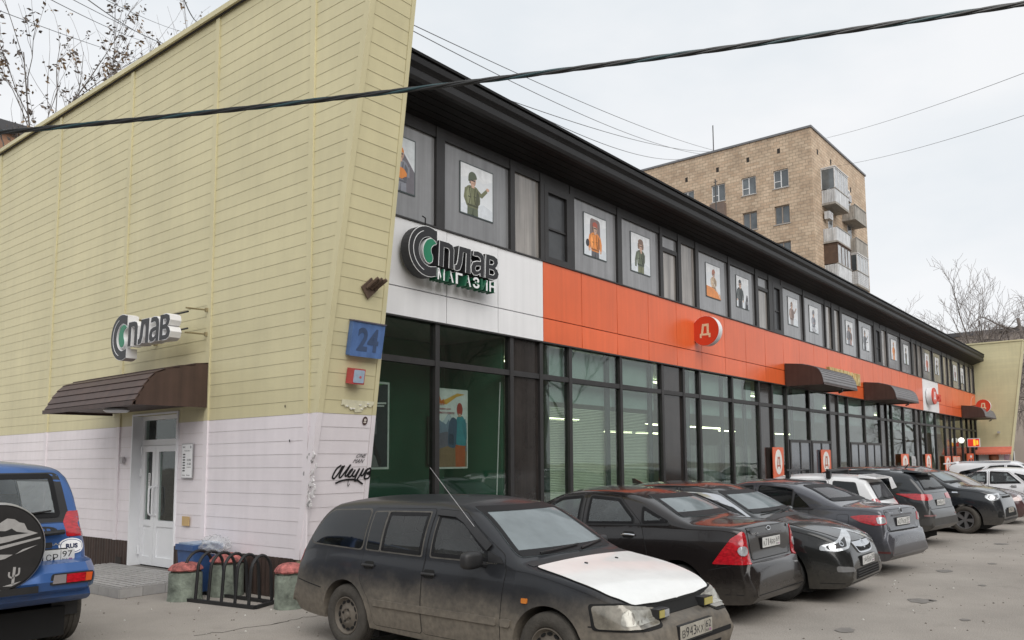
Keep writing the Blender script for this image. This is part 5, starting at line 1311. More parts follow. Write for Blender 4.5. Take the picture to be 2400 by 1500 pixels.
M_RLAMP = mat('red_lamp', (.40, .008, .016), .12, var=.45, scale=22, stretch=(1, 1, 3), coat=.8, spec=.6)
M_CLAMP = mat('clear_lamp', (.42, .44, .46), .08, var=.35, scale=16, coat=.8, metal=.25)
M_FOGGY = mat('clouded_lamp', (.20, .185, .155), .16, var=.45, scale=9, coat=.5, metal=.2)
M_AMBER = mat('amber_lamp', (.62, .20, .03), .2, coat=.5)
M_PLATE = mat('number_plate_white', (.62, .62, .60), .45, var=.06, scale=12)
M_PLATED = mat('number_plate_dusty', (.36, .34, .29), .7, var=.18, scale=9)
M_INK = flat((.02, .02, .022))
DUST = (.185, .162, .132)
def paint(name, col, zhi=.62, zlo=.15, amt=.45, rough=.22, coat=.6, metal=.0, dust=DUST, spec=.3):
    return mat(name, col, rough, metal, var=.05, scale=1.2, coat=coat, dirt=(dust, zhi, zlo, amt), spec=spec)

class Car:
    """shell lofted from section to section; every other part is laid on that shell"""
    def __init__(s, name, label, pose, S, body, group='cars parked in front of the shop', cat='car'):
        s.S = S; s.holes = []; s.cut = []; s.t = thing(name, label, cat, (pose[0], pose[1], 0), rad(pose[2]), group); s.M = body
        top, plan, belt, bot = pchip(S['top']), pchip(S['plan']), pchip(S['belt']), pchip(S['bot'])
        xa, xb = S['top'][0][0], S['top'][-1][0]
        xs = {round(xa + (xb - xa) * i / 130, 4) for i in range(131)}
        for e, d in ((xa, 1), (xb, -1)):
            for k in range(1, 12): xs.add(round(e + d * k * .014, 4))
        wx, wr = (S['wb'] / 2, -S['wb'] / 2), S['r'] + S.get('gap', .055)
        for c in wx:
            for k in range(0, 17): xs.add(round(c + wr * math.cos(math.pi * k / 16), 4))
            for sg in (-1, 1): xs.add(round(c + sg * (wr + .004), 4))
        xs = sorted(xs)
        gx = pchip([(0, .945), (.12, .972), (.42, 1.), (.72, .985), (.9, .955), (1, .925)])
        tum = S.get('tum', .30); rows = []
        for x in xs:
            zt, hw, zb = top(x), plan(x), bot(x); zs = min(belt(x), zt - .012)
            z0 = zb
            for c in wx:
                dx = abs(x - c)
                if dx <= wr + 1e-4: z0 = max(z0, S['r'] + math.sqrt(max(0, wr * wr - dx * dx)))
            z0 = min(z0, zs - .03)
            pts = [(0, z0), (hw * .5, z0), (hw * .90, z0)]
            for k in range(9):
                z = z0 + (zs - z0) * (k / 8); h = (z - min(zb, .35)) / max(.05, zs - min(zb, .35)); pts.append((hw * gx(min(max(h, 0), 1)), z))
            ysh = hw * .925; hh = zt - zs; cw = min(.045, .42 * hh); rc = min(S.get('rc', .075), .5 * hh)
            ye = lambda z: ysh - (z - zs) * tum * (.45 + .80 * min(1., (z - zs) / .52))
            z1 = zt - cw - rc
            for k in range(1, 12):
                z = zs + (z1 - zs) * k / 11; pts.append((ye(z), z))
            A, Cc, B = Vector((ye(z1), z1)), Vector((ye(zt - cw), zt - cw)), Vector((max(.02, ye(zt - cw) - rc * 1.3), zt - cw * .9))
            for k in range(1, 5):
                u = k / 4; q = A * (1 - u) ** 2 + Cc * 2 * u * (1 - u) + B * u * u; pts.append((q.x, q.y))
            for k in range(1, 11):
                y = B.x * (1 - k / 10); pts.append((y, zt - (zt - B.y) * (y / B.x) ** 2))
            rows.append((x, pts))
        m = MB(); n = len(rows[0][1])
        for sg in (1, -1):
            vs = [(x, y * sg, z) for x, pts in rows for y, z in pts]
            fs = [(i * n + j, i * n + j + 1, (i + 1) * n + j + 1, (i + 1) * n + j) for i in range(len(rows) - 1) for j in range(n - 1)]
            m.add(vs, fs)
        for x, pts in (rows[0], rows[-1]): m.add([(x, y, z) for y, z in pts] + [(x, -y, z) for y, z in pts[-2:0:-1]], [tuple(range(2 * n - 2))])
        s.body = m.build('body', body, s.t, True, S.get('sharp', 42))
        bm = bmesh.new(); bm.from_mesh(s.body.data); s.bvh = BVHTree.FromBMesh(bm); bm.free()
        li = MB()
        for c in wx: li.box((c - wr + .01, -plan(c) * .80, .12), (c + wr - .01, plan(c) * .80, S['r'] + .02))
        li.box((xa + .5, -.6, .16), (xb - .5, .6, .30)); li.build('underbody', M_LINER, s.t)
    def ray(s, mode, u, v):
        if mode == 'R': o, d = Vector((u, -3, v)), Vector((0, 1, 0))
        elif mode == 'L': o, d = Vector((u, 3, v)), Vector((0, -1, 0))
        elif mode == 'F': o, d = Vector((4, u, v)), Vector((-1, 0, 0))
        elif mode == 'B': o, d = Vector((-4, u, v)), Vector((1, 0, 0))
        elif mode == 'T': o, d = Vector((u, v, 4)), Vector((0, 0, -1))
        else:
            px, py, a = mode; a = rad(a); out = Vector((math.cos(a), math.sin(a), 0)); ax = Vector((-out.y, out.x, 0))
            o = Vector((px, py, 0)) + ax * u + Vector((0, 0, v)) + out * 4; d = -out
        h = s.bvh.ray_cast(o, d)
        if h[0] is None:
            h = s.bvh.find_nearest(o + d * 3); return h[0], h[1] if h[1].dot(d) < 0 else -h[1]
        nn = h[1]
        return h[0], (nn if nn.dot(d) < 0 else -nn)
    def patch(s, name, mode, poly, m, off=.004, skirt=.014, grid=.05, parent=None, r=0., smooth=True):
        if name.endswith('window') and mode in ('R', 'L'):       # rubber seal round a side window
            c = Vector((sum(p[0] for p in poly) / len(poly), sum(p[1] for p in poly) / len(poly)))
            big = [(p[0] + math.copysign(.016, p[0] - c.x), p[1] + math.copysign(.014, p[1] - c.y)) for p in poly]
            s.patch('window_rubber', mode, big, s.S.get('seal', M_BLACKP), off=off - .002, skirt=.005, grid=grid, parent=parent, r=r)
        if name.endswith('_door') or name == 'joint': grid = min(grid, .032)
        if r: poly = rnd_poly(poly, r)
        if m in SEE: s.holes.append((mode, s.inset(poly, .017 if mode in ('R', 'L') else .027))); s.ring(mode, poly, .034 if mode in ('R', 'L') else .047, off + (.001 if mode in ('R', 'L') else .0035), parent)
        bm = bmesh.new(); vs = [bm.verts.new((a, b, 0)) for a, b in poly]; bm.faces.new(vs); bmesh.ops.triangulate(bm, faces=bm.faces[:])
        us = [p[0] for p in poly]; ws = [p[1] for p in poly]
        for lo, hi, ax in ((min(us), max(us), 0), (min(ws), max(ws), 1)):
            k = max(1, int((hi - lo) / grid))
            for i in range(1, k):
                c = lo + (hi - lo) * i / k; co = (c, 0, 0) if ax == 0 else (0, c, 0); no = (1, 0, 0) if ax == 0 else (0, 1, 0)
                bmesh.ops.bisect_plane(bm, geom=bm.verts[:] + bm.edges[:] + bm.faces[:], plane_co=co, plane_no=no, dist=1e-6)
        nr = {}
        for v in bm.verts:
            p, n_ = s.ray(mode, v.co.x, v.co.y); nr[v] = n_; v.co = p + n_ * off
        avg = sum(nr.values(), Vector()).normalized()
        bm.normal_update()
        if sum(f.normal.dot(avg) * f.calc_area() for f in bm.faces) < 0: bmesh.ops.reverse_faces(bm, faces=bm.faces[:])
        be = [e for e in bm.edges if e.is_boundary]
        ex = bmesh.ops.extrude_edge_only(bm, edges=be)
        inv = {}
        for v in [g_ for g_ in ex['geom'] if isinstance(g_, bmesh.types.BMVert)]:
            bv = [e.other_vert(v) for e in v.link_edges if e.other_vert(v) in nr]
            v.co = v.co - (nr[bv[0]] if bv else avg) * skirt
        me = bpy.data.meshes.new(name); bm.to_mesh(me); bm.free(); me.materials.append(m)
        if smooth: me.shade_smooth(); me.set_sharp_from_angle(angle=rad(40))
        ob = link(bpy.data.objects.new(name, me), parent or s.t)
        if name.endswith('_door') or name in ('joint', 'window_rubber', 'window_edge'): s.cut.append(ob)
        return ob
    def inset(s, poly, d):
        k = len(poly); ar = sum(poly[i][0] * poly[(i + 1) % k][1] - poly[(i + 1) % k][0] * poly[i][1] for i in range(k)); sg = 1 if ar > 0 else -1; out = []
        for i in range(k):
            e = Vector(poly[(i + 1) % k]) - Vector(poly[i - 1]); e = e.normalized() if e.length > 1e-6 else Vector((1, 0)); out.append((poly[i][0] - e.y * d * sg, poly[i][1] + e.x * d * sg))
        return out
    def ring(s, mode, poly, w_, off, parent):
        P = []
        for i in range(len(poly)):
            a, b = Vector(poly[i]), Vector(poly[(i + 1) % len(poly)]); n = max(1, int((b - a).length / .035))
            P += [tuple(a + (b - a) * (j / n)) for j in range(n)]
        Q = s.inset(P, w_); q = MB(); k = len(P); vs = []; nn = []
        for u, v in P + Q:
            p, n_ = s.ray(mode, u, v); vs.append(p + n_ * off); nn.append(n_)
        q.add(vs, [(i, (i + 1) % k, k + (i + 1) % k, k + i) for i in range(k)])
        q.build('glass_edge', M_FRIT, parent or s.t, True)
    def finish(s, rear=True, seats=True, wheel=-1):
        """opens the shell behind the glass and furnishes the cabin"""
        def inside(x, y, poly):
            c = False; j = len(poly) - 1
            for i in range(len(poly)):
                (xi, yi), (xj, yj) = poly[i], poly[j]
                if (yi > y) != (yj > y) and x < (xj - xi) * (y - yi) / (yj - yi) + xi: c = not c
                j = i
            return c
        for ob in [s.body] + s.cut:
            bm = bmesh.new(); bm.from_mesh(ob.data); dead = []
            for f in bm.faces:
                c = f.calc_center_median(); n = f.normal
                for mode, poly in s.holes:
                    if mode in ('R', 'L'):
                        if (c.y < 0) == (mode == 'R') and abs(n.y) > .5 and inside(c.x, c.z, poly): dead.append(f); break
                    elif mode in ('F', 'B') and (c.x > 0) == (mode == 'F') and abs(n.x) > .2 and inside(c.y, c.z, poly): dead.append(f); break
            if dead: bmesh.ops.delete(bm, geom=dead, context='FACES'); bm.to_mesh(ob.data)
            bm.free()
        H = max(p[1] for p in s.S['top'])
        def soft(c, r_, rot=0.):
            bm = bmesh.new(); bmesh.ops.create_icosphere(bm, subdivisions=3, radius=1); e = lambda q: math.copysign(abs(q) ** .55, q); vs = []
            for v in bm.verts:
                p = Vector((e(v.co.x) * r_[0], e(v.co.y) * r_[1], e(v.co.z) * r_[2])); p.rotate(Matrix.Rotation(rot, 3, 'Y')); vs.append(tuple(p + Vector(c)))
            fs = [tuple(v.index for v in f.verts) for f in bm.faces]; bm.free(); return vs, fs
        def seat(x, y, wy):
            q = MB()
            for a in ((Vector((x + .18, y, H * .33)), (.27, wy, .09), 0.), (Vector((x - .16, y, H * .52)), (.09, wy, .31), -.25)): q.add(*soft(*a))
            o = q.build('seat', M_SEAT, s.t, True)
            for yy in ([y] if wy < .4 else [y - .36, y + .36]): MB().add(*soft(Vector((x - .27, yy, H * .765)), (.055, .13, .085), -.2)).build('headrest', M_SEAT, o, True)
        if seats:
            seat(.02, -.36, .24); seat(.02, .36, .24)
            if rear: seat(-.86, 0, .60)
            MB().add(*soft(Vector((.86, 0, H * .55)), (.24, .66, .13))).build('dashboard', M_SEAT, s.t, True)
            a = MB(); c = Vector((.55, wheel * .36, H * .60)); pts = []
            for i in range(21):
                b = 2 * math.pi * i / 20; p = Vector((0, .18 * math.cos(b), .18 * math.sin(b))); p.rotate(Matrix.Rotation(-.4, 3, 'Y')); pts.append(c + p)
            a.tube(pts, .014, 6, False).build('steering_wheel', M_BLACKP, s.t, True)
    def both(s, name, poly, m, **k): return [s.patch(name, q, poly, m, **k) for q in ('R', 'L')]
    def seam(s, name, mode, poly, m, r=.05, w_=.006, off=.0035, parent=None, **k):
        """a door or lid: its own sheet with a dark joint round it"""
        c = Vector((sum(p[0] for p in poly) / len(poly), sum(p[1] for p in poly) / len(poly)))
        P = rnd_poly(poly, r); kk = len(P); G = []
        ar = sum(P[i][0] * P[(i + 1) % kk][1] - P[(i + 1) % kk][0] * P[i][1] for i in range(kk)); sg = 1 if ar > 0 else -1
        for i in range(kk):
            d = Vector(P[(i + 1) % kk]) - Vector(P[i - 1])
            d = d.normalized() if d.length > 1e-6 else Vector((1, 0)); G.append((P[i][0] + d.y * w_ * sg, P[i][1] - d.x * w_ * sg))
        pt = s.patch(name, mode, P, m, off=off, skirt=.006, parent=parent, **k)
        s.patch('joint', mode, G, M_LINER, off=off - .0025, skirt=.006, parent=pt, **k)
        return pt
    def wheels(s, kind, rim_m, tyre_m, width=.195, spokes=5, turn=0.):
        S = s.S; r = S['r']; rr = r * S.get('rimf', .66); tr = S.get('track', plan_w(S) - .12)
        for x, nm in ((S['wb'] / 2, 'f'), (-S['wb'] / 2, 'r')):
            for sg in (-1, 1):
                w2 = width / 2
                hub = MB().lathe([(0, -w2 * .5), (rr * .95, -w2 * .5), (rr * .95, w2 * .3), (0, w2 * .3)], axis='y', n=20).build('wheel', M_LINER, s.t)
                hub.location = (x, sg * tr, r)
                if sg > 0: hub.rotation_euler = (0, 0, math.pi + (turn if nm == 'f' else 0))
                else: hub.rotation_euler = (0, 0, turn if nm == 'f' else 0)
                t = MB()
                prof = [(rr, w2 * .75), (rr, -w2 * .80), (rr + .012, -w2 * .98), (rr + (r - rr) * .45, -w2 * 1.06), (r * .955, -w2 * .96), (r * .985, -w2 * .84)]
                for g_ in (-.55, -.2, .2, .55): prof += [(r, w2 * (g_ - .13)), (r, w2 * (g_ + .10)), (r * .978, w2 * (g_ + .11)), (r * .978, w2 * (g_ + .21))]
                prof += [(r * .985, w2 * .84), (r * .955, w2 * .96), (rr + (r - rr) * .45, w2 * 1.06), (rr + .012, w2 * .98)]
                t.lathe(prof, axis='y', n=40).build('tyre', tyre_m, hub, True, 50)
                q = MB(); yo = -w2
                if kind == 'steel':
                    q.lathe([(rr * 1.0, yo * .55), (rr * 1.0, yo * .92), (rr * .95, yo * .94), (rr * .90, yo * .70), (rr * .84, yo * .55), (rr * .62, yo * .62), (rr * .50, yo * .82), (rr * .36, yo * .84), (rr * .30, yo * .70), (rr * .20, yo * .72), (rr * .17, yo * .95), (0, yo * .97)], axis='y', n=40)
                    q.build('rim', rim_m, hub, True, 40)
                    h = MB()
                    for i in range(12):
                        a = 2 * math.pi * i / 12; c = (rr * .73 * math.sin(a), rr * .73 * math.cos(a)); e = Vector((math.cos(a), -math.sin(a)))
                        pts = []
                        for k in range(8):
                            b_ = 2 * math.pi * k / 8; pts.append((c[0] + e.x * .028 * math.cos(b_) + math.sin(a) * .014 * math.sin(b_), c[1] + e.y * .028 * math.cos(b_) + math.cos(a) * .014 * math.sin(b_)))
                        h.prism(pts, (Vector((0, 0, 0)), Vector((1, 0, 0)), Vector((0, 0, 1)), Vector((0, -1, 0))), -yo * .575, -yo * .68)
                    for i in range(4):
                        a = 2 * math.pi * i / 4 + .4; h.lathe([(0, yo * .86), (.012, yo * .86), (.012, yo * .78)], (rr * .34 * math.sin(a), 0, rr * .34 * math.cos(a)), 'y', 6)
                    stuff(h.build('rim_holes', M_LINER, hub))
                else:
                    q.lathe([(rr * 1.0, yo * .3), (rr * 1.0, yo * .95), (rr * .93, yo * .96), (rr * .90, yo * .6), (rr * .90, yo * .3)], axis='y', n=40)
                    q.lathe([(0, yo * .80), (rr * .17, yo * .80), (rr * .20, yo * .70), (rr * .20, yo * .4)], axis='y', n=18)
                    for i in range(spokes):
                        for da in ((-.12, .12) if kind == 'twin' else (0,)):
                            a = 2 * math.pi * (i + .3) / spokes + da; d = Vector((math.sin(a), 0, math.cos(a))); n_ = Vector((math.cos(a), 0, -math.sin(a)))
                            wi, wo = (.020, .024) if kind == 'twin' else (.030, .042); wi *= r / .31; wo *= r / .31
                            a0, a1 = d * rr * .14, d * rr * .93; y0, y1, b_ = Vector((0, yo * .80, 0)), Vector((0, yo * .88, 0)), Vector((0, yo * .45, 0))
                            q.hexa([a0 - n_ * wi + b_, a1 - n_ * wo + b_, a1 + n_ * wo + b_, a0 + n_ * wi + b_, a0 - n_ * wi + y0, a1 - n_ * wo + y1, a1 + n_ * wo + y1, a0 + n_ * wi + y0])
                    q.build('rim', rim_m, hub, True, 30)
    def mirror(s, x, z, m, y=None, sz=1., both=True):
        for sg in (-1, 1):
            p, n_ = s.ray('R' if sg < 0 else 'L', x, z); b = Vector((p.x, p.y, z))
            bm = bmesh.new(); bmesh.ops.create_icosphere(bm, subdivisions=3, radius=1)
            for v in bm.verts:
                c = v.co.copy(); e = lambda q: math.copysign(abs(q) ** .62, q)
                v.co = Vector((e(c.x) * .065 * (1 + .25 * (c.y * -sg)), e(c.y) * .105, e(c.z) * .075)) * sz
                if v.co.x < -.045 * sz: v.co.x = -.045 * sz
                v.co += b + Vector((-.02, sg * .155, .045))
            me = bpy.data.meshes.new('mirror'); bm.to_mesh(me); bm.free(); me.materials.append(m); me.shade_smooth()
            mo = link(bpy.data.objects.new('mirror', me), s.t)
            MB().tube([b + Vector((.01, -sg * .02, -.01)), b + Vector((.0, sg * .10, .01))], .026, 8).build('mirror_arm', M_BLACKP, mo)
    def plate(s, mode, z, txt, reg, m=None, rus=True, w_=.52, h=.112, y=0., off=.012, tilt=0., frame=True):
        p, n_ = s.ray(mode, y, z); fw = 1 if mode == 'F' else -1
        U = Vector((0, fw, 0)); V = Vector((-math.sin(rad(tilt)) * fw, 0, math.cos(rad(tilt))))
        x = max(s.ray(mode, y + dy, z + dz)[0].x * fw for dy in (-.25, 0, .25) for dz in (-.05, 0, .05)) * fw
        Nn = U.cross(V); o = Vector((x, y, z)) - U * w_ / 2 - V * h / 2 + Nn * off
        F = (o, U, V, Nn); m = m or M_PLATE
        pl_ = MB().prism(rnd_poly([(0, 0), (w_, 0), (w_, h), (0, h)], .01), F, -.03, .004).build('number_plate', m, s.t)
        if frame: MB().prism(rnd_poly([(-.008, -.016), (w_ + .008, -.016), (w_ + .008, h + .006), (-.008, h + .006)], .012), F, -.03, .0).build('plate_holder', M_BLACKP, s.t)
        L_ = lambda tx, x_, y_, ww, hh: lettering('plate_text', tx, M_INK, (o + U * x_ + V * y_ + Nn * .004, U, V, Nn), ww, hh, .0008, pl_, bold=.0)
        q = MB(); q.prism([(w_ * .755, .006), (w_ * .763, .006), (w_ * .763, h - .006), (w_ * .755, h - .006)], F, .004, .005)
        q.build('plate_line', M_INK, pl_)
        xx = .022; tot = w_ * .72 - .02; k = len(txt)
        for i, ch in enumerate(txt):
            big = ch.isdigit(); cw = tot / k
            if ch != ' ': L_(ch, xx + cw * (.35 if ch == '1' else .1), .018, cw * (.34 if ch == '1' else .80), h * (.68 if big else .52))
            xx += cw
        cw = w_ * .2 / len(reg)
        for i, ch in enumerate(reg): L_(ch, w_ * .785 + i * cw * .95, h * .38, cw * .78, h * .50)
        L_('RUS', w_ * .79, h * .10, w_ * .09, h * .17)
        fl = MB().prism([(w_ * .90, h * .1), (w_ * .96, h * .1), (w_ * .96, h * .26), (w_ * .90, h * .26)], F, .004, .005).build('plate_flag', flat((.30, .12, .25)), pl_)
        return pl_
    def wiper(s, mode, a, b, parent=None):
        pts = []
        for i in range(7):
            u = i / 6; p, n_ = s.ray(mode, a[0] + (b[0] - a[0]) * u, a[1] + (b[1] - a[1]) * u); pts.append(p + n_ * .022)
        MB().tube(pts, .009, 5).build('wiper', M_BLACKP, s.t)
    def handle(s, x, z, m, sides=('R', 'L'), l=.19, recess=True):
        for q in sides:
            if recess: s.patch('handle_recess', q, [(x - l * .42, z - .035), (x + l * .42, z - .035), (x + l * .42, z + .04), (x - l * .42, z + .04)], M_LINER, off=.0055, r=.03, skirt=.006)
            pts = [s.ray(q, x - l / 2 + l * i / 6, z)[0] + s.ray(q, x - l / 2 + l * i / 6, z)[1] * (.012 + .030 * math.sin(math.pi * i / 6)) for i in range(7)]
            MB().tube(pts, .013, 8).build('door_handle', m, s.t, True)
    def emblem(s, mode, u, v, rx, rz, m=None, bar=False):
        s.patch('emblem', mode, ellipse(u, v, rx, rz, 16), m or M_CHROME, off=.012, skirt=.02)
        s.patch('emblem_field', mode, ellipse(u, v, rx * .78, rz * .70, 14), M_BLACKP, off=.0135, skirt=.004)
        if bar: s.patch('emblem_bar', mode, [(u - rx * .95, v - rz * .25), (u - .2 * rx, v + .1 * rz), (u + .95 * rx, v + rz * .25), (u + .2 * rx, v - .1 * rz)], M_CHROME, off=.015, skirt=.004)
    def letters(s, mode, u, v, txt, w_, h, m=None):
        p, n_ = s.ray(mode, u, v); 
        U = Vector((0, 1, 0)) if mode == 'F' else (Vector((0, -1, 0)) if mode == 'B' else Vector((1, 0, 0)) if mode == 'R' else Vector((-1, 0, 0)))
        V = n_.cross(U).normalized(); U = V.cross(n_).normalized()
        lettering('lettering', txt, m or M_CHROME, (p + n_ * .006, U, V, n_), w_, h, .004, s.t, bold=.03)
def plan_w(S): return max(p[1] for p in S['plan'])
def planf(L0, L1, hw, kr=.16, kf=.24):
    """half width along the car, rounded towards both ends"""
    pts = []
    for i in range(13):
        x = L0 + (L1 - L0) * i / 12
        pts.append((x, 0))
    out = []
    for x in [L0 + (L1 - L0) * i / 40 for i in range(41)]:
        c = (L0 + L1) / 2; hl = (L1 - L0) / 2; u = (x - c) / hl
        out.append((x, hw * (1 - (kf if u > 0 else kr) * max(0, (abs(u) - .35) / .65) ** 3.6)))
    return out
# ---- 1. dusty black estate car with a white bonnet, nose towards the lot
S = dict(seal=M_SEALD, wb=2.58, r=.305, rimf=.60, gap=.05, tum=.30, rc=.085,
         top=[(-2.27, .40), (-2.265, .54), (-2.235, .60), (-2.20, .64), (-2.185, .78), (-2.15, .93), (-2.02, 1.14), (-1.84, 1.375), (-1.72, 1.43), (-1.1, 1.47), (-.3, 1.48), (.06, 1.455), (.24, 1.41), (.98, .985), (1.06, .955), (1.45, .885), (1.80, .795), (1.965, .71), (2.0, .66), (2.015, .60), (2.06, .575), (2.12, .55), (2.155, .48), (2.16, .42)],
         belt=[(-2.27, .42), (-2.18, .80), (-2.0, .90), (-1.5, .925), (0, .915), (.98, .895), (1.45, .82), (1.96, .64), (2.16, .43)],
         bot=[(-2.27, .36), (-2.15, .28), (-1.7, .25), (1.6, .19), (2.0, .19), (2.13, .24), (2.16, .32)], plan=planf(-2.27, 2.16, .848, .10, .20))
P1 = mat('dusty_black_paint', (.016, .018, .022), .32, var=.12, scale=2, coat=.2, spec=.25, dirt=((.235, .205, .165), .80, .40, .93))
c = Car('estate_car', 'dusty black estate car with a white bonnet, nearest in the parked row', (-.56, -4.66, -91.2), S, P1)
c.wheels('steel', M_STEEL, M_TYRED, .18)
c.seam('bonnet', 'T', [(1.075, -.69), (1.075, .69), (1.5, .715), (1.80, .69), (1.955, .60), (1.985, .3), (1.99, 0), (1.985, -.3), (1.955, -.60), (1.80, -.69), (1.5, -.715)], mat('white_bonnet_paint', (.74, .75, .74), .3, var=.05, scale=5, coat=.4), r=.04, off=.012, grid=.035)
for y in (-.22, .24): c.patch('washer_jet', 'T', ellipse(1.24, y, .018, .014, 8), M_BLACKP, off=.02, skirt=.02)
sp = [(-2.0, 1.02), (-1.93, .985), (-1.09, .965), (-1.09, 1.34), (-1.70, 1.315), (-1.79, 1.28)]
c.both('rear_quarter_window', sp, M_CGLT, r=.06)
for q in ('R', 'L'):
    d = c.seam('front_door', q, [(.79, .27), (.83, .88), (.79, 1.01), (.20, 1.355), (-.155, 1.37), (-.155, .27)], P1, r=.04)
    c.patch('door_window', q, [(.72, .955), (-.10, .955), (-.10, 1.33), (.15, 1.315), (.27, 1.27)], M_CGL, r=.03, parent=d, off=.007)
    c.patch('wind_deflector', q, [(.64, 1.09), (.28, 1.30), (.16, 1.345), (-.13, 1.355), (-.13, 1.31), (.13, 1.30), (.25, 1.255), (.60, 1.04)], M_BLACKP, r=.01, off=.03, skirt=.03, parent=d)
    d = c.seam('rear_door', q, [(-.172, .27), (-.172, 1.37), (-1.05, 1.355), (-1.05, .68), (-.90, .50), (-.84, .27)], P1, r=.04)
    c.patch('door_window', q, [(-.23, .955), (-.80, .965), (-.80, 1.325), (-.23, 1.335)], M_CGL, r=.02, parent=d, off=.007)
    c.patch('small_window', q, [(-.83, .965), (-1.02, .97), (-1.02, 1.315), (-.83, 1.325)], M_CGLT, r=.02, parent=d, off=.007)
    c.patch('side_moulding', q, [(.77, .455), (-.82, .455), (-.84, .515), (.77, .515)], P1, r=.012, off=.018, skirt=.02)
    c.patch('fender_moulding', q, [(.92, .455), (.82, .455), (.82, .515), (.935, .515)], P1, r=.012, off=.018, skirt=.02)
    c.patch('side_indicator', q, [(1.10, .66), (1.04, .66), (1.04, .70), (1.10, .70)], M_AMBER, r=.01, off=.012)
    c.patch('bumper_joint', q, [(-1.68, .555), (-2.2, .61), (-2.2, .60), (-1.68, .545)], M_LINER, off=.002)
    c.patch('bumper_joint', q, [(1.68, .545), (2.05, .56), (2.05, .548), (1.68, .535)], M_LINER, off=.002)
c.handle(-.08, .80, M_BLACKP, l=.17); c.handle(-.93, .82, M_BLACKP, l=.17)
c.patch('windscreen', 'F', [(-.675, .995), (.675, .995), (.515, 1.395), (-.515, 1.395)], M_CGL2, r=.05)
c.patch('cowl', 'T', [(.985, -.70), (1.055, -.70), (1.06, .70), (.985, .70)], M_BLACKP, r=.01, off=.005)
c.wiper('F', (-.45, 1.0), (.12, 1.03)); c.wiper('F', (.10, 1.0), (.58, 1.035))
c.patch('grille_opening', 'F', [(-.42, .585), (.42, .585), (.42, .675), (-.42, .675)], M_LINER, off=.006, r=.02)
for sg in (-1, 1):
    c.patch('headlight_surround', (1.95, sg * .62, sg * 38), [(-.285, .515), (.26, .53), (.25, .67), (-.10, .72), (-.30, .705)] if sg < 0 else [(.285, .515), (-.26, .53), (-.25, .67), (.10, .72), (.30, .705)], M_LINER, r=.03, off=.006, skirt=.01, grid=.03)
    c.patch('headlight', (1.95, sg * .62, sg * 38), [(-.26, .53), (.24, .545), (.23, .655), (-.10, .705), (-.28, .69)] if sg < 0 else [(.26, .53), (-.24, .545), (-.23, .655), (.10, .705), (.28, .69)], M_FOGGY, r=.03, off=.014, skirt=.012, grid=.03)
    c.patch('reflector', (1.95, sg * .62, sg * 38), [(-.10, .56), (.21, .565), (.20, .645), (-.07, .67)] if sg < 0 else [(.10, .56), (-.21, .565), (-.20, .645), (.07, .67)], mat('dull_reflector', (.33, .32, .28), .2, coat=.6, metal=.3, var=.3, scale=12), r=.04, off=.0165, skirt=.004, grid=.03)
    c.patch('bumper_top_joint', 'F', [(sg * .42, .552), (sg * .68, .542), (sg * .68, .530), (sg * .42, .540)], M_LINER, off=.003)
    fg = MB().box((2.0, sg * .36 - .075, .585), (2.09, sg * .36 + .075, .655)).build('fog_lamp', M_BLACKP, c.t)
    MB().box((2.09, sg * .36 - .068, .592), (2.098, sg * .36 + (.068 if sg > 0 else .0), .648)).build('lens', mat('yellow_fog_lens', (.42, .36, .10), .15, coat=.6), fg)
    if sg < 0: MB().box((2.09, sg * .36 + .004, .592), (2.098, sg * .36 + .068, .648)).build('lens', M_CLAMP, fg)
c.patch('bumper_slot', 'F', [(-.62, .355), (.62, .355), (.62, .395), (-.62, .395)], M_LINER, off=.004, r=.01)
c.patch('lower_intake', 'F', [(-.45, .255), (.45, .255), (.45, .31), (-.45, .31)], M_LINER, off=.004, r=.01)
c.plate('F', .455, 'В943КХ', '62', M_PLATED)
c.mirror(.58, .935, M_BLACKP)
c.patch('mirror_corner', 'R', [(.80, .95), (.62, .95), (.60, 1.05), (.74, 1.0)], M_BLACKP, off=.010); c.patch('mirror_corner', 'L', [(.80, .95), (.62, .95), (.60, 1.05), (.74, 1.0)], M_BLACKP, off=.010)
p, n_ = c.ray('R', .42, 1.20)
MB().tube([p, p + Vector((-.30, -.13, .40)), p + Vector((-.42, -.18, .56))], .0019, 5, r1=.0013).build('aerial', mat('pale_aerial', (.55, .56, .57), .4), c.t)
c.patch('rear_window', 'B', [(-.56, 1.02), (.56, 1.02), (.50, 1.30), (-.50, 1.30)], M_CGLT, r=.04)
for sg in (-1, 1): c.patch('tail_light', (-2.18, sg * .62, 180 - sg * 12), [(-.12, .66), (.12, .66), (.11, .90), (-.11, .90)], M_RLAMP, r=.02)
c.finish(wheel=-1)

# ---- 2. black saloon, tail towards the lot
S = dict(wb=2.64, r=.315, tum=.34, rc=.09,
         top=[(-2.25, .36), (-2.246, .55), (-2.235, .615), (-2.20, .66), (-2.13, .69), (-2.115, .78), (-2.10, .95), (-2.085, 1.05), (-2.04, 1.082), (-1.8, 1.095), (-1.50, 1.115), (-1.36, 1.15), (-.72, 1.405), (-.45, 1.462), (0, 1.485), (.4, 1.465), (.65, 1.40), (1.38, 1.03), (1.50, .99), (1.9, .87), (2.1, .75), (2.17, .62), (2.19, .45), (2.19, .40)],
         belt=[(-2.25, .40), (-2.15, .72), (-2.08, .96), (-1.8, 1.02), (-1.2, 1.02), (0, .98), (1.38, .94), (1.9, .80), (2.19, .44)],
         bot=[(-2.25, .33), (-2.15, .24), (-1.7, .22), (1.7, .18), (2.1, .2), (2.19, .36)], plan=planf(-2.25, 2.19, .905, .22, .24))
P2 = paint('black_brown_paint', (.011, .009, .009), .62, .2, .30, .2, .6)
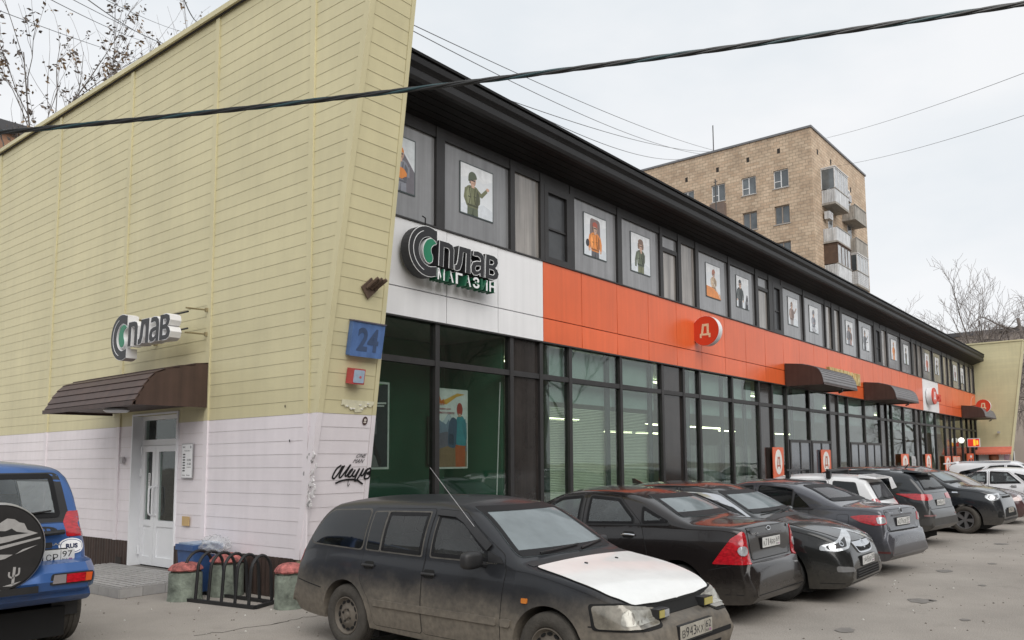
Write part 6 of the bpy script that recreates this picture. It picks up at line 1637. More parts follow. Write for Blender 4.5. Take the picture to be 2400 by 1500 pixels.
c = Car('saloon_car', 'glossy black saloon with triangular red tail lamps beside the dusty estate car', (2.46, -4.20, 89.5), S, P2); c.t.scale = (.945, .945, 1)
c.wheels('twin', M_ALLOY, M_TYRE, .20, 5)
for q, w_ in (('R', 0), ('L', 1)):
    d = c.seam('front_door', q, [(.90, .27), (.93, .76), (1.20, .99), (.60, 1.37), (.12, 1.41), (.12, .27)], P2, r=.05)
    c.patch('door_window', q, [(1.15, 1.0), (.17, 1.03), (.17, 1.375), (.52, 1.34)], M_CGLC, r=.04, parent=d, off=.007)
    d = c.seam('rear_door', q, [(.105, .27), (.105, 1.41), (-.40, 1.385), (-.78, 1.08), (-.90, .75), (-.86, .45), (-.80, .27)], P2, r=.05)
    c.patch('door_window', q, [(.05, 1.03), (-.68, 1.055), (-.68, 1.13), (-.42, 1.345), (.05, 1.375)], M_CGLC, r=.04, parent=d, off=.007)
    c.patch('quarter_window', q, [(-.80, 1.065), (-1.16, 1.085), (-1.17, 1.11), (-.78, 1.27)], M_CGLC, r=.04, off=.006)
    c.patch('window_trim', q, [(1.25, .985), (-1.2, 1.055), (-1.2, 1.073), (1.25, 1.003)], M_BLACKP, off=.010)
    c.patch('fuel_flap', q, ellipse(-1.6, .88, .09, .08, 18), P2, off=.005) if q == 'R' else None
    c.patch('bumper_joint', q, [(-1.72, .60), (-2.1, .68), (-2.1, .672), (-1.72, .592)], M_LINER, off=.002)
c.handle(.28, .90, M_CHROME, l=.2); c.handle(-.62, .93, M_CHROME, l=.2)
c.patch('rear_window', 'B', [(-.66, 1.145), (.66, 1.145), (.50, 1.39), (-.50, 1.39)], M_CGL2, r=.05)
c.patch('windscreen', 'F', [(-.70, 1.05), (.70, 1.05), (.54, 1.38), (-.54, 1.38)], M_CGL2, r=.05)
c.seam('boot_lid', 'B', [(-.56, .70), (.56, .70), (.60, 1.04), (-.60, 1.04)], P2, r=.05, off=.005)
for sg in (-1, 1):
    c.patch('tail_light', (-2.02, sg * .74, 180 - sg * 42), [(sg * -.26, .665), (sg * .17, .665), (sg * .10, 1.0), (sg * .06, 1.015), (sg * -.06, .94), (sg * -.17, .80)], M_RLAMP, r=.02, off=.010, skirt=.02, grid=.05)
    c.patch('reverse_lamp', (-2.02, sg * .74, 180 - sg * 42), ellipse(sg * .055, .81, .058, .052, 16), M_CLAMP, off=.018, skirt=.012)
c.plate('B', .865, 'К714РР', '69', frame=True, off=.02)
c.patch('plate_strip', 'B', [(-.36, .945), (.36, .945), (.35, .965), (-.35, .965)], mat('dull_chrome', (.16, .16, .17), .3, metal=.8), off=.022, skirt=.03, r=.008)
c.emblem('B', 0, 1.015, .062, .026); c.letters('B', .50, .965, 'FOCUS', .19, .022)
c.patch('bumper_crease', 'B', [(-.86, .335), (.86, .335), (.86, .345), (-.86, .345)], M_LINER, off=.002)
c.mirror(1.0, .98, P2)
for sg in (-1, 1): c.patch('headlight', (2.02, sg * .68, sg * 38), [(-.2, .62), (.2, .62), (.18, .76), (-.12, .78)], M_CLAMP, r=.04)
c.finish(wheel=1)

# ---- 3. black hatchback, nose towards the lot
S = dict(wb=2.685, r=.325, tum=.33, rc=.10,
         top=[(-2.12, .40), (-2.115, .60), (-2.09, .75), (-2.06, .98), (-1.98, 1.08), (-1.72, 1.34), (-1.60, 1.385), (-1.1, 1.455), (-.5, 1.50), (0, 1.49), (.25, 1.45), (.42, 1.39), (1.12, 1.065), (1.26, 1.025), (1.6, .965), (1.95, .855), (2.10, .775), (2.165, .70), (2.20, .60), (2.225, .48), (2.23, .38)],
         belt=[(-2.12, .42), (-2.04, .85), (-1.9, 1.02), (-1.2, 1.05), (0, .98), (1.12, .955), (1.6, .87), (2.0, .74), (2.23, .40)],
         bot=[(-2.12, .35), (-2.0, .25), (-1.6, .22), (1.6, .18), (2.05, .19), (2.18, .23), (2.23, .31)], plan=planf(-2.12, 2.23, .905, .16, .27))
P3 = paint('black_metallic_paint', (.010, .0115, .0120), .60, .2, .30, .2, .6)
c = Car('hatchback_car', 'black hatchback with chrome grille bar, nose to the lot, between two dark saloons', (4.36, -4.48, -89), S, P3)
c.wheels('twin', M_ALLOY, M_TYRE, .21, 5, turn=.10)
for q in ('R', 'L'):
    d = c.seam('front_door', q, [(.90, .27), (.93, .75), (1.02, .98), (.42, 1.37), (-.10, 1.42), (-.10, .27)], P3, r=.05)
    c.patch('door_window', q, [(.90, 1.01), (-.05, 1.02), (-.05, 1.335), (.34, 1.305)], M_CGL, r=.04, parent=d, off=.007)
    d = c.seam('rear_door', q, [(-.115, .27), (-.115, 1.42), (-.9, 1.38), (-1.15, 1.06), (-.98, .6), (-.92, .27)], P3, r=.05)
    c.patch('door_window', q, [(-.17, 1.02), (-1.03, 1.07), (-.86, 1.305), (-.17, 1.335)], M_CGL, r=.04, parent=d, off=.007)
    c.patch('chrome_window_line', q, curve2([(1.0, 1.03), (.62, 1.24), (.40, 1.33), (0, 1.358), (-.5, 1.362), (-.95, 1.33)], 3) + curve2([(-.95, 1.315), (-.5, 1.347), (0, 1.343), (.39, 1.315), (.60, 1.223), (.97, 1.02)], 3), M_CHROME, off=.011, skirt=.012)
c.handle(.06, .90, P3); c.handle(-.88, .93, P3)
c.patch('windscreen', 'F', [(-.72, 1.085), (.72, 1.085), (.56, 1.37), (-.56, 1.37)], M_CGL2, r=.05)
c.patch('cowl', 'T', [(1.13, -.70), (1.23, -.70), (1.25, .70), (1.13, .70)], M_BLACKP, r=.02, off=.004)
c.wiper('F', (-.55, 1.08), (.1, 1.10)); c.wiper('F', (.05, 1.08), (.62, 1.10))
c.seam('bonnet', 'T', [(1.25, -.70), (1.25, .70), (1.7, .71), (2.0, .56), (2.12, .30), (2.135, 0), (2.12, -.30), (2.0, -.56), (1.7, -.71)], P3, r=.05, off=.005)
c.patch('grille', 'F', [(-.36, .735), (.36, .735), (.33, .68), (.22, .615), (-.22, .615), (-.33, .68)], M_LINER, off=.006, r=.03)
c.patch('grille_bar', 'F', [(-.37, .735), (.37, .735), (.345, .685), (.12, .665), (-.12, .665), (-.345, .685)], M_CHROME, off=.014, skirt=.02, r=.015)
c.patch('grille_rim', 'F', stroke(curve2([(-.36, .73), (-.32, .66), (-.21, .605), (.21, .605), (.32, .66), (.36, .73)], 4), .018), M_CHROME, off=.014, skirt=.02)
for k in range(3): c.patch('grille_slat', 'F', [(-.24 + k * .01, .63 + k * .012), (.24 - k * .01, .63 + k * .012), (.24 - k * .01, .634 + k * .012), (-.24 + k * .01, .634 + k * .012)], M_BLACKP, off=.012)
c.emblem('F', 0, .695, .052, .052, bar=True)
for sg in (-1, 1):
    c.patch('headlight', (1.97, sg * .64, sg * 40), [(-sg * .56, .90), (-sg * .30, .845), (sg * .18, .715), (sg * .19, .66), (sg * .0, .645), (-sg * .20, .68), (-sg * .42, .80)], M_CLAMP, r=.02, off=.009, skirt=.02, grid=.05)
    c.patch('headlight_black', (1.97, sg * .64, sg * 40), [(-sg * .26, .80), (sg * .12, .71), (sg * .10, .672), (-sg * .16, .70)], M_BLACKP, r=.02, off=.0115, skirt=.004, grid=.05)
    c.patch('headlight_lens', (1.97, sg * .64, sg * 40), ellipse(sg * .04, .70, .045, .034, 14), M_CHROME, off=.013, skirt=.004)
    c.patch('headlight_lens', (1.97, sg * .64, sg * 40), ellipse(-sg * .085, .735, .038, .03, 14), M_CHROME, off=.013, skirt=.004)
    c.patch('fog_lamp', (2.05, sg * .62, sg * 35), [(-.17 if sg > 0 else -.10, .40), (.10 if sg > 0 else .17, .40), (.10 if sg > 0 else .12, .455), (-.12 if sg > 0 else -.10, .475)], mat('dull_fog_lamp', (.15, .15, .15), .25, coat=.4), r=.03, off=.006)
c.patch('lower_grille', 'F', [(-.52, .30), (.52, .30), (.48, .42), (-.48, .42)], M_LINER, off=.005, r=.03)
for k in range(3): c.patch('lower_slat', 'F', [(-.46, .325 + k * .032), (.46, .325 + k * .032), (.46, .337 + k * .032), (-.46, .337 + k * .032)], M_BLACKP, off=.012)
c.patch('bumper_lip', 'F', [(-.8, .255), (.8, .255), (.8, .263), (-.8, .263)], M_LINER, off=.003)
c.plate('F', .505, 'Т445ВР', '750', off=.016); c.mirror(.84, .985, P3)
p, n_ = c.ray('T', -1.2, 0); MB().hexa([p + Vector(v) for v in ((-.10, -.02, 0), (.10, -.02, 0), (.10, .02, 0), (-.10, .02, 0), (-.12, -.004, .085), (-.07, -.004, .08), (-.07, .004, .08), (-.12, .004, .085))]).build('shark_fin_aerial', P3, c.t)
c.patch('rear_window', 'B', [(-.60, 1.1), (.60, 1.1), (.52, 1.32), (-.52, 1.32)], M_CGLT, r=.05)
for sg in (-1, 1): c.patch('tail_light', (-2.0, sg * .75, 180 - sg * 45), [(-.2, .78), (.2, .78), (.18, .98), (-.16, .98)], M_RLAMP, r=.03)
c.finish(wheel=1)

# ---- 4. dark grey saloon, tail towards the lot
S = dict(wb=2.60, r=.315, tum=.33, rc=.095,
         top=[(-2.27, .36), (-2.266, .55), (-2.255, .62), (-2.22, .665), (-2.16, .695), (-2.145, .80), (-2.13, .95), (-2.105, 1.03), (-2.05, 1.055), (-1.8, 1.065), (-1.52, 1.085), (-1.40, 1.12), (-.82, 1.36), (-.55, 1.43), (-.1, 1.465), (.3, 1.455), (.55, 1.40), (1.35, 1.02), (1.5, .98), (1.9, .86), (2.12, .74), (2.20, .6), (2.23, .42)],
         belt=[(-2.27, .38), (-2.18, .74), (-2.08, .95), (-1.8, .99), (-1.2, .99), (0, .95), (1.35, .92), (1.9, .79), (2.23, .40)],
         bot=[(-2.27, .33), (-2.15, .24), (-1.7, .22), (1.7, .18), (2.1, .2), (2.23, .34)], plan=planf(-2.27, 2.23, .878, .15, .24))
P4 = paint('dark_grey_metallic_paint', (.085, .088, .102), .62, .2, .40, .25, .8, metal=.45)
c = Car('saloon_car', 'dark grey saloon with a square fuel flap, tail to the lot', (7.35, -4.33, 83.5), S, P4)
c.wheels('twin', M_ALLOY, M_TYRE, .20, 6)
for q in ('R', 'L'):
    d = c.seam('front_door', q, [(.88, .27), (.91, .72), (1.10, .96), (.52, 1.36), (.05, 1.395), (.05, .27)], P4, r=.05)
    c.patch('door_window', q, [(1.02, .98), (.10, .99), (.10, 1.36), (.44, 1.33)], M_CGLT, r=.04, parent=d, off=.007)
    d = c.seam('rear_door', q, [(.035, .27), (.035, 1.395), (-.55, 1.36), (-.98, 1.04), (-.95, .62), (-.86, .27)], P4, r=.05)
    c.patch('door_window', q, [(-.02, .99), (-.66, 1.01), (-.66, 1.29), (-.50, 1.325), (-.02, 1.36)], M_CGLT, r=.03, parent=d, off=.007)
    c.patch('small_window', q, [(-.70, 1.012), (-.99, 1.03), (-.72, 1.25)], M_CGLT, r=.03, parent=d, off=.007)
    c.patch('window_trim', q, [(1.1, .962), (-1.05, .985), (-1.05, 1.0), (1.1, .977)], M_BLACKP, off=.010)
c.seam('fuel_flap', 'L', [(-1.46, .78), (-1.64, .78), (-1.64, .93), (-1.46, .93)], P4, r=.035, off=.004)
c.handle(.2, .88, P4); c.handle(-.72, .90, P4)
c.patch('rear_window', 'B', [(-.64, 1.12), (.64, 1.12), (.48, 1.37), (-.48, 1.37)], M_CGLR, r=.05)
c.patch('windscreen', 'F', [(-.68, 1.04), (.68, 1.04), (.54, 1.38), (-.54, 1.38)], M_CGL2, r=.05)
c.seam('boot_lid', 'B', [(-.60, .68), (.60, .68), (.62, 1.0), (-.62, 1.0)], P4, r=.05, off=.005)
for sg in (-1, 1):
    c.patch('tail_light', (-2.03, sg * .72, 180 - sg * 45), [(-sg * .34, .90), (-sg * .2, .93), (sg * .12, .93), (sg * .16, .80), (-sg * .05, .775), (-sg * .22, .82)], M_RLAMP, r=.03, off=.010, skirt=.02, grid=.05)
    c.patch('reverse_lamp', (-2.03, sg * .72, 180 - sg * 45), [(-sg * .02, .90), (sg * .10, .905), (sg * .125, .815), (-sg * .01, .80)], M_CLAMP, r=.03, off=.015, skirt=.008)
c.plate('B', .815, 'М276ОЕ', '97', off=.02)
c.patch('plate_strip', 'B', [(-.40, .90), (.40, .90), (.38, .925), (-.38, .925)], mat('dull_chrome', (.16, .16, .17), .3, metal=.8), off=.022, skirt=.03, r=.008)
c.emblem('B', 0, .975, .065, .042); c.letters('B', .5, .945, 'COROLLA', .16, .018)
c.patch('rear_reflector', (-2.1, .7, 140), [(-.1, .36), (.1, .36), (.1, .39), (-.1, .39)], mat('dull_red_reflector', (.10, .03, .03), .3), r=.01)
c.mirror(.95, .95, P4)
c.finish(wheel=1)

# ---- 5. white small hatchback with roof bars, tail towards the lot, mostly hidden
S = dict(wb=2.55, r=.315, tum=.28, rc=.09,
         top=[(-1.95, .40), (-1.945, .62), (-1.92, .75), (-1.89, .95), (-1.80, 1.10), (-1.62, 1.42), (-1.56, 1.50), (-1.2, 1.555), (-.4, 1.58), (.1, 1.55), (.32, 1.49), (1.15, 1.08), (1.3, 1.03), (1.7, .93), (1.95, .80), (2.03, .65), (2.06, .45)],
         belt=[(-1.95, .42), (-1.88, .85), (-1.75, 1.02), (0, .99), (1.15, .98), (1.7, .86), (2.06, .44)],
         bot=[(-1.95, .36), (-1.8, .26), (1.7, .2), (2.06, .36)], plan=planf(-1.95, 2.06, .86, .12, .24))
P5 = paint('white_paint', (.70, .71, .72), .55, .2, .35, .25, .6)
c = Car('hatchback_car', 'small white hatchback with roof bars, mostly hidden behind the dark grey saloon', (9.7, -3.72, 92), S, P5); c.t.scale = (1, 1, .96)
c.wheels('twin', M_ALLOY, M_TYRE, .19, 5)
for q in ('R', 'L'):
    d = c.seam('front_door', q, [(.86, .3), (.89, .76), (1.08, 1.02), (.35, 1.46), (-.02, 1.49), (-.02, .3)], P5, r=.05); c.patch('door_window', q, [(1.0, 1.04), (.04, 1.05), (.04, 1.45), (.28, 1.44)], M_CGL, r=.04, parent=d, off=.007)
    d = c.seam('rear_door', q, [(-.035, .3), (-.035, 1.49), (-.9, 1.46), (-.98, .8), (-.85, .3)], P5, r=.05); c.patch('door_window', q, [(-.09, 1.05), (-.9, 1.07), (-.86, 1.43), (-.09, 1.455)], M_CGLT, r=.04, parent=d, off=.007)
    c.patch('quarter_window', q, [(-1.02, 1.08), (-1.5, 1.12), (-1.4, 1.40), (-1.0, 1.43)], M_CGLT, r=.04, off=.006)
c.patch('rear_window', 'B', [(-.60, 1.06), (.60, 1.06), (.52, 1.40), (-.52, 1.40)], M_CGLR, r=.05)
c.wiper('B', (.0, 1.08), (.34, 1.13))
MB().hexa([(-1.76, -.56, 1.475), (-1.76, .56, 1.475), (-1.45, .60, 1.50), (-1.45, -.60, 1.50), (-1.76, -.54, 1.505), (-1.76, .54, 1.505), (-1.45, .58, 1.565), (-1.45, -.58, 1.565)]).build('spoiler', P5, c.t)
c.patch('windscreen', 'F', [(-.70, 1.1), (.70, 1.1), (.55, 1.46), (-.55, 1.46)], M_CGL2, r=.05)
for x in (-.9, -.1): MB().tube([(x, -.70, 1.645), (x, .70, 1.645)], .022, 8).box((x - .04, -.66, 1.49), (x + .04, -.56, 1.63)).box((x - .04, .56, 1.49), (x + .04, .66, 1.63)).build('roof_bar', M_BLACKP, c.t)
for sg in (-1, 1): c.patch('tail_light', (-1.83, sg * .72, 180 - sg * 45), [(-.14, .82), (.14, .82), (.10, 1.10), (-.10, 1.10)], M_RLAMP, r=.03)
c.mirror(.9, 1.02, P5); c.plate('B', .82, 'О518ТА', '77')
c.finish(wheel=1)

# ---- 6. dark off-road style car, tail towards the lot
S = dict(wb=2.64, r=.345, tum=.33, rc=.10,
         top=[(-2.15, .48), (-2.145, .62), (-2.11, .72), (-2.05, .79), (-2.02, .98), (-1.97, 1.12), (-1.74, 1.44), (-1.66, 1.505), (-1.3, 1.575), (-.6, 1.63), (-.1, 1.625), (.2, 1.57), (.35, 1.51), (1.15, 1.13), (1.3, 1.09), (1.75, 1.0), (2.05, .88), (2.14, .7), (2.17, .5)],
         belt=[(-2.15, .50), (-2.04, .84), (-1.92, 1.06), (-1.4, 1.11), (0, 1.05), (1.15, 1.03), (1.75, .92), (2.17, .52)],
         bot=[(-2.15, .42), (-2.0, .32), (-1.6, .27), (1.7, .24), (2.17, .42)], plan=planf(-2.15, 2.17, .925, .15, .22))
P6 = paint('dark_blue_black_paint', (.016, .020, .024), 1.0, .3, .42, .25, .8)
c = Car('off_road_car', 'tall dark dusty car with long red tail lamps and silver roof rails', (12.1, -3.98, 85), S, P6)
c.wheels('twin', M_ALLOYD, M_TYRED, .22, 5)
for q in ('R', 'L'):
    d = c.seam('front_door', q, [(.87, .36), (.90, .80), (1.04, 1.06), (.38, 1.48), (-.05, 1.53), (-.05, .36)], P6, r=.05); c.patch('door_window', q, [(.95, 1.10), (0, 1.10), (0, 1.49), (.3, 1.45)], M_CGLT, r=.04, parent=d, off=.007)
    d = c.seam('rear_door', q, [(-.065, .36), (-.065, 1.53), (-.95, 1.48), (-1.02, .8), (-.9, .36)], P6, r=.05); c.patch('door_window', q, [(-.11, 1.11), (-.96, 1.13), (-.92, 1.45), (-.11, 1.49)], M_CGLT, r=.04, parent=d, off=.007)
    c.patch('quarter_window', q, [(-1.02, 1.14), (-1.42, 1.19), (-1.30, 1.40), (-1.0, 1.44)], M_CGLT, r=.03, off=.006)
    c.patch('bright_pillar_trim', q, [(-1.36, 1.16), (-1.46, 1.20), (-1.34, 1.41), (-1.27, 1.42)], mat('bright_trim', (.74, .75, .76), .25, coat=.5), r=.015, off=.014, skirt=.016)
    MB().tube([c.ray(q, x, 1.535)[0] + Vector((0, 0, .03)) for x in (-1.25, -.9, -.5, -.1, .2)], .016, 6).build('roof_rail', M_CHROME, c.t, True)
    c.patch('fuel_flap', q, ellipse(-1.62, .94, .085, .085, 18), P6, off=.004) if q == 'L' else None
c.patch('rear_window', 'B', [(-.66, 1.14), (.66, 1.14), (.54, 1.43), (-.54, 1.43)], M_CGL, r=.05); c.wiper('B', (0, 1.15), (.34, 1.19))
MB().hexa([(-1.88, -.58, 1.49), (-1.88, .58, 1.49), (-1.5, .62, 1.52), (-1.5, -.62, 1.52), (-1.88, -.55, 1.515), (-1.88, .55, 1.515), (-1.5, .58, 1.58), (-1.5, -.58, 1.58)]).build('spoiler', P6, c.t)
for sg in (-1, 1):
    c.patch('tail_light', (-1.93, sg * .74, 180 - sg * 48), [(-sg * .46, 1.07), (-sg * .1, 1.075), (sg * .26, 1.05), (sg * .28, .95), (sg * .10, .93), (-sg * .16, .95)], M_RLAMP, r=.03, off=.010, skirt=.02, grid=.05)
    c.patch('rear_reflector', (-2.05, sg * .72, 180 - sg * 40), [(-.14, .62), (.14, .62), (.14, .65), (-.14, .65)], mat('dusty_red_reflector', (.20, .10, .10), .4), r=.01)
c.seam('tailgate', 'B', [(-.72, .76), (.72, .76), (.74, .95), (.74, 1.08), (-.74, 1.08), (-.74, .95)], P6, r=.04, off=.004)
c.plate('B', .88, 'Е041НХ', '777'); c.mirror(.88, 1.07, P6)
c.patch('lower_bumper', 'B', [(-.85, .44), (.85, .44), (.85, .58), (-.85, .58)], mat('grey_bumper_plastic', (.06, .058, .055), .7, var=.15), off=.008, r=.03)
p, n_ = c.ray('T', -1.35, 0); MB().tube([p, p + Vector((-.08, 0, .10))], .014, 6).build('aerial', M_BLACKP, c.t)
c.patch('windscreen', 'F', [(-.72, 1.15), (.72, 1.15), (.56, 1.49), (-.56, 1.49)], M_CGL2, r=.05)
c.finish(wheel=1)

# ---- 7. tall dark hatchback, nose towards the lot, after the gap
S = dict(wb=2.57, r=.325, tum=.25, rc=.09,
         top=[(-1.98, .45), (-1.975, .62), (-1.95, .8), (-1.92, 1.1), (-1.80, 1.46), (-1.72, 1.53), (-1.3, 1.58), (-.4, 1.61), (.1, 1.59), (.32, 1.53), (1.0, 1.165), (1.12, 1.13), (1.5, 1.09), (1.82, 1.01), (1.97, .92), (2.03, .80), (2.07, .62), (2.09, .45)],
         belt=[(-1.98, .5), (-1.9, .95), (-1.5, 1.10), (0, 1.05), (1.0, 1.03), (1.5, .98), (1.85, .88), (2.09, .48)],
         bot=[(-1.98, .38), (-1.8, .28), (1.6, .22), (1.98, .22), (2.09, .34)], plan=planf(-1.98, 2.09, .90, .13, .24))
P7 = paint('black_blue_paint', (.013, .016, .020), .72, .22, .42, .22, .8)
c = Car('tall_hatchback_car', 'tall black hatchback with bright headlamps, nose to the lot, after the gap in the row', (15.75, -4.70, -94), S, P7)
c.wheels('twin', M_ALLOY, M_TYRED, .21, 5, turn=-.12)
for q in ('R', 'L'):
    d = c.seam('front_door', q, [(.85, .33), (.88, .80), (.92, 1.06), (.42, 1.47), (-.05, 1.52), (-.05, .33)], P7, r=.05); c.patch('door_window', q, [(.80, 1.10), (0, 1.10), (0, 1.48), (.34, 1.45)], M_CGL, r=.04, parent=d, off=.007)
    d = c.seam('rear_door', q, [(-.065, .33), (-.065, 1.52), (-.95, 1.48), (-1.0, .8), (-.88, .33)], P7, r=.05); c.patch('door_window', q, [(-.11, 1.10), (-.95, 1.13), (-.92, 1.45), (-.11, 1.48)], M_CGLT, r=.04, parent=d, off=.007)
    c.patch('side_vent', q, [(1.02, .96), (1.16, .955), (1.14, .985), (1.02, .99)], M_CHROME, r=.01, off=.01)
c.patch('windscreen', 'F', [(-.72, 1.19), (.72, 1.19), (.58, 1.50), (-.58, 1.50)], M_CGL2, r=.05); c.wiper('F', (-.5, 1.19), (.15, 1.21)); c.wiper('F', (.1, 1.19), (.62, 1.21))
c.seam('bonnet', 'T', [(1.12, -.70), (1.12, .70), (1.6, .70), (1.85, .60), (1.97, .3), (1.975, 0), (1.97, -.3), (1.85, -.60), (1.6, -.70)], P7, r=.05, off=.005)
for sg in (-1, 1):
    c.patch('headlight', (1.86, sg * .66, sg * 42), [(-sg * .27, .955), (sg * .16, .93), (sg * .20, .86), (sg * .12, .79), (-sg * .02, .79), (-sg * .14, .85)], M_CLAMP, r=.03, off=.010, skirt=.02, grid=.05)
    c.patch('headlight_black', (1.86, sg * .66, sg * 42), [(-sg * .13, .915), (sg * .11, .90), (sg * .14, .86), (sg * .09, .815), (-sg * .0, .815), (-sg * .09, .86)], mat('lamp_inner', (.12, .12, .125), .2, coat=.5, metal=.5), r=.03, off=.013, skirt=.006)
    c.patch('headlight_lens', (1.86, sg * .66, sg * 42), ellipse(sg * .05, .858, .05, .042, 14), M_CHROME, off=.016, skirt=.004)
    c.patch('fog_recess', (1.97, sg * .66, sg * 40), [(-.07, .40), (.07, .40), (.05, .54), (-.05, .54)], M_LINER, off=.005, r=.03)
c.patch('lower_grille', 'F', [(-.52, .40), (.52, .40), (.48, .58), (-.48, .58)], M_LINER, off=.005, r=.05)
c.patch('upper_grille', 'F', [(-.40, .835), (.40, .835), (.38, .88), (-.38, .88)], M_LINER, off=.006, r=.02)
c.patch('bumper_bar', 'F', [(-.6, .33), (.6, .33), (.6, .355), (-.6, .355)], M_BLACKP, off=.014, skirt=.02, r=.01)
c.plate('F', .55, 'Х390КА', '77', M_PLATED); c.mirror(.72, 1.06, P7)
for sg in (-1, 1): c.patch('tail_light', (-1.87, sg * .78, 180 - sg * 45), [(-.1, .9), (.1, .9), (.1, 1.3), (-.1, 1.3)], M_RLAMP, r=.03)
c.finish(wheel=1)

# ---- 8. maroon saloon, nose towards the lot
S = dict(wb=2.62, r=.31, tum=.33, rc=.09,
         top=[(-2.2, .40), (-2.19, .60), (-2.15, .75), (-2.1, 1.0), (-2.0, 1.04), (-1.5, 1.07), (-.8, 1.36), (-.3, 1.45), (.1, 1.44), (.36, 1.37), (1.15, 1.0), (1.3, .96), (1.7, .90), (2.0, .80), (2.12, .70), (2.19, .55), (2.21, .42)],
         belt=[(-2.2, .44), (-2.1, .9), (-1.5, .98), (0, .94), (1.15, .91), (1.7, .82), (2.05, .68), (2.21, .44)],
         bot=[(-2.2, .36), (-2.0, .24), (1.7, .18), (2.1, .2), (2.21, .34)], plan=planf(-2.2, 2.21, .875, .15, .25))
P8 = paint('maroon_paint', (.060, .022, .024), .65, .2, .40, .25, .8)
c = Car('saloon_car', 'maroon saloon with pale headlamps right of the tall black hatchback', (19.05, -4.55, -92), S, P8)
c.wheels('twin', M_ALLOY, M_TYRE, .20, 5)
def simple_sides(c, P, zb_, zt_, xf, xm, xr, qx=None, gl=M_CGL, lo=.28):
    for q in ('R', 'L'):
        d = c.seam('front_door', q, [(xf - .28, lo), (xf - .25, zb_ - .24), (xf - .05, zb_ - .02), (xf - .72, zt_ + .02), (xm, zt_ + .04), (xm, lo)], P, r=.05); c.patch('door_window', q, [(xf - .18, zb_), (xm + .05, zb_), (xm + .05, zt_), (xf - .76, zt_ - .03)], gl, r=.04, parent=d, off=.007)
        d = c.seam('rear_door', q, [(xm - .015, lo), (xm - .015, zt_ + .04), (xr + .45, zt_ + .01), (xr, zb_ + .02), (xr + .12, lo)], P, r=.05); c.patch('door_window', q, [(xm - .06, zb_), (xr + .10, zb_ + .02), (xr + .46, zt_ - .03), (xm - .06, zt_)], gl, r=.04, parent=d, off=.007)
        if qx: c.patch('quarter_window', q, [(xr - .06, zb_ + .03), (qx, zb_ + .06), (qx + .1, zb_ + .14), (xr + .28, zt_ - .05)], gl, r=.03, off=.006)
    c.handle(xm + .15, zb_ - .09, P); c.handle(xr + .3, zb_ - .08, P)
simple_sides(c, P8, .98, 1.33, 1.16, 0., -.95)
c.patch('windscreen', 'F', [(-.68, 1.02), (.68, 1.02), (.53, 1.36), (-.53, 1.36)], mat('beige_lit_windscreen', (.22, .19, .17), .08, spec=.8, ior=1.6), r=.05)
c.seam('bonnet', 'T', [(1.28, -.68), (1.28, .68), (1.75, .68), (2.0, .55), (2.08, .3), (2.09, 0), (2.08, -.3), (2.0, -.55), (1.75, -.68)], P8, r=.05, off=.005)
for sg in (-1, 1): c.patch('headlight', (1.98, sg * .62, sg * 40), [(-sg * .30, .78), (-sg * .1, .775), (sg * .18, .69), (sg * .15, .62), (-sg * .06, .635), (-sg * .2, .70)], mat('pale_lamp', (.62, .50, .48), .12, coat=.7, var=.25, scale=12), r=.03, off=.009, skirt=.02, grid=.05)
c.patch('grille', 'F', [(-.38, .56), (.38, .56), (.36, .68), (-.36, .68)], M_LINER, off=.006, r=.03); c.patch('lower_grille', 'F', [(-.5, .28), (.5, .28), (.46, .40), (-.46, .40)], M_LINER, off=.005, r=.03)
c.plate('F', .48, 'А805СМ', '99'); c.mirror(.88, .96, P8)
c.finish(wheel=1)

# ---- 9. white hatchback, nose to the shop
S = dict(wb=2.65, r=.32, tum=.32, rc=.09,
         top=[(-2.15, .40), (-2.14, .6), (-2.10, .8), (-2.02, 1.0), (-1.7, 1.33), (-1.5, 1.40), (-.8, 1.47), (-.2, 1.49), (.2, 1.45), (.45, 1.37), (1.35, 1.0), (1.5, .96), (1.9, .86), (2.12, .70), (2.2, .5), (2.21, .4)],
         belt=[(-2.15, .44), (-2.05, .9), (-1.8, 1.0), (0, .95), (1.35, .92), (1.9, .78), (2.21, .42)],
         bot=[(-2.15, .36), (-2.0, .24), (1.7, .18), (2.21, .34)], plan=planf(-2.15, 2.21, .90, .15, .25))
P9 = paint('pure_white_paint', (.74, .75, .77), .5, .15, .3, .25, .6)
c = Car('hatchback_car', 'white hatchback with dark side windows behind the maroon saloon', (22.6, -5.35, 91), S, P9)
c.wheels('twin', M_ALLOY, M_TYRE, .2, 5); simple_sides(c, P9, .99, 1.36, 1.28, .05, -.95, -1.5)
for q in ('L', 'R'): c.patch('front_quarter_window', q, [(1.28, .985), (1.12, .99), (1.0, 1.09)], M_CGL, r=.02, off=.006)
c.patch('windscreen', 'F', [(-.7, 1.02), (.7, 1.02), (.54, 1.36), (-.54, 1.36)], M_CGL2, r=.05); c.patch('rear_window', 'B', [(-.62, 1.05), (.62, 1.05), (.52, 1.32), (-.52, 1.32)], M_CGLT, r=.05)
for sg in (-1, 1): c.patch('tail_light', (-2.0, sg * .75, 180 - sg * 45), [(-.14, .75), (.14, .75), (.12, 1.0), (-.12, 1.0)], M_RLAMP, r=.03)
c.mirror(1.0, .98, P9); c.plate('B', .8, 'С160УЕ', '50')
c.finish(wheel=1)

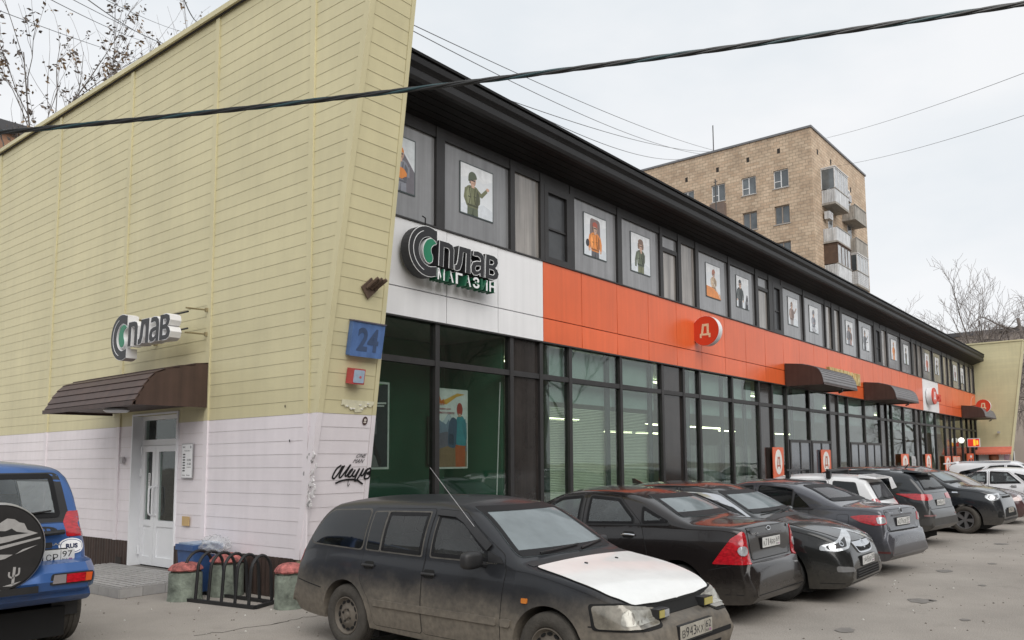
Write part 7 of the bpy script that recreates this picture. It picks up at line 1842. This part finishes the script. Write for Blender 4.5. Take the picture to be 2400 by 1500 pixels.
# ---- 10. white off-road style car behind it, nose to the lot
S = dict(wb=2.67, r=.345, tum=.27, rc=.10,
         top=[(-2.2, .46), (-2.19, .7), (-2.15, .95), (-2.05, 1.2), (-1.9, 1.55), (-1.82, 1.60), (-1.3, 1.66), (-.3, 1.70), (.2, 1.66), (.4, 1.58), (1.2, 1.16), (1.4, 1.12), (1.9, 1.02), (2.15, .85), (2.22, .6), (2.23, .45)],
         belt=[(-2.2, .5), (-2.1, 1.0), (-1.5, 1.12), (0, 1.08), (1.2, 1.06), (1.9, .94), (2.23, .48)],
         bot=[(-2.2, .4), (-2.0, .3), (1.7, .24), (2.23, .4)], plan=planf(-2.2, 2.23, .92, .12, .22))
c = Car('off_road_car', 'tall white car with roof rails and rear spoiler, farthest in the row', (26.6, -5.3, -91), S, P9)
c.wheels('twin', M_ALLOY, M_TYRE, .21, 5); simple_sides(c, P9, 1.15, 1.52, 1.12, -.05, -1.0, -1.6, M_CGLT, .34)
MB().hexa([(-2.12, -.6, 1.56), (-2.12, .6, 1.56), (-1.7, .62, 1.60), (-1.7, -.62, 1.60), (-2.12, -.57, 1.60), (-2.12, .57, 1.60), (-1.7, .6, 1.665), (-1.7, -.6, 1.665)]).build('spoiler', P9, c.t)
for q in ('R', 'L'): MB().tube([c.ray(q, x, 1.60)[0] + Vector((0, 0, .05)) for x in (-1.6, -1, -.4, .1)], .022, 6).build('roof_rail', M_CHROME, c.t, True)
c.patch('windscreen', 'F', [(-.72, 1.18), (.72, 1.18), (.58, 1.54), (-.58, 1.54)], M_CGL2, r=.05); c.mirror(.95, 1.1, P9)
for sg in (-1, 1): c.patch('headlight', (2.0, sg * .68, sg * 40), [(-.2, .85), (.2, .85), (.18, .98), (-.16, .98)], M_CLAMP, r=.04); c.patch('tail_light', (-2.1, sg * .8, 180 - sg * 45), [(-.1, 1.0), (.1, 1.0), (.1, 1.4), (-.1, 1.4)], M_RLAMP, r=.03)
c.finish(wheel=1)

# ---- 11. blue off-road car at the left, seen from behind
S = dict(wb=2.65, r=.375, rimf=.55, gap=.07, tum=.17, rc=.10, sharp=38,
         top=[(-2.02, .62), (-2.015, .72), (-1.99, .80), (-1.93, .835), (-1.88, .85), (-1.86, .95), (-1.84, 1.12), (-1.80, 1.22), (-1.66, 1.66), (-1.60, 1.73), (-1.45, 1.775), (-.8, 1.81), (-.1, 1.81), (.25, 1.76), (.42, 1.70), (.95, 1.20), (1.05, 1.17), (1.7, 1.10), (2.0, .98), (2.08, .8), (2.1, .6)],
         belt=[(-2.02, .64), (-1.9, .80), (-1.86, .9), (-1.80, 1.14), (-1.5, 1.17), (0, 1.13), (.95, 1.10), (1.7, 1.0), (2.1, .65)],
         bot=[(-2.02, .52), (-1.9, .46), (-1.6, .42), (1.6, .36), (2.1, .5)], plan=planf(-2.02, 2.1, .915, .06, .2))
PB = mat('blue_metallic_paint', (.032, .105, .31), .3, metal=.3, var=.06, scale=2, coat=.6, dirt=((.14, .12, .10), .62, .42, .6))
c = Car('off_road_car', 'blue off-road car seen from behind with a black spare wheel cover', (-3.72, .74, 90), S, PB); c.t.scale = (1, 1, 1.04)
c.wheels('twin', M_STEEL, M_TYRED, .25, 6)
c.patch('rear_window', 'B', [(-.64, 1.245), (.64, 1.245), (.585, 1.66), (-.585, 1.66)], M_CGLC, r=.05, off=.006)
c.patch('window_edge', 'B', [(-.73, 1.20), (.73, 1.20), (.65, 1.675), (-.65, 1.675)], M_BLACKP, r=.06, off=.002, skirt=.004)
c.wiper('B', (-.20, 1.27), (-.55, 1.305))
d = c.seam('tailgate', 'B', [(-.70, .86), (.70, .86), (.71, 1.19), (-.71, 1.19)], PB, r=.03, off=.005)
c.patch('plate_recess', 'B', [(-.69, .83), (.1, .83), (.1, .955), (-.69, .955)], M_BLACKP, r=.02, off=.008)
c.patch('badge_strip', 'B', [(-.545, .965), (-.05, .965), (-.05, 1.015), (-.545, 1.015)], M_BLACKP, r=.01, off=.014, skirt=.02)
c.letters('B', -.385, .985, 'MISTRAL', .25, .022, mat('silver_letter', (.45, .46, .47), .3, metal=.6))
c.patch('handle_recess', 'B', ellipse(-.47, 1.12, .13, .045, 16), M_BLACKP, off=.008)
h = MB().tube([(-1.885, -.34, 1.105), (-1.90, -.50, 1.105), (-1.885, -.64, 1.11)], .024, 8).build('door_handle', M_BLACKP, c.t, True)
c.plate('B', .89, 'Н401СР', '97', y=-.47, off=.016, frame=False)
for sg in (-1, 1):
    c.patch('upper_tail_light', (-1.78, sg * .77, 180 - sg * 40), [(-.11, 1.06), (.11, 1.06), (.10, 1.20), (.04, 1.30), (-.10, 1.30)] if sg > 0 else [(.11, 1.06), (-.11, 1.06), (-.10, 1.20), (-.04, 1.30), (.10, 1.30)], M_RLAMP, r=.02, off=.008, skirt=.02)
    p, n_ = c.ray((-1.78, sg * .77, 180 - sg * 25), .0, .96)
c.patch('oval_sticker', (-1.8, -.76, 215), ellipse(-.06, .97, .10, .075, 22), M_WHT, off=.006)
c.patch('oval_sticker_ring', (-1.8, -.76, 215), ellipse(-.06, .97, .088, .064, 22), flat((.05, .08, .2)), off=.0068); c.patch('oval_sticker_field', (-1.8, -.76, 215), ellipse(-.06, .97, .082, .058, 22), M_WHT, off=.0076)
p, n_ = c.ray((-1.8, -.76, 215), -.06, .97); U = Vector((0, 0, 1)).cross(n_).normalized(); V = n_.cross(U)
lettering('sticker_text', 'RUS', flat((.02, .03, .08)), (p - U * .055 - V * .022 + n_ * .010, U, V, n_), .11, .044, .002, c.t, bold=.04)
# rear bumper, built as its own moulding with a recessed lamp at each end
bp_ = MB(); pr = [(-2.02, .56), (-2.12, .60), (-2.15, .68), (-2.13, .76), (-2.05, .83), (-1.92, .855)]
ys = [-.90, -.86, -.78, -.60, -.36, -.30, .30, .36, .60, .78, .86, .90]
rows_ = []
for y in ys:
    a = abs(y); pull = 0 if a < .8 else (a - .8) * 1.6; dz = -.04 if a < .33 else 0
    rows_.append([(x + pull, y, z + (dz if j in (3, 4, 5) else 0)) for j, (x, z) in enumerate(pr)])
n6 = len(pr); bp_.add([q for r_ in rows_ for q in r_], [(i * n6 + j, i * n6 + j + 1, (i + 1) * n6 + j + 1, (i + 1) * n6 + j) for i in range(len(ys) - 1) for j in range(n6 - 1)])
for sg in (-1, 1):
    bp_.add([(-2.02 + .16, sg * .90, .56), (-1.96, sg * .90, .68), (-1.9, sg * .90, .80), (-1.76, sg * .90, .855), (-1.25, sg * .875, .84), (-1.25, sg * .875, .58)], [(0, 1, 2, 3, 4, 5)])
bp_.build('rear_bumper', PB, c.t, True, 30)
MB().box((-2.17, -.33, .60), (-2.08, .33, .66)).build('bumper_step', M_BLACKP, c.t)
for sg in (-1, 1):
    f_ = MB().prism(rnd_poly([(-.235, -.05), (.15, -.05), (.165, .055), (-.215, .055)], .03), FR((-2.135, sg * .665, .695), (0, -1, .0), (0.10, 0, 1)), -.02, .012).build('bumper_lamp_frame', M_BLACKP, c.t)
    F = FR((-2.135, sg * .665, .695), (0, -1, 0), (.10, 0, 1))
    k = -sg
    MB().prism([(k * -.09, -.036), (k * .075, -.036), (k * .085, .042), (k * -.085, .042)], F, .012, .022).build('bumper_lamp', M_RLAMP, f_)
    MB().prism([(k * -.21, -.036), (k * -.095, -.036), (k * -.09, .042), (k * -.195, .042)], F, .012, .020).build('reverse_lamp', mat('grey_lens', (.22, .20, .20), .2, coat=.5), f_)
    MB().prism([(k * .08, -.036), (k * .135, -.034), (k * .148, .040), (k * .09, .042)], F, .012, .020).build('indicator', mat('orange_red_lens', (.55, .09, .02), .2, coat=.5), f_)
    MB().box((-1.72, sg * .62, .30), (-1.70, sg * .86, .60)).build('mud_flap', M_BLACKP, c.t)
# spare wheel with its printed cover
sw = MB(); R_ = .40
sw.lathe([(0, .26), (R_ * .9, .26), (R_, .22), (R_, .05), (R_ * .97, .015), (R_ * .93, 0), (0, 0)], (-2.16, .015, 1.02), 'x', 48)
spw = sw.build('spare_wheel_cover', mat('black_vinyl_cover', (.020, .019, .019), .42, var=.2, scale=5), c.t, True, 30)
rg = MB(); rg.lathe([(R_ * .955, -.004), (R_ * .985, .012), (R_ * 1.005, .05), (R_ * .99, .05), (R_ * .94, .008)], (-2.16, .015, 1.02), 'x', 48); rg.build('cover_rim', mat('pale_cover_rim', (.34, .34, .34), .4, metal=.3), spw, True)
Fc = FR((-2.162, .015, 1.02), (0, -1, 0), (0, 0, 1)); pp_ = mat('pale_cover_print', (.34, .33, .32), .6, var=.1, scale=20); kk_ = M_BLACKP
dune = [(-.33, .10), (-.28, .16), (-.20, .12), (-.12, .15), (-.08, .21), (.0, .22), (.06, .26), (.12, .25), (.16, .22), (.20, .21), (.23, .15), (.28, .13), (.32, .115), (.20, .085), (.08, .055), (-.02, .04), (-.10, .06), (-.30, .03)]
MB().prism(dune, Fc, 0, .002).prism([(-.33, -.04), (-.1, .0), (.34, .08), (.345, .065), (.05, .0), (-.05, -.02), (-.33, -.10)], Fc, 0, .002).prism([(-.3, -.14), (-.12, -.08), (.0, -.05), (.12, -.06), (.06, -.09), (-.1, -.12), (-.3, -.2)], Fc, 0, .002).prism([(.14, -.06), (.20, -.02), (.32, .01), (.22, -.03)], Fc, 0, .002).build('cover_print', pp_, spw)
MB().prism([(-.15, .12), (-.05, .16), (.05, .15), (.10, .17), (.14, .14), (.24, .12), (.1, .11), (.02, .10), (-.06, .12)], Fc, .002, .003).prism([(-.1, .17), (-.07, .19), (-.06, .15)], Fc, .002, .003).build('cover_print_dark', kk_, spw)
cact = [stroke([(.13, -.32), (.14, -.17)], .022), stroke(curve2([(.135, -.265), (.10, -.25), (.098, -.21)], 3), .015), stroke(curve2([(.137, -.25), (.175, -.235), (.178, -.18)], 3), .015), [(.05, -.33), (.12, -.315), (.20, -.30), (.12, -.335)], stroke([(-.05, -.30), (.05, -.38)], .012)]
q = MB()
for s_ in cact: q.prism(s_, Fc, 0, .002)
q.build('cover_print', pp_, spw)
for q_ in ('R', 'L'): c.patch('side_window', q_, [(-1.45, 1.22), (-.2, 1.20), (-.2, 1.62), (-1.30, 1.62)], M_CGL, r=.05)
c.patch('windscreen', 'F', [(-.66, 1.22), (.66, 1.22), (.58, 1.66), (-.58, 1.66)], M_CGL2, r=.05)
c.finish(rear=True, seats=True, wheel=1)
